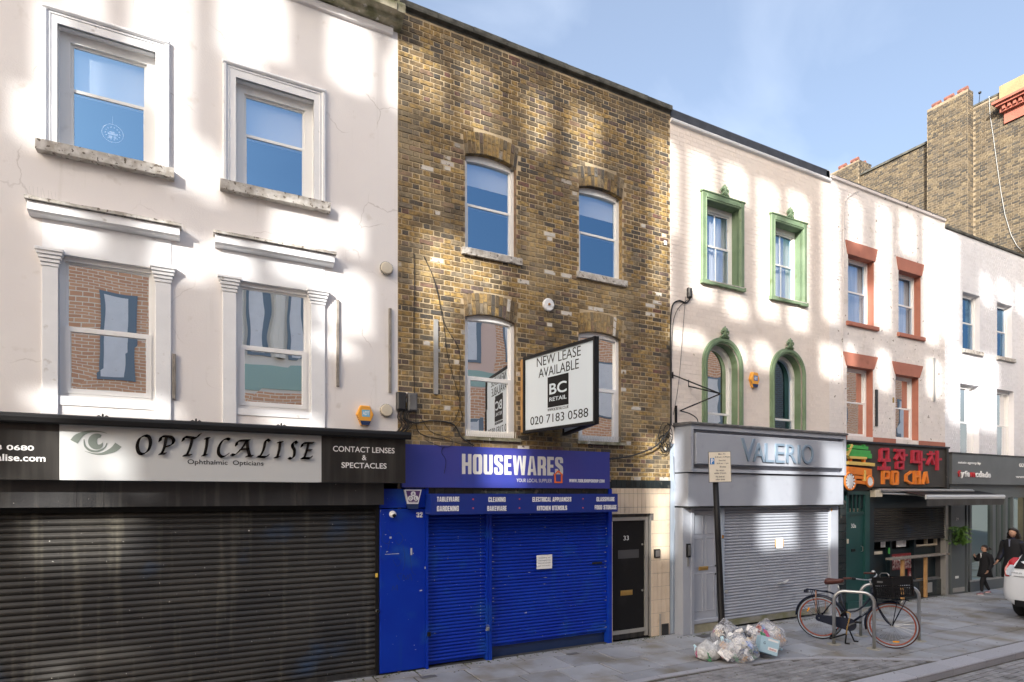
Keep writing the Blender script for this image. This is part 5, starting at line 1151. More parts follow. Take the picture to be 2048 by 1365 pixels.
#@@PART2
# ================================================================== THINGS ON THE WALLS
def disc_vent(px, py, r, label, fins=True):
    x, z = at(px, py, -.06)
    v = thing('wall_vent', label, 'vent', (x, 0, z))
    MB().lathe((x,0,z), (0,-1,0), [(r*1.0,0),(r*1.05,.02),(r*1.05,.045),(r*.9,.065),(0,.07)], 24).build('cap', m_vent, v)
    if fins:
        f = MB()
        for k in range(24):
            a = k*.2618; c = Vector((x+r*1.03*math.cos(a), -.034, z+r*1.03*math.sin(a))); f.obox(c, (math.cos(a),0,math.sin(a)), (0,1,0), (-math.sin(a),0,math.cos(a)), .006, .015, .006)
        f.build('slots', m_lead, v)
disc_vent(774, 536, .083, 'round cream wall vent high beside the brick house')
disc_vent(774, 821, .083, 'round cream wall vent just above the black fascia corner')
x, z = at(1097, 610, -.03); v = thing('wall_disc', 'round pale plaster disc with a rusty centre between the brick windows', 'disc', (x,0,z))
MB().lathe((x,0,z), (0,-1,0), [(.10,0),(.10,.04),(.088,.05),(0,.05)], 24).build('plate', m_trim, v); MB().lathe((x-.0,-.05,z), (0,-1,0), [(.02,0),(.02,.015),(0,.02)], 8).build('bolt', bpy.data.materials['rust'], v)
def alarm(px, py, w, h, label, lm, txt='ADT'):
    x, z = at(px, py, -.07); t = thing('alarm_box', label, 'alarm box', (x,0,z)); k = w/2
    P = [(-k*.55,h*.5),(k*.55,h*.5),(k,h*.05),(k*.45,-h*.5),(-k*.45,-h*.5),(-k,h*.05)]; P = [(x+a, z+b) for a, b in P[::-1]]
    b = MB(); n = 6; q = [(x+(a-x)*.9, z+(c-z)*.9) for a, c in P]
    b.add([(a,0,c) for a, c in P]+[(a,-.05,c) for a, c in P]+[(a,-.075,c) for a, c in q], [(i,(i+1)%n,(i+1)%n+n,i+n) for i in range(n)]+[(i+n,(i+1)%n+n,(i+1)%n+2*n,i+2*n) for i in range(n)]+[tuple(range(2*n,3*n))])
    b.build('housing', m_adt, t)
    MB().prism([(x-k*.42,z-h*.49),(x+k*.42,z-h*.49),(x+k*.62,z-h*.28),(x-k*.62,z-h*.28)], -.079, -.01).build('strobe', m_navy, t)
    MB().box(x-k*.42, x+k*.5, -.077, -.07, z-.02, z+h*.27).build('label_plate', lm, t); text(txt, x-k*.34, x+k*.42, z+.0, z+h*.2, -.077, m_white, t, off=.03)
    s = MB()
    for j in range(5): s.box(x-k*(.98-.1*j), x-k*(.80-.1*j), -.056, -.045, z-.02-j*.022, z-.01-j*.022)
    s.build('louvres', m_navy, t)
alarm(731, 831, .235, .27, 'amber hexagonal alarm box on the cream wall above the black fascia', m_adtl)
alarm(1511, 760, .235, .30, 'amber hexagonal alarm box between the green arched windows', m_adtb)
# shield shaped alarm on the blue panel
x, z = at(825, 994, -.07); t = thing('alarm_box', 'white and purple shield shaped alarm box at the top of the blue panel', 'alarm box', (x,-.04,z))
P = [(-.125,.10),(.125,.10),(.075,-.10),(-.075,-.10)][::-1]; b = MB(); b.prism([(x+a, z+c) for a, c in P], -.10, -.03); b.build('housing', m_white, t)
MB().prism([(x+a*.84, z+c*.84+.002) for a, c in P], -.103, -.1).build('face', M('purple_plastic', (.10,.04,.17), rough=.35), t)
for (dx, dz, c) in ((0,.042,'A'),(-.04,-.02,'D'),(.04,-.02,'L')):
    MB().lathe((x+dx,-.103,z+dz), (0,-1,0), [(.037,0),(.037,.002),(0,.0021)], 16).build('roundel', m_white, t); text(c, x+dx-.014, x+dx+.014, z+dz-.018, z+dz+.018, -.105, m_navy, t, off=.01)
text('SECURITY', x-.06, x+.06, z-.082, z-.066, -.103, m_white, t); MB().prism([(x-.07,z-.17),(x+.07,z-.17),(x+.085,z-.10),(x-.085,z-.10)], -.10, -.04).build('strobe', m_navy, t)
x, z = at(786, 1029, -.06); t = thing('security_camera', 'small white ball security camera on the blue panel', 'camera', (x,-.03,z))
MB().lathe((x,-.025,z), (0,-1,0), [(.046,0),(.05,.015),(.044,.05),(.02,.075),(0,.08)], 18).build('housing', m_white, t, smooth=True); MB().lathe((x+.004,-.085,z-.012), (.1,-1,-.3), [(.025,0),(.025,.022),(.012,.024),(0,.0241)], 12).build('lens', m_black, t)
for (a, b_, c, d, lab) in ((794,784,811.5,820,'dark grey junction box nearest the cream wall'),(816,786,834.5,822,'mid grey junction box right of its darker neighbour')):
    x0, x1 = X(a, -.06), X(b_ if False else c, -.06); z1, z0 = Zt(a, b_, -.06), Zt(a, d, -.06); MB().box(x0, x1, -.085, 0, z0, z1, .02).build('junction_box', m_lead if a > 800 else m_blackm, None, label=lab, cat='junction box')
m_jb = 0
def cable(pts, r, label, Y=-.02, m=None, sag=None, name='cable'):
    P = [];
    for p in pts:
        yy = p[2] if len(p) > 2 else Y; x, z = at(p[0], p[1], yy); P.append((x, yy, z))
    P = smooth(P, 5) if len(P) > 2 else P
    return MB().tube(P, r, 5).build(name, m or m_cable, None, label=label, cat='cable')
cable([(828,507),(829,560),(828,640),(828,720),(829,790)], .006, 'straight black cable running down left side of the brick wall')
cable([(847,512),(868,560),(886,640),(893,700),(905,750),(920,808),(907,845)], .005, 'left strand of the slack black cables down the brick wall')
cable([(848,512),(872,570),(888,645),(918,700),(920,760),(921,815),(925,835),(905,862)], .005, 'right strand of the slack black cables, kinked above the window')
cable([(806,836,-.03),(830,846,-.04),(858,842,-.03),(890,844,-.03),(910,852,-.03),(922,874,-.05),(935,884,-.1),(948,892,-.1)], .011, 'thick black cable bundle sweeping from the junction boxes to the blue sign')
cable([(832,822),(834,858),(850,872),(890,880),(925,889,-.1)], .006, 'black cable looping low over the brickwork above the blue sign')
cable([(838,830),(860,862),(885,872),(905,880,-.1),(900,893,-.1),(880,893,-.1),(850,880)], .004, 'thin black cable curling down over top edge of the blue sign')
cable([(888,893,-.1),(883,905,-.1),(892,922,-.1),(888,948,-.1)], .003, 'thin black wire hanging on the face of the blue sign')
for k in range(9): cable([(800+k*3,818,-.05),(796+k*2.5+U(-4,4),835,-.06),(800+k*3+U(-6,6),850,-.06),(794+k*2+U(-3,3),866,-.05)], .006, 'tangled black cable hanging under the junction boxes') .__setitem__('group', 'cables hanging under the junction boxes')
cable([(1220,918,-.1),(1255,914,-.08),(1290,903,-.08),(1315,890,-.08),(1333,868,-.06),(1341,850,-.06),(1342,780),(1341,700),(1343,620),(1356,602),(1372,606),(1380,598)], .014, 'thick black cable sagging from the blue sign and climbing the edge of the brick house')
cable([(1375,600),(1352,625),(1344,680),(1343,850)], .006, 'black cable curving down beside the thick one at the house joint')
cable([(1371,594),(1366,660),(1358,760),(1347,830)], .004, 'thin black wire slanting over the cream wall to the cable tangle')
for k in range(10):
    cx, cy, rr = 1332+U(-6,6), 880+U(-12,16), U(8,20); cable([(cx+rr*math.cos(a)*U(.6,.9), cy+rr*1.3*math.sin(a), -.08+.01*k) for a in [q*.8+k for q in range(8)]], .006, 'coiled black cable at the corner of the grey fascia').__setitem__('group', 'coiled cables at the corner of the grey fascia')
cable([(1345,905,-.1),(1347,950,-.05),(1352,985),(1356,1010),(1349,1050),(1346,1110),(1345,1200),(1345,1262)], .012, 'grey cable running down the side of the lilac-grey shopfront', m=m_vgrey2)
cable([(1720,380),(1696,395),(1687,420),(1687,500),(1686,620),(1685,700),(1688,860)], .008, 'thin white painted cable down the joint of the white house', m=m_po)
cable([(623,815),(628,835),(640,850),(655,858)], .010, 'black cables leaving the foot of the first floor cream window')
x, z = at(1380, 586, -.04); MB().box(x-.045, x+.045, -.07, 0, z-.09, z+.09, .02).build('junction_box', m_blackm, None, label='rusty black junction box on the cream house, left of the green window', cat='junction box')
# wrought iron bracket
br = MB(); A = lambda px, py, y: (at(px, py, y)[0], y, at(px, py, y)[1])
ap = A(1441, 788, -.55)
for p in (A(1345,750,0), A(1360,822,-.0), A(1378,773,0)): br.tube([p, ap], .012, 6)
br.tube([A(1377,760,0), A(1377,775,0)], .012, 6); br.tube([A(1345,745,0), A(1345,757,0)], .02, 6); br.tube([A(1352,812,-.02), A(1352,850,-.02)], .025, 6); br.tube(smooth([A(1360,822,-.05),A(1380,828,-.1),A(1394,838,-.1),A(1396,850,-.05)]), .01, 6)
br.build('iron_bracket', m_black, None, label='thin black iron bracket projecting over the grey fascia corner', cat='bracket')
# plate on brick wall
x, z = at(1331, 486, -.01); MB().box(x-.03, x+.035, -.015, 0, z-.04, z+.04, .005).build('wall_badge', m_trim, None, label='tiny white oval badge near the right edge of the brick house', cat='badge')

# ------------------------------------------------------------------ estate agent's V board
def onplane(A, d, px, py):
    xi = (px-1024)/FPX; dx, dy = CA+xi*SA, SA-xi*CA       # A + s d = (0,-PD) + t (dx,dy)
    det = dx*(-d[1]) - (-d[0])*dy; rx, ry = A[0], A[1]+PD
    t = (rx*(-d[1]) + d[0]*ry)/det; s = (dx*ry - dy*rx)/det; return s, EH + t*(HY-py)/FPX
A0 = (4.466, -.10); B0 = (4.71, -1.62); C0 = (5.19, -.10)
ln = math.hypot(B0[0]-A0[0], B0[1]-A0[1]); d = ((B0[0]-A0[0])/ln, (B0[1]-A0[1])/ln)
zb, zt = 3.47, 4.60
VB = thing('projecting_sign', 'V shaped projecting letting board in front of the right brick window', 'sign', (A0[0],0,zb))
nx = (-d[1], d[0])                                         # away from the viewer side
nx = (-d[1], d[0]) if -d[1] > 0 else (d[1], -d[0])
def frame_panel(P, Q, nm, face, inner):
    l = math.hypot(Q[0]-P[0], Q[1]-P[1]); e = Vector(((Q[0]-P[0])/l, (Q[1]-P[1])/l, 0)); nn = Vector((-e.y, e.x, 0)); c = Vector(((P[0]+Q[0])/2, (P[1]+Q[1])/2, (zb+zt)/2))
    MB().obox(c, e, nn, (0,0,1), l/2-.02, .012, (zt-zb)/2-.02).build('sign_face', face, VB)
    f = MB()
    for s in (-1, 1): f.obox(c+Vector((0,0,s*(zt-zb)/2)), e, nn, (0,0,1), l/2+.02, .035, .02); f.obox(c+e*(s*l/2), e, nn, (0,0,1), .02, .036, (zt-zb)/2+.022)
    f.build(nm, m_black, VB); return e, nn
frame_panel(A0, B0, 'frame', m_signw, 0); frame_panel(B0, C0, 'frame', m_signw, 0)
ex = Vector((d[0], d[1], 0)); ey_ = Vector((nx[0], nx[1], 0)); 
T_ = Matrix(((ex.x, ey_.x, 0, A0[0]), (ex.y, ey_.y, 0, A0[1]), (0, 0, 1, 0), (0, 0, 0, 1)))
def vt(s, a, ya0, ya1, b, yb0, yb1, m=m_black, y=-.013, **k):
    s0, za1 = onplane(A0, d, a, ya0); _, za0 = onplane(A0, d, a, ya1); s1, zb1 = onplane(A0, d, b, yb0); _, zb0 = onplane(A0, d, b, yb1)
    z0, z1 = (za0+zb0)/2, (za1+zb1)/2
    if s is None:
        bm = MB().box(s0, s1, y-.002, y, z0, z1); bm.v = [tuple(T_ @ Vector(v)) for v in bm.v]; return bm.build('logo_square', m, VB)
    return text(s, s0, s1, z0, z1, y, m, VB, xf=T_, **k)
vt('NEW LEASE', 1075.2, 721, 739.5, 1163, 687, 706.6, off=-.004); vt('AVAILABLE', 1078.7, 743, 761.7, 1159, 713, 732.4, off=-.004)
vt(None, 1096.7, 757.5, 819, 1138.5, 744.2, 806.3); vt('BC', 1100.5, 771, 793.4, 1135, 758.5, 780.5, m_signw, -.016, off=.015); vt('RETAIL', 1100.5, 798, 806.3, 1135, 787.3, 795, m_signw, -.016, off=.01)
vt('WWW.BCRETAIL.CO.UK', 1096.5, 820.3, 826.2, 1138.5, 808.8, 814.3); vt('020 7183 0588', 1062.3, 842.6, 859, 1177.8, 807.4, 825.5, off=-.002)
MB().box(A0[0]-.03, A0[0]+.0, -.11, 0, zb+.0, zt).build('wall_batten', m_pine, VB)

# ------------------------------------------------------------------ parking sign on leaning pole
bx, by = 7.47, -1.24; T0 = EH*FPX/310.
PL = thing('parking_sign', 'leaning black pole with a cream parking restriction plate', 'parking sign', (bx,by,0))
def pp(px, py, k=0): # point at constant depth T0 (the pole's own distance)
    xi = (px-1024)/FPX; return Vector(((CA+xi*SA)*(T0-k), (SA-xi*CA)*(T0-k)-PD, EH+(T0-k)*(HY-py)/FPX))
base = Vector((bx, by, 0)); top = pp(1430, 940)
base = pp(1446, 1300); base.z = 0
MB().tube([base, base+(top-base)*.16, base+(top-base)*.165, base+(top-base)*.6, top+(top-base)*.0], [.060,.060,.052,.048,.045], 16).build('pole', m_black, PL, smooth=True)
MB().tube([base+(top-base)*.98, base+(top-base)*1.09], [.03,.03], 8).build('bracket', m_lead, PL)
rt = Vector((SA, -CA, 0)); fw_ = Vector((CA, SA, 0)); c = (pp(1414,904.5)+pp(1459,965))/2 - fw_*.07
tilt = Vector((rt.x, rt.y, -.012)).normalized(); upv = tilt.cross(fw_)*-1
upv = Vector((-.03*rt.x, -.03*rt.y, 1)).normalized(); tilt = fw_.cross(upv).normalized()
w_, h_ = .172, .238
MB().obox(c, tilt, fw_, upv, w_+.008, .004, h_+.008).build('plate_edge', m_lead, PL); MB().obox(c-fw_*.004, tilt, fw_, upv, w_, .003, h_).build('plate', M('cream_sign_plate', (.72,.66,.55), rough=.4), PL)
TM = Matrix(((tilt.x, fw_.x, upv.x, c.x), (tilt.y, fw_.y, upv.y, c.y), (tilt.z, fw_.z, upv.z, c.z), (0,0,0,1)))
bb = MB().box(-w_+.015, -w_+.085, -.010, -.008, .045, .145); bb.v = [tuple(TM @ Vector(v)) for v in bb.v]; bb.build('blue_square', M('road_sign_blue', (.02,.17,.48), rough=.4), PL)
text('P', -w_+.032, -w_+.072, .055, .137, -.0105, m_white, PL, xf=TM, off=.02)
for s, cx, wd, z in (('Mon - Fri',.035,.11,.205),('8.30 am - 6.30 pm',.045,.235,.155),('Saturday',.04,.11,.1),('8.30 am - 1 pm',.045,.185,.052),('30 mins',.045,.10,.0),('No return',.0,.13,-.055),('within 2 hours',.0,.19,-.10),('No limit at',.0,.14,-.155),('other times',.0,.15,-.2)):
    text(s, cx-wd/2, cx+wd/2, z-.013, z+.016, -.008, m_lead, PL, xf=TM, off=.01)

# ------------------------------------------------------------------ rubbish bags
from mathutils import noise as mnoise
def bagmat(name, tint, a):
    m = bpy.data.materials.new(name); m.use_nodes = True; nt = m.node_tree; N = nt.nodes; L = nt.links; b = N['Principled BSDF']; b.inputs['Base Color'].default_value = (*tint, 1); b.inputs['Roughness'].default_value = .22
    tr = N.new('ShaderNodeBsdfTransparent'); mi = N.new('ShaderNodeMixShader'); g = N.new('ShaderNodeNewGeometry'); n = N.new('ShaderNodeTexNoise'); n.inputs['Scale'].default_value = 9; n.inputs['Detail'].default_value = 6; n.inputs['Distortion'].default_value = 1.5
    mr = N.new('ShaderNodeMapRange'); mr.inputs[1].default_value = .35; mr.inputs[2].default_value = .7; mr.inputs[3].default_value = a-.22; mr.inputs[4].default_value = a+.3
    L.new(g.outputs['Position'], n.inputs[0]); L.new(n.outputs[0], mr.inputs[0]); L.new(mr.outputs[0], mi.inputs[0]); L.new(tr.outputs[0], mi.inputs[1]); L.new(b.outputs[0], mi.inputs[2])
    bp = N.new('ShaderNodeBump'); bp.inputs['Strength'].default_value = .9; bp.inputs['Distance'].default_value = .03; L.new(n.outputs[0], bp.inputs['Height']); L.new(bp.outputs[0], b.inputs['Normal'])
    L.new(mi.outputs[0], N['Material Output'].inputs[0]); return m
m_bag = bagmat('clear_refuse_plastic', (.75,.76,.80), .33); m_bagw = bagmat('white_carrier_plastic', (.75,.75,.74), .75)
m_bagk = M('black_refuse_plastic', (.01,.01,.012), rough=.25, bump=1, bs=15)
cols = [(.70,.70,.70),(.45,.30,.18),(.08,.20,.55),(.60,.12,.06),(.70,.60,.48),(.05,.20,.09),(.76,.76,.76),(.74,.74,.70),(.35,.05,.14),(.45,.62,.80),(.62,.60,.58)]
m_rub = [M('rubbish%d' % i, c, tuple(min(1, q*1.5+.05) for q in c), ns=25, rough=.5) for i, c in enumerate(cols)]
def bag(x, y, rx, ry, h, seed, label, m, tip=(0,0), tie=.25, squash=.35, fill=20, name='rubbish_bag'):
    t = thing(name, label, 'rubbish bag', (x,y,0)); random.seed(seed); b = MB(); n, k = 40, 26
    def rad(v): # v 0 bottom .. 1 top
        s = math.sin(math.pi*min(1, (v*.93+.07)))**.55 if v < .75 else math.sin(math.pi*(.75*.93+.07))**.55*(1-((v-.75)/.25)**.8*(1-tie*.25))
        return max(s, .03)
    for j in range(k+1):
        v = j/k
        for i in range(n):
            a = 2*math.pi*i/n; p = Vector((math.cos(a)*1.3, math.sin(a)*1.3, v*2+seed*3.1)); d = 1+.17*mnoise.noise(p*1.7)+.09*mnoise.noise(p*4.1)+.03*math.sin(a*11+seed)*(v if v > .6 else .3)
            r = rad(v)*d; z = h*(v**(1+squash)) + .02*mnoise.noise(p*3); b.v.append((x+rx*r*math.cos(a)+tip[0]*v*v, y+ry*r*math.sin(a)+tip[1]*v*v, max(z, .002)))
    for j in range(k):
        for i in range(n): b.f.append((j*n+i, j*n+(i+1)%n, (j+1)*n+(i+1)%n, (j+1)*n+i))
    b.f.append(tuple(range(n-1, -1, -1))); b.f.append(tuple(range(k*n, k*n+n)))
    b.build('bag_skin', m, t, smooth=True)
    for q in range(fill):
        a = U(0, 6.3); v = U(.08, .72); r = U(.55, .92)*rad(v); s = U(.045, .10)
        c = Vector((x+rx*r*math.cos(a), y+ry*r*math.sin(a), max(h*v**(1+squash), s*.8+.01))); e1 = Vector((U(-1,1),U(-1,1),U(-1,1))).normalized(); e2 = e1.orthogonal().normalized(); e3 = e1.cross(e2); mb = MB()
        if q % 3 == 0: mb.lathe(c-e1*s, e1, [(0,0),(s*.42,0),(s*.45,s*1.3),(s*.2,s*1.6),(s*.16,s*1.95),(0,s*1.97)], 9)
        elif q % 3 == 1: mb.obox(c, e1, e2, e3, s, s*.7, s*.35)
        else:
            for w in range(7):
                pt = [c+Vector((U(-1,1),U(-1,1),U(-1,1)))*s for _ in range(3)]; mb.add([tuple(p) for p in pt], [(0,1,2)])
        mb.v = [(vx, vy, max(vz, .004)) for vx, vy, vz in mb.v]
        mb.build(('bottle','carton','wrapper')[q % 3], random.choice(m_rub), t)
    return t
bag(7.17, -1.80, .30, .27, .43, 3, 'big clear sack of packaging at the front of the heap', m_bag, fill=30)
bag(7.42, -1.42, .27, .25, .55, 5, 'tall clear sack with brown cardboard beside the pole', m_bag, tip=(-.08,.02), fill=18, squash=.1)
bag(8.0, -1.62, .33, .28, .52, 8, 'clear sack with blue cartons at the right end of the heap', m_bag, tip=(.02,0), fill=26, squash=.15)
bag(6.87, -1.52, .21, .17, .30, 11, 'small white carrier bag with red print left of the pole', m_bagw, tip=(-.05,0), fill=8)
bag(7.83, -1.22, .30, .22, .30, 13, 'flat black refuse sack at the back of the heap', m_bagk, fill=0)
random.seed(99)
e1 = Vector((.80,-.45,-.28)).normalized(); e3 = Vector((.30,.1,.95)); e3 = (e3-e1*e3.dot(e1)).normalized(); e2 = e3.cross(e1)
cx_ = Vector((7.70,-1.90,.19)); cb = MB().obox(cx_, e1, e2, e3, .14, .09, .12); cb.v = [(a, b_, max(c, .004)) for a, b_, c in cb.v]; CBX = cb.build('cardboard_box', M('pale_blue_card', (.40,.58,.68), rough=.6), None, label='pale blue cardboard box tipped out of the right sack', cat='box')
TB = Matrix(((e1.x, e2.x, e3.x, cx_.x), (e1.y, e2.y, e3.y, cx_.y), (e1.z, e2.z, e3.z, cx_.z), (0,0,0,1)))
for s, a, b_, c, d_, mm in ((None,-.02,.13,-.07,-.02,m_white),('Andrex',0,.11,-.06,-.03,m_red),(None,-.04,.12,.07,.10,m_white),('G',-.10,-.07,.0,.04,m_navy)):
    if s: text(s, a, b_, c, d_, -.093, mm, CBX, xf=TB) if s != 'Andrex' else text('Andrex', a, b_, c, d_, -.093, mm, CBX, xf=TB)
    else:
        q = MB().box(a, b_, -.0925, -.0905, c, d_); q.v = [tuple(TB @ Vector(v)) for v in q.v]; q.build('printed_label', mm, CBX)

# ------------------------------------------------------------------ cycle stands
def ground(px, py):
    t = EH*FPX/(py-HY); xi = (px-1024)/FPX; return Vector(((CA+xi*SA)*t, (SA-xi*CA)*t-PD, 0))
def stand(A, B, h, label):
    t = thing('cycle_stand', label, 'cycle stand', A, 'steel cycle stands'); r = .16; u = (B-A).normalized(); P = [A.copy()]
    for k in range(9): a = math.pi/2*k/8; P.append(A+u*(r-r*math.cos(a))+Vector((0,0,h-r+r*math.sin(a))))
    for k in range(9): a = math.pi/2*k/8; P.append(B-u*(r-r*math.sin(a))+Vector((0,0,h-r+r*math.cos(a))))
    P.append(B.copy()); MB().tube(P, .026, 14).build('hoop', m_steel, t, smooth=True)
    for q in (A, B): MB().lathe((q.x,q.y,.0), (0,0,1), [(.11,0),(.11,.006),(0,.007)], 20).build('base_ring', M('pale_mortar_ring', (.38,.36,.30), rough=.9) if 'pale_mortar_ring' not in bpy.data.materials else bpy.data.materials['pale_mortar_ring'], t)
stand(ground(1668,1288.8), ground(1748.5,1298.3), .90, 'steel hoop cycle stand in front of the bicycle')
stand(Vector((10.38,-1.68,0)), ground(1838,1282), .92, 'steel hoop cycle stand partly behind the bicycle basket')

# ------------------------------------------------------------------ bicycle
RW = ground(1640,1277.8)+Vector((0,0,0)); FW = ground(1785,1297.3); bu = (FW-RW); WB = bu.length; bu.normalize(); bl_ = Vector((-bu.y, bu.x, 0))
if bl_.dot(Vector((0,-PD,0))-RW) < 0: bl_ = -bl_          # lateral axis pointing to the viewer
BK = thing('bicycle', 'black town bicycle with orange rims, white sidewalls and a black front crate', 'bicycle', tuple(RW))
def bp_(u, z, v=0): return RW + bu*u + Vector((0,0,z)) + bl_*v
RR = .372
m_frame = M('dark_navy_frame_paint', (.008,.012,.028), rough=.25); m_tyre = M('brown_tyre', (.10,.035,.022), rough=.8); m_tyrek = M('black_tyre', (.012,.012,.012), rough=.8)
m_side = M('pale_sidewall', (.34,.39,.45), rough=.6); m_rim = M('orange_rim', (.36,.085,.045), rough=.3); m_leather = M('brown_leather', (.085,.025,.018), rough=.4); m_amber = M('amber_reflector', (.85,.35,.02), rough=.25)
def circ(c, r, ax1, n=48): return [c + ax1*(r*math.cos(a)) + Vector((0,0,r*math.sin(a))) for a in [2*math.pi*k/n for k in range(n)]]
def wheel(c, ax, tm, seed):
    lat = Vector((-ax.y, ax.x, 0)); 
    if lat.dot(bl_) < 0: lat = -lat
    w = MB().tube(circ(c, RR-.022, ax), .022, 8, closed=True).build('wheel', tm, BK, smooth=True)
    for s in (1, -1): MB().tube(circ(c+lat*.013*s, RR-.030, ax), .0125, 6, closed=True).build('sidewall', m_side, w, smooth=True)
    MB().tube(circ(c, RR-.056, ax), .011, 6, closed=True).build('rim', m_rim, w, smooth=True)
    s = MB()
    for k in range(32):
        a = 2*math.pi*k/32; b = a + (.35 if k % 2 else -.35); o = .03 if k % 4 < 2 else -.03
        s.tube([c+ax*(.025*math.cos(b))+Vector((0,0,.025*math.sin(b)))+lat*o, c+ax*((RR-.06)*math.cos(a))+Vector((0,0,(RR-.06)*math.sin(a)))], .0013, 3)
    s.build('spokes', m_steel, w); MB().tube([c-lat*.06, c+lat*.06], .02, 10).build('hub', m_steel, w); MB().tube([c-lat*.08, c+lat*.08], .007, 6).build('axle', m_steel, w)
    return lat
rc = bp_(0, RR); fc = FW + Vector((0,0,RR))
wheel(rc, bu, m_tyrek, 1)
st_ = math.radians(4); fu = (Matrix.Rotation(st_, 3, 'Z') @ bu); lat = wheel(fc, fu, m_tyre, 2)
def tb(pts, r, nm, m, n=8): return MB().tube(pts, r, n).build(nm, m, BK, smooth=True)
BBp = bp_(.44, .31); ST = bp_(.30, .86); HT0 = bp_(.845, .74); HT1 = bp_(.775, .97)
tb([BBp, ST], .017, 'seat_tube', m_frame); tb([bp_(.84,.70), bp_(.66,.50), BBp], .020, 'down_tube', m_frame)
tb(smooth([bp_(.80,.90), bp_(.70,.70), bp_(.56,.555), bp_(.39,.51)]), .016, 'top_tube', m_frame)
tb([HT0, HT1], .022, 'head_tube', m_frame)
for s in (1, -1): tb([rc+bl_*.05*s, bp_(.29,.80,.015*s)], .009, 'seat_stay', m_frame); tb([rc+bl_*.05*s, BBp+bl_*.03*s], .010, 'chain_stay', m_frame)
for s in (1, -1): tb(smooth([bp_(.85,.72,.04*s), bp_(.90,.58,.045*s), bp_(.985,.44,.048*s), fc+lat*.05*s]), .011, 'fork_blade', m_frame)
tb([bp_(.30,.86), bp_(.275,.955)], .013, 'seat_post', m_steel)
# saddle
sd_ = MB(); n = 14; secs = [(.085,1.00,.06,.022),(.10,1.01,.09,.045),(.15,1.02,.10,.052),(.21,1.02,.08,.046),(.27,1.025,.04,.038),(.335,1.04,.03,.032),(.375,1.045,.02,.022)]
for (u, z, w, h) in secs:
    for k in range(n):
        a = 2*math.pi*k/n; p = bp_(u-.01, z+h*math.sin(a)*(1 if math.sin(a) > 0 else 1.3), w*math.cos(a)); sd_.v.append(tuple(p))
for j in range(len(secs)-1):
    for k in range(n): sd_.f.append((j*n+k, j*n+(k+1)%n, (j+1)*n+(k+1)%n, (j+1)*n+k))
sd_.f.append(tuple(range(n-1,-1,-1))); sd_.f.append(tuple(range((len(secs)-1)*n, len(secs)*n))); SD = sd_.build('saddle', m_leather, BK, smooth=True)
for s in (1, -1): MB().tube([bp_(.12,.97,.04*s)+Vector((0,0,.012*math.sin(k*2.2)))*0+bl_*(.012*math.cos(k*1.6)) - Vector((0,0,.007*k)) for k in range(10)], .004, 4).build('saddle_spring', m_lead, SD)
MB().tube([bp_(.10,.975), bp_(.36,.98)], .006, 6).build('saddle_rail', m_lead, SD)
# chain case, cranks, pedals
cc = []
for k in range(13): a = math.pi/2+math.pi*k/12; cc.append((-.0+.058*math.cos(a), RR-.0+.058*math.sin(a)))
for k in range(15): a = -math.pi/2+math.pi*k/14+.0; cc.append((.46+.105*math.cos(a), .315+.105*math.sin(a)))
b = MB(); m_ = len(cc); b.v = [tuple(bp_(u, z, .045)) for u, z in cc]+[tuple(bp_(u, z, .075)) for u, z in cc]; b.f = [tuple(range(m_)), tuple(range(2*m_-1, m_-1, -1))]+[(i, i+m_, (i+1)%m_+m_, (i+1)%m_) for i in range(m_)]
CCS = b.build('chain_case', m_frame, BK)
CR = MB().tube([bp_(.455,.315,.08), bp_(.455,.315,.10)], .02, 10).build('crank', m_lead, BK); MB().tube([bp_(.455,.315,.095), bp_(.60,.385,.10)], .011, 6).build('crank_arm', m_lead, CR); MB().tube([bp_(.455,.315,-.05), bp_(.33,.25,-.08)], .011, 6).build('crank_arm', m_lead, CR)
MB().obox(bp_(.60,.388,.15), bu, bl_, (0,0,1), .045, .045, .012).build('pedal', m_black, CR); MB().obox(bp_(.32,.245,-.13), bu, bl_, (0,0,1), .045, .045, .012).build('pedal', m_black, CR)
# mudguards
def guard(c, ax, lt_, a0, a1, nm):
    b = MB(); n = 24; r = RR+.022
    for k in range(n+1):
        a = a0+(a1-a0)*k/n
        for (dr, w) in ((-.022,-.030),(0,-.02),(.006,0),(0,.02),(-.022,.030)): b.v.append(tuple(c+ax*((r+dr)*math.cos(a))+Vector((0,0,(r+dr)*math.sin(a)))+lt_*w))
    for k in range(n):
        for j in range(4): b.f.append((k*5+j, k*5+j+1, k*5+j+6, k*5+j+5))
    b.build(nm, m_frame, BK, smooth=True)
guard(rc, bu, bl_, math.radians(10), math.radians(180), 'mudguard'); guard(fc, fu, lat, math.radians(72), math.radians(196), 'mudguard')
for a in (150, 180): tb([rc+bl_*.045, rc-bu*(RR+.02)*math.cos(math.radians(180-a))+Vector((0,0,(RR+.02)*math.sin(math.radians(a))))], .003, 'mudguard_stay', m_frame, 4)
tb([fc+lat*.05, fc-fu*(RR+.02)], .003, 'mudguard_stay', m_frame, 4)
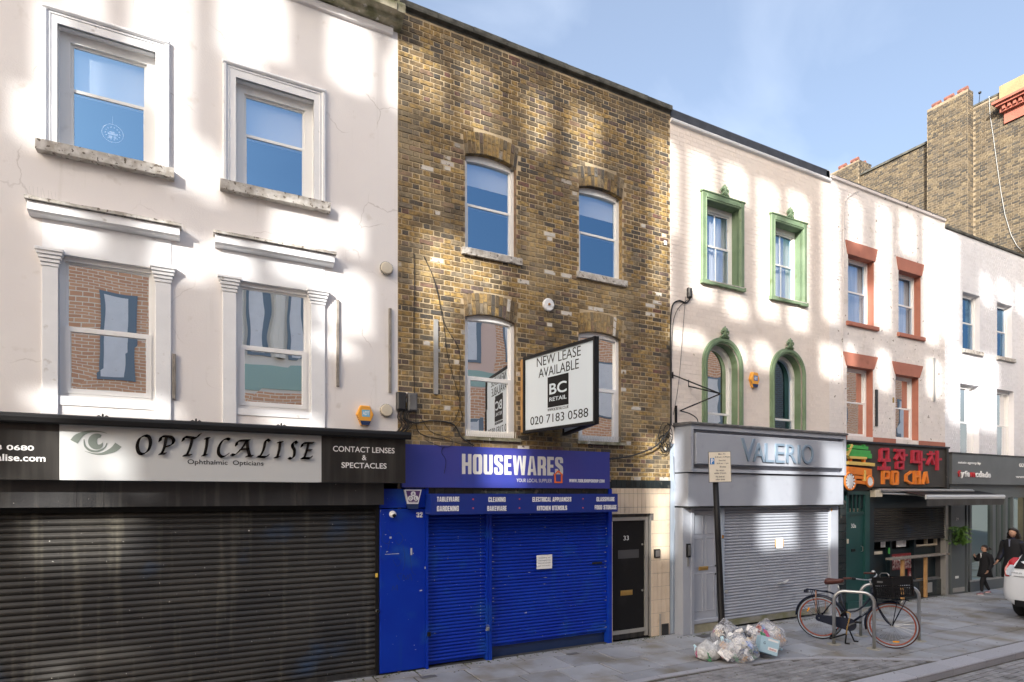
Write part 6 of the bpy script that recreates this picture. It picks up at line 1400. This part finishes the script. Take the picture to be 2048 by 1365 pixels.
# rear rack with lamp
rk = MB()
for s in (.05, -.05, .0): rk.tube(smooth([bp_(-.22,.845,s), bp_(.0,.83,s), bp_(.15,.82,s), bp_(.25,.78,s*.5)]), .006, 6)
for u in (-.2,-.1,.0,.1): rk.tube([bp_(u,.836,-.055), bp_(u,.836,.055)], .005, 5)
for u in (-.02, .05): rk.tube([bp_(u-.12,.83,.055), bp_(0,RR,.06)], .005, 5); rk.tube([bp_(u-.12,.83,-.055), bp_(0,RR,-.06)], .005, 5)
rk.build('rear_rack', m_frame, BK); MB().obox(bp_(-.22,.81), bu, bl_, (0,0,1), .03, .05, .022).build('rear_lamp', m_frame, BK); tb([bp_(-.055,.84,.06), bp_(-.05,.45,.062)], .009, 'rack_strap', M('tan_strap', (.42,.24,.17), rough=.6)); tb([bp_(.07,.66,-.06), bp_(.075,.46,-.062)], .007, 'rack_strap', bpy.data.materials['tan_strap'])
MB().obox(rc-bu*.185+Vector((0,0,.115))+bl_*.01, (bu*.35+Vector((0,0,.94))).normalized(), bl_, (bu*.94-Vector((0,0,.35))).normalized(), .036, .008, .012).build('reflector', m_amber, BK); MB().obox(fc+fu*.05-Vector((0,0,.255))+lat*.01, (fu+Vector((0,0,.1))).normalized(), lat, Vector((0,0,1)), .045, .008, .012).build('reflector', m_amber, BK)
# stem, handlebar, grips, bell
tb([bp_(.775,.97), bp_(.745,1.10)], .014, 'stem', m_steel)
hb = lambda u, v, z: bp_(.745, z) + fu*u + lat*v
LS = smooth([hb(-.36,.28,1.115), hb(-.24,.27,1.125), hb(-.10,.20,1.105), hb(-.0,.06,1.09), hb(.03,0,1.10), hb(.06,-.10,1.12), hb(.09,-.2,1.155), hb(.05,-.27,1.175), hb(-.10,-.29,1.16)], 5)
tb(LS, .011, 'handlebar', m_steel); tb([LS[0], LS[5]], .017, 'grip', m_leather); tb([LS[-1], LS[-7]], .017, 'grip', m_leather)
tb([LS[5], LS[7]], .022, 'brake_lever', m_black); tb([LS[-7], LS[-9]], .022, 'brake_lever', m_black); MB().lathe(hb(.04,-.24,1.19), (0,0,1), [(.03,0),(.032,.012),(.02,.03),(0,.034)], 14).build('bell', m_steel, BK, smooth=True)
# front rack, lamp and crate
for s in (1, -1): tb([fc+lat*.065*s, fc+fu*.07*1+Vector((0,0,RR+.07))+lat*.075*s], .007, 'front_rack_stay', m_frame, 6); tb([fc+lat*.065*s, fc+fu*.18+Vector((0,0,RR+.06))+lat*.10*s], .006, 'front_rack_stay', m_frame, 6)
tb([bp_(.85,.80), fc+fu*.22+Vector((0,0,RR+.06))], .010, 'front_rack', m_frame)
MB().lathe(fc+fu*.13+Vector((0,0,RR+.02)), fu*.6+bl_*.5+Vector((0,0,-.1)), [(0,-.05),(.03,-.04),(.045,.0),(.045,.03),(.038,.031),(0,.02)], 14).build('front_lamp', m_steel, BK, smooth=True)
ca = (Matrix.Rotation(math.radians(32 if (Matrix.Rotation(.5,3,'Z') @ bu).dot(bl_) > 0 else -32), 3, 'Z') @ bu); cl = Vector((-ca.y, ca.x, 0)); cl = cl if cl.dot(bl_) > 0 else -cl
cup = (Vector((0,0,1)) - ca*.13).normalized(); ca2 = (ca + Vector((0,0,.13))).normalized()
co = fc + Vector((0,0,RR+.10)) + ca*.03; cw, cd, chh = .22, .165, .32
def crt(u, v, z): return co + ca2*u + cl*v + cup*z
b = MB()
b.obox(crt(0,0,.006), ca2, cl, cup, cd, cw, .006)
for (o_, e_, l_, face) in ((ca2*cd, cl, cw, ca2), (ca2*-cd, cl, cw, ca2), (cl*cw, ca2, cd, cl), (cl*-cw, ca2, cd, cl)):
    for (z, h) in ((.015,.02),(.085,.010),(.16,.02),(.25,.12)): b.obox(co+o_+cup*z, e_, face, cup, l_, .006, h/2)
    n = 9
    for k in range(n+1): b.obox(co+o_+e_*(-l_+2*l_*k/n)+cup*.09, e_, face, cup, .007, .005, .09)
    b.obox(co+o_+cup*.315, e_, face, cup, l_+.012, .014, .01)
for s in (-1, 1):
    for q in (-1, 1): b.obox(crt(s*cd, q*cw, .16), ca2, cl, cup, .014, .014, .16)
b.build('crate', m_black, BK); MB().obox(crt(-.04, cw+.008, .25), ca2, cl, cup, .05, .002, .014).build('crate_handle_slot', m_lead, BK)
# bottle cage loop behind crate
tb([crt(-.13,.10,.31), crt(-.13,.10,.36), crt(-.10,.10,.385), crt(.0,.10,.385), crt(.03,.10,.36), crt(.03,.10,.31)], .006, 'crate_bracket', m_steel, 6)
text('CORTINA', 0, .15, 0, .03, 0, m_side, BK, xf=Matrix.Translation(bp_(.64,.475,.023)) @ Matrix(((bu.x*.62, -bl_.x, -bu.x*.78, 0), (bu.y*.62, -bl_.y, -bu.y*.78, 0), (.78, 0, .62, 0), (0,0,0,1))))
# kick stand and chain lock
for s in (1, -1): tb([bp_(.42,.27,.03*s), bp_(.50 if s < 0 else .41,.012,.13*s)], .012, 'kickstand_leg', m_black); MB().obox(bp_(.50 if s < 0 else .41,.010,.13*s)+bu*.03, bu, bl_, (0,0,1), .035, .015, .009).build('kickstand_foot', m_black, BK)
ck = MB(); P = smooth([bp_(.40,.52,.03), bp_(.47,.50,.06), bp_(.455,.38,.09), bp_(.43,.26,.10), bp_(.42,.15,.09)], 6)
for k in range(len(P)-1):
    a, c = P[k], P[k+1]; dd = (c-a).normalized(); o1 = dd.orthogonal().normalized(); o1 = o1 if k % 2 else dd.cross(o1); ck.tube([(a+c)/2+dd*.016*math.cos(q)+o1*.009*math.sin(q) for q in [.9*j for j in range(7)]], .0035, 4, closed=True)
LK = ck.build('chain_lock', m_brass, BK)
tb(smooth([bp_(.40,.15,.08), ground(1668,1288.8)+Vector((0,0,.12))+bl_*.05, ground(1668,1288.8)+Vector((0,0,.10))-bu*.06, bp_(.26,.2,.0)]), .014, 'lock_sleeve', m_black); tb(smooth([bp_(.42,.56,.02), bp_(.36,.50,.05), bp_(.33,.44,.03)]), .016, 'lock_sleeve', m_black)

# ------------------------------------------------------------------ plant
x, z = at(1919, 1068, -.2); PLN = thing('hanging_plant', 'leafy green plant hanging on the grey pier of the glass shopfront', 'plant', (x,-.1,z))
lf = MB(); 
for k in range(420):
    a = U(0, 6.3); r = abs(random.gauss(0,.12)); c = Vector((x+r*math.cos(a)+.03, -.2+r*math.sin(a)*.5, z+.18-U(0,.42)+r*.1)); dd = Vector((math.cos(a)*.5, math.sin(a)*.4-.1, U(-1,.2))).normalized(); s = dd.orthogonal().normalized(); l = U(.07,.15)
    lf.add([tuple(c), tuple(c+dd*l*.5+s*l*.2), tuple(c+dd*l), tuple(c+dd*l*.5-s*l*.2)], [(0,1,2,3)])
lf.build('foliage', M('bright_leaf_green', (.10,.20,.03), (.04,.10,.02), ns=30, rough=.5), PLN); MB().lathe((x,-.15,z-.22), (0,0,1), [(.05,0),(.07,.12),(0,.12)], 10).build('pot', m_black, PLN)

# ------------------------------------------------------------------ people
def skin_body(name, V, E_, m, parent, loc):
    me = bpy.data.meshes.new(name); me.from_pydata([v[:3] for v in V], E_, []); me.materials.append(m)
    o = link(name, me, parent, loc); md = o.modifiers.new('skin', 'SKIN'); md.use_smooth_shade = True
    for i, v in enumerate(V): me.skin_vertices[0].data[i].radius = (v[3], v[3] if len(v) < 5 else v[4]); me.skin_vertices[0].data[i].use_root = (i == 0)
    s = o.modifiers.new('sub', 'SUBSURF'); s.levels = 1; s.render_levels = 2; return o
m_skinp = M('skin', (.50,.29,.20), rough=.5); m_hair = M('dark_brown_hair', (.014,.009,.007), rough=.45, bump=1, bs=60); m_coat = M('black_wool_coat', (.010,.010,.013), rough=.85); m_denim = M('dark_navy_trousers', (.010,.014,.035), rough=.8); m_shoe = M('pink_grey_trainer', (.35,.20,.22), rough=.6); m_sole = M('white_sole', (.7,.68,.65), rough=.6); m_top = M('grey_blue_jumper', (.22,.24,.33), rough=.8)
def loft(name, secs, m, parent, n=20, smoothq=True, wob=0):
    b = MB()
    for (c, rx, ry, ang) in secs:
        for k in range(n):
            a = 2*math.pi*k/n; ww = 1+wob*math.sin(a*5+c[2]*9); u = rx*math.cos(a)*ww; v = ry*math.sin(a)*ww; b.v.append((c[0]+u*math.cos(ang)-v*math.sin(ang), c[1]+u*math.sin(ang)+v*math.cos(ang), c[2]))
    for j in range(len(secs)-1):
        for k in range(n): b.f.append((j*n+k, j*n+(k+1)%n, (j+1)*n+(k+1)%n, (j+1)*n+k))
    b.f.append(tuple(range(n-1,-1,-1))); b.f.append(tuple(range((len(secs)-1)*n, len(secs)*n))); return b.build(name, m, parent, smooth=smoothq)
def person(loc, H, face, label, child):
    """face = heading angle; local f forward, s to the person's left"""
    t = thing('person', label, 'person', loc); L0 = Vector(loc); f = Vector((math.cos(face), math.sin(face), 0)); s = Vector((-math.sin(face), math.cos(face), 0))
    q = lambda a, b, z: L0 + f*a*H + s*b*H + Vector((0,0,z*H)); hl = .145 if child else .13; ang = face
    P = lambda a, b, z, r: (*(f*a*H + s*b*H + Vector((0,0,z*H))), r*H)
    st = .10 if child else .08
    V = [P(0,0,.52,.075),P(0,0,.62,.07),P(0,0,.74,.085),P(0,0,.815,.06),P(.005,0,.85,.032),P(.01,0,.875,.03),
         P(0,.05,.48,.06),P(.05+st*.5,.05,.28,.042),P(st*1.0,.05,.06,.026),P(0,-.05,.48,.06),P(-.01,-.05,.28,.042),P(-st*1.2,-.05,.075,.026),
         P(0,.10,.79,.045),P(-.02,.135,.62,.03),P(.05,.14,.48,.022),P(0,-.10,.79,.045)]
    E_ = [(0,1),(1,2),(2,3),(3,4),(4,5),(0,6),(6,7),(7,8),(0,9),(9,10),(10,11),(2,12),(12,13),(13,14),(2,15)]
    if child: V += [P(.06,-.13,.69,.032),P(.14,-.09,.76,.024)]
    else: V += [P(.02,-.135,.63,.032),P(.12,-.13,.52,.024)]
    E_ += [(15,16),(16,17)]
    skin_body('body', V, E_, m_denim if not child else m_coat, t, (0,0,0))
    hc = q(.012,0,1-hl*.53); h = hl*H/2                       # head
    hd = MB(); n = 20
    for j in range(13):
        a = -math.pi/2+math.pi*j/12
        for k in range(n):
            b_ = 2*math.pi*k/n; r = math.cos(a); x_ = r*math.cos(b_)*.80; y_ = r*math.sin(b_)*.68; z_ = math.sin(a)
            if z_ < 0: x_ *= 1+z_*.12; y_ *= 1+z_*.25
            if x_ > .6 and abs(y_) < .14 and -.3 < z_ < .12: x_ += .16
            if x_ > .5 and abs(abs(y_)-.28) < .14 and 0 < z_ < .2: x_ -= .05
            hd.v.append(tuple(hc+f*x_*h+s*y_*h+Vector((0,0,z_*h))))
    for j in range(12):
        for k in range(n): hd.f.append((j*n+k, j*n+(k+1)%n, (j+1)*n+(k+1)%n, (j+1)*n+k))
    HD = hd.build('head', m_skinp, t, smooth=True); e = MB()
    for sy in (-1, 1): e.lathe(hc+f*h*.70+s*h*.28*sy+Vector((0,0,h*.08)), f, [(h*.09,0),(h*.07,h*.03),(0,h*.05)], 8)
    e.build('eyes', m_black, HD); MB().obox(hc+f*h*.72-Vector((0,0,h*.5)), f, s, (0,0,1), h*.04, h*.2, h*.035).build('mouth', M('lips', (.35,.10,.09), rough=.5) if 'lips' not in bpy.data.materials else bpy.data.materials['lips'], HD)
    for sy in (-1, 1): MB().obox(hc+s*h*.68*sy, f, s, (0,0,1), h*.12, h*.05, h*.2).build('ear', m_skinp, HD)
    if child:
        g = MB()
        for sy in (-1, 1): g.tube([hc+f*h*.80+s*h*(.28*sy+.17*math.cos(a))+Vector((0,0,h*(.08+.13*math.sin(a)))) for a in [.7*k for k in range(9)]], h*.03, 4, closed=True)
        g.tube([hc+f*h*.78+s*h*.45+Vector((0,0,h*.1)), hc+s*h*.70+Vector((0,0,h*.12))], h*.03, 4); g.tube([hc+f*h*.78-s*h*.45+Vector((0,0,h*.1)), hc-s*h*.70+Vector((0,0,h*.12))], h*.03, 4); g.build('glasses', m_black, HD)
    hr = MB(); n = 22; dn = -.45 if child else -1.25
    for j in range(13):
        tt = j/12; z_ = 1.14+(dn-1.14)*tt
        for k in range(n):
            b_ = 2*math.pi*k/n; r = math.sqrt(max(0, 1-min(1, max(z_, 0)/1.16)**2)) if z_ > 0 else 1+(-z_*.28 if not child else 0); fz = 1 if child else 1.22; x_ = r*math.cos(b_)*.93*fz; y_ = r*math.sin(b_)*.86*fz
            if z_ < .6 and math.cos(b_) > .1: x_ = min(x_, (.12 if z_ > -.4 else -.05) if z_ < .4 else .5)
            w = 1+(.07 if child else .22)*mnoise.noise(Vector((x_*4, y_*4, z_*4+H))); hr.v.append(tuple(hc-f*h*.06+f*x_*h*w+s*y_*h*w+Vector((0,0,z_*h))))
    for j in range(12):
        for k in range(n): hr.f.append((j*n+k, j*n+(k+1)%n, (j+1)*n+(k+1)%n, (j+1)*n+k))
    hr.f.append(tuple(range(n))); hr.build('hair', m_hair, t, smooth=True)
    if child: MB().lathe(hc-f*h*.95+Vector((0,0,h*.3)), -f+Vector((0,0,-.6)), [(0,0),(h*.3,h*.1),(h*.35,h*.5),(h*.15,h*1.1),(0,h*1.2)], 10).build('ponytail', m_hair, t, smooth=True)
    hem = .36 if child else .30
    CT = loft('coat', [(q(0,0,.845),.05*H,.075*H,ang),(q(0,0,.82),.075*H,.115*H,ang),(q(0,0,.76),.085*H,.128*H,ang),(q(0,0,.66),.085*H,.11*H,ang),(q(0,0,.56),.09*H,.11*H,ang),(q(0,0,.46),.105*H,.125*H,ang),(q(0,0,hem),.13*H,.14*H,ang)], m_coat, t, wob=.02)
    arm = [(q(0,.115,.80),q(-.02,.145,.63),q(.05,.145,.50)), (q(0,-.115,.80), q(.06,-.14,.69) if child else q(.02,-.145,.63), q(.13,-.09,.755) if child else q(.11,-.135,.53))]
    for k, (a, b_, c) in enumerate(arm):
        MB().tube(smooth([a, b_, c], 4), [.05*H]*3+[.042*H]*3+[.034*H]*3, 10).build('sleeve', m_coat, t, smooth=True)
        hnd = MB(); dd = (c-b_).normalized(); o1 = dd.orthogonal().normalized(); o2 = dd.cross(o1); hnd.obox(c+dd*.025*H, dd, o1, o2, .026*H, .022*H, .011*H)
        for j in range(4): hnd.tube([c+dd*.045*H+o1*(-.017+.0115*j)*H, c+dd*(.066+.004*(j in (1,2)))*H+o1*(-.017+.0115*j)*H+o2*.006*H, c+dd*(.078+.005*(j in (1,2)))*H+o1*(-.016+.011*j)*H+o2*.018*H], [.0058*H,.0052*H,.0045*H], 6)
        hnd.tube([c+dd*.012*H+o1*.02*H, c+dd*.035*H+o1*.036*H, c+dd*.052*H+o1*.038*H+o2*.008*H], [.0075*H,.0065*H,.005*H], 6); hnd.build('hand', m_skinp, t, smooth=True)
    MB().prism([(0,0)]*0 or [(q(.08,0,.84).x-.02*H, q(0,0,.84).z),(q(.08,0,.84).x+.02*H, q(0,0,.84).z),(q(.09,0,.76).x, q(0,0,.74).z)], q(.085,0,.8).y-.012*H, q(.085,0,.8).y-.0).build('shirt_front', m_top if not child else m_white, t)
    for (a, b_, z) in ((st*1.0,.05,.0),(-st*1.2,-.05,.02)):
        c = q(a+.03,b_,z+.022); sh_ = MB(); 
        for (u, w, hh) in ((-.05,.022,.030),(-.02,.026,.034),(.02,.026,.024),(.055,.024,.016),(.07,.012,.010)): sh_.v += [tuple(c+f*u*H+s*w*H-Vector((0,0,.020*H))), tuple(c+f*u*H+s*w*.8*H+Vector((0,0,hh*H-.01*H))), tuple(c+f*u*H-s*w*.8*H+Vector((0,0,hh*H-.01*H))), tuple(c+f*u*H-s*w*H-Vector((0,0,.020*H)))]
        for j in range(4):
            for k in range(4): sh_.f.append((j*4+k, j*4+(k+1)%4, j*4+4+(k+1)%4, j*4+4+k))
        sh_.f += [(3,2,1,0),(16,17,18,19)]; S_ = sh_.build('shoe', m_shoe if child else m_black, t, smooth=True)
        MB().obox(c+f*.008*H-Vector((0,0,.019*H)), f, s, (0,0,1), .062*H, .026*H, .005*H).build('sole', m_sole if child else m_black, S_)
    return t
person((17.45,-.42,0), 1.24, math.radians(150), 'child in black coat and glasses walking past the glass shopfront', True)
person((17.35,-1.05,0), 1.70, math.radians(168), 'woman with dark curly hair in a long black coat behind the white car', False)

# ------------------------------------------------------------------ car
m_carw = M('white_car_paint', (.74,.76,.78), rough=.12); m_cg = M('dark_car_glass', (.015,.018,.02), rough=.03); m_tail = M('red_tail_lens', (.42,.012,.02), rough=.12); m_clear = M('clear_tail_lens', (.55,.60,.66), rough=.1)
cx0, cyc = 14.3, -2.95
CAR = thing('parked_car', 'white hatchback at the right edge seen from its rear left corner', 'car', (cx0,cyc,0))
ss = [(0.0,.62,.40,.80),(.02,.76,.35,.95),(.07,.84,.32,1.06),(.16,.865,.30,1.20),(.35,.875,.28,1.33),(.7,.88,.27,1.42),(1.2,.88,.26,1.48),(1.9,.88,.25,1.49),(2.5,.88,.25,1.42),(3.1,.88,.26,1.13),(3.6,.87,.28,.98),(4.1,.82,.30,.88),(4.35,.70,.34,.72),(4.45,.5,.4,.6)]
cb = MB()
for (s_, w, zb_, zt_) in ss:
    zs = min(1.0, zt_-.05); H_ = [(w*.80,zb_),(w*.97,zb_+.10),(w,zb_+.22),(w*1.0,.62 if zt_ > .8 else zt_*.8),(w*.985,min(.86, zt_-.10)),(w*.95,min(.98, zt_-.05)),(w*.86,zt_-(zt_-min(.98,zt_-.05))*.45),(w*.74,zt_-.04),(w*.5,zt_-.005),(0,zt_)]
    row = [(cx0+s_, cyc+y_, z_) for y_, z_ in H_] + [(cx0+s_, cyc-y_, z_) for y_, z_ in H_[-2::-1]]; cb.v += row
m_ = 19
for j in range(len(ss)-1):
    for k in range(m_-1): cb.f.append((j*m_+k, j*m_+k+1, (j+1)*m_+k+1, (j+1)*m_+k))
    cb.f.append((j*m_+m_-1, j*m_, (j+1)*m_, (j+1)*m_+m_-1))
cb.f.append(tuple(range(m_))); cb.f.append(tuple(range((len(ss)-1)*m_, len(ss)*m_))); cb.build('body', m_carw, CAR, smooth=True)
for sg in (1, -1):
    tl = MB(); P = [(.02,.715,.87),(.05,.785,.87),(.10,.815,1.02),(.19,.77,1.18),(.22,.72,1.24),(.13,.68,1.10)]
    tl.v = [(cx0+a-.014, cyc+sg*(y_+.012), z_) for a, y_, z_ in P]+[(cx0+a+.05, cyc+sg*(y_-.06), z_) for a, y_, z_ in P]; tl.f = [tuple(range(6)), tuple(range(11,5,-1))]+[(i,i+6,(i+1)%6+6,(i+1)%6) for i in range(6)]
    TL = tl.build('tail_light', m_tail, CAR); cl_ = MB(); P2 = [(.020,.705,.90),(.040,.755,.90),(.075,.765,1.02),(.12,.735,1.10),(.09,.675,1.07)]
    cl_.v = [(cx0+a-.045, cyc+sg*(y_+.0), z_) for a, y_, z_ in P2]+[(cx0+a+.04, cyc+sg*(y_-.05), z_) for a, y_, z_ in P2]; cl_.f = [tuple(range(5)), tuple(range(9,4,-1))]+[(i,i+5,(i+1)%5+5,(i+1)%5) for i in range(5)]; cl_.build('clear_lens', m_clear, TL)
    sw = MB(); sw.v = [(cx0+a, cyc+sg*y_, z_) for a, y_, z_ in ((.9,.842,1.02),(3.0,.845,1.02),(2.45,.70,1.40),(1.2,.70,1.44),(.75,.74,1.36))]; sw.f = [(0,1,2,3,4)]; sw.v = [(a, b_+sg*.012, c) for a, b_, c in sw.v]; sw.build('side_window', m_cg, CAR)
    for sx in (.78, 3.52):
        W_ = MB().lathe((cx0+sx, cyc+sg*.70, .31), (0,sg,0), [(0,0),(.22,0),(.30,.01),(.315,.05),(.315,.14),(.29,.17),(.21,.18)], 28).build('wheel', m_tyrek, CAR, smooth=True)
        MB().lathe((cx0+sx, cyc+sg*.70, .31), (0,sg,0), [(.21,.178),(.19,.16),(.05,.17),(0,.175)], 20).build('hub_cap', m_steel, W_)
rw = MB(); rw.v = [(cx0+.085, cyc+y_, 1.04) for y_ in (-.66,.66)]+[(cx0+.33, cyc+y_, 1.34) for y_ in (.60,-.60)]; rw.v = [(a-.03,b_,c) for a, b_, c in rw.v]; rw.f = [(0,1,2,3)]; rw.build('rear_window', m_cg, CAR)
MB().box(cx0-.012, cx0+.10, cyc-.62, cyc+.62, .30, .42).build('bumper_insert', m_black, CAR); MB().box(cx0-.02, cx0+.01, cyc-.26, cyc+.26, .66, .77).build('number_plate', m_plye, CAR)
MB().box(cx0+.0, cx0+.03, cyc-.64, cyc+.64, .885, .893).build('hatch_seam', m_black, CAR)
MB().box(cx0+.35, cx0+4.1, cyc-.62, cyc+.62, .16, .34).build('underbody', m_black, CAR)
text('PRIUS', 0, .17, .94, .965, 0, m_lead, CAR, xf=Matrix(((0,1,0,cx0+.018),(-1,0,0,cyc+.68),(0,0,1,0),(0,0,0,1))))

# ================================================================== ACROSS THE STREET (seen only in the windows)
mb_ = m_red_brick; mb_.use_nodes = True; nt = mb_.node_tree; N = nt.nodes; L = nt.links
g = N.new('ShaderNodeTexCoord'); sx_ = N.new('ShaderNodeSeparateXYZ'); cm = N.new('ShaderNodeCombineXYZ'); bt_ = N.new('ShaderNodeTexBrick')
L.new(g.outputs['Object'], sx_.inputs[0]); L.new(sx_.outputs['X'], cm.inputs['X']); L.new(sx_.outputs['Z'], cm.inputs['Y']); L.new(cm.outputs[0], bt_.inputs[0])
bt_.inputs['Scale'].default_value = 1; bt_.inputs['Brick Width'].default_value = .32; bt_.inputs['Row Height'].default_value = .11; bt_.inputs['Mortar Size'].default_value = .012
bt_.inputs['Color1'].default_value = (.78,.44,.26,1); bt_.inputs['Color2'].default_value = (.66,.34,.20,1); bt_.inputs['Mortar'].default_value = (.88,.78,.64,1); L.new(bt_.outputs[0], N['Principled BSDF'].inputs['Base Color']); N['Principled BSDF'].inputs['Roughness'].default_value = .9
m_cream = M('pale_stone', (.80,.76,.68), rough=.8); m_green_gl = M('green_glass_panel', (.36,.52,.47), rough=.2)
OY = -14.0
m_winop = M('distant_window', (.16,.22,.28), rough=.3)
def opp(x0, x1, h, wm, wins, label, arch=False, bands=()):
    t = thing('opposite_building', label, 'building', ((x0+x1)/2, OY, 0)); MB().box(x0, x1, OY-4, OY, 0, h).build('wall', wm, t)
    for (a, b, c, d, bm) in bands: MB().box(a, b, OY-.01, OY+.03, c, d).build('band', bm, t)
    for (a, b, c, d) in wins:
        f = MB(); f.box(a, b, OY-.02, OY+.05, c, d); fr = f.build('window', m_winop, t); MB().box(a+.10, a+(b-a)*.72, OY+.0, OY+.06, c+.1, d-.1).build('curtain', m_trim, fr)
        if arch:
            f = MB(); k = arc_pts(a-.25, b+.25, d, (b-a)/2+.25, 14); f.tube([(p, OY+.1, q) for p, q in [(a-.25, c)]+k+[(b+.25, c)]], .16, 6); f.build('stone_arch', M('pale_stone', (.70,.66,.58), rough=.8) if 'pale_stone' not in bpy.data.materials else bpy.data.materials['pale_stone'], t)

opp(-18, 1.0, 10.8, mb_, [(-2.75,-1.75,6.0,8.8),(-6,-4.8,6.2,8.8),(-9.5,-8,6.2,8.8),(-1.6,-.2,1.2,4),(-.4,.6,6.0,8.8)], 'orange brick block across the street, mirrored in the first floor windows')
opp(1.02, 8.4, 10.6, m_cream, [(1.45,2.15,7.3,9.6),(2.75,3.45,7.3,9.6),(4.1,4.9,7.3,9.6),(5.5,6.5,7.3,9.6),(7.1,7.9,7.3,9.6)], 'pale stone block with arched bays across the street', True, [(1.05,8.35,6.1,7.0,m_green_gl),(1.05,8.35,2.0,6.0,mb_)])
opp(8.42, 14, 10.9, M('pink_stucco', (.82,.60,.50), rough=.8), [(9.5,10.3,8.0,9.9),(11.3,12.1,8.0,9.9),(9.6,10.4,4.6,5.6)], 'pinkish stucco block across the street beside the stone arches', False, [(8.5,13.9,6.9,7.6,m_green_gl),(8.45,13.95,2.0,6.8,mb_),(10.9,12.9,7.7,10.5,mb_)])
opp(14.02, 45, 10.4, mb_, [(16+i*3.4,17.5+i*3.4,6,8.6) for i in range(8)]+[(16+i*3.4,17.5+i*3.4,2,4.6) for i in range(8)], 'long orange brick terrace across the street to the right')
# added, unseen blocks further back: screens slotted to shape the sun into wall patches
m_conc = M('sun_blocker_concrete', (.55,.53,.50), rough=.85)
tz, kx = math.tan(SEL)/math.cos(SAZ), math.tan(SAZ)
TOW = [dict(y=-19.0, x0=-27.5, x1=-6.35, b=13.4, t=23.6, wx=(-9, 16.3), s=[]), dict(y=-29.0, x0=-18.6, x1=-11.6+.9, b=20.6, t=30.8, wx=(16.0, 24), s=[])]
TOW[1]['x0'] = 16.3-29*kx-.1; TOW[1]['x1'] = 20.62-26.5*kx
def lit(px0, px1, py0, py1, Y=0.0, gx=.035):
    (a, z1), (b, _) = at(px0, py0, Y), at(px1, py0, Y); z0 = at(px0, py1, Y)[1]; z1b = at(px1, py0, Y)[1]; z0b = at(px1, py1, Y)[1]
    z1 = (z1+z1b)/2; z0 = (z0+z0b)/2
    gx = gx if px0 < 1690 else (-.01 if px0 < 1886 else .04)
    for T in TOW:
        dd = abs(T['y'])+Y; T['s'].append((a-gx-dd*kx, b+gx-dd*kx, z0+dd*tz, z1+dd*tz))
for q in [(40,82,175,290),(84,115,8,281),(132,188,-60,18),(276,312,-60,190),(313,366,-60,366),(452,510,-60,130),(511,554,-60,110),(658,735,30,178),(781,797,112,215),(400,418,290,390),
 (81,185,430,492),(323,400,470,548),(436,487,490,545),(561,651,430,562),(677,722,430,500),(655,729,546,655),(630,705,672,705),(70,340,790,838),(540,640,828,862),
 (800,826,70,150),(826,880,110,215),(923,978,120,250),(1052,1092,176,305),(1143,1200,215,365),(1302,1337,270,600),(845,932,463,518),(836,922,518,600),(925,986,528,625),(846,888,580,680),(1290,1336,880,962),
 (1341,1350,290,470),(1384,1420,305,600),(1390,1405,480,600),(1451,1490,338,405),(1454,1494,590,640),(1517,1555,365,640),(1579,1614,388,655),(1645,1672,360,640),
 (1343,1404,656,694),(1474,1494,686,728),(1509,1538,690,735),(1643,1680,686,760),(1652,1668,380,470),
 (1699,1723,400,490),(1754,1778,412,657),(1800,1828,428,505),(1849,1877,443,690),(1886,1912,455,685),(1690,1712,690,745),(1754,1778,703,775),(1852,1884,722,792),(1898,1948,706,848),(1957,1991,715,860),
 (1966,1982,555,606),(2000,2018,568,610),(2034,2048,580,630),(1733,1750,560,640)]: lit(*q)
for q in [(37,117,850,962),(130,160,850,962),(193,258,900,960)]: lit(*q, Y=-.3)
for q in [(33,150,963,1013),(180,205,963,1013)]: lit(*q, Y=-.12)
for q in [(60,285,1035,1140),(80,290,1312,1372)]: lit(*q, Y=.06)
lit(963, 1048, 890, 976, Y=-.09); lit(1306, 1338, 980, 1110)
for q in [(1522,1592,880,1010),(1648,1691,890,1010)]: lit(*q, Y=-.41)
for q in [(1514,1586,1012,1092),(1640,1680,1012,1090),(1367,1384,1013,1062)]: lit(*q, Y=-.22)
lit(1345, 1367, 1100, 1020, Y=-.1); lit(1340, 1360, 880, 1010)
G0 = .10
for T, lab in zip(TOW, ('wide added block, unseen behind the houses opposite, slotted to shape the sun strips', 'narrow added block, unseen further back, slotted to shape the sun strips')):
    TX0, TX1, TY, ZB = T['x0'], T['x1'], T['y'], T['b']
    TW = thing('added_sun_blocker', lab, 'building', ((TX0+TX1)/2, TY, 0)); MB().box(TX0, TX1, TY-8, TY-.3, 0, ZB+.2).build('body', m_conc, TW)
    NX = int((TX1-TX0)/G0); NZ = int((T['t']-ZB)/G0); grid = [[True]*NX for _ in range(NZ)]
    for (a, b, c, d) in T['s']:
        for j in range(max(0, int(round((c-ZB)/G0))), min(NZ, int(round((d-ZB)/G0)))):
            for i in range(max(0, int(round((a-TX0)/G0))), min(NX, int(round((b-TX0)/G0)))): grid[j][i] = False
    scn = MB(); prev = {}
    for j in range(NZ+1):
        runs = set()
        if j < NZ:
            i = 0
            while i < NX:
                if grid[j][i]:
                    k = i
                    while k < NX and grid[j][k]: k += 1
                    runs.add((i, k)); i = k
                else: i += 1
        for r in list(prev):
            if r not in runs: scn.box(TX0+r[0]*G0, TX0+r[1]*G0, TY-.03, TY, ZB+prev[r]*G0, ZB+j*G0); del prev[r]
        for r in runs:
            if r not in prev: prev[r] = j
    scn.build('slotted_sun_mask', m_conc, TW)
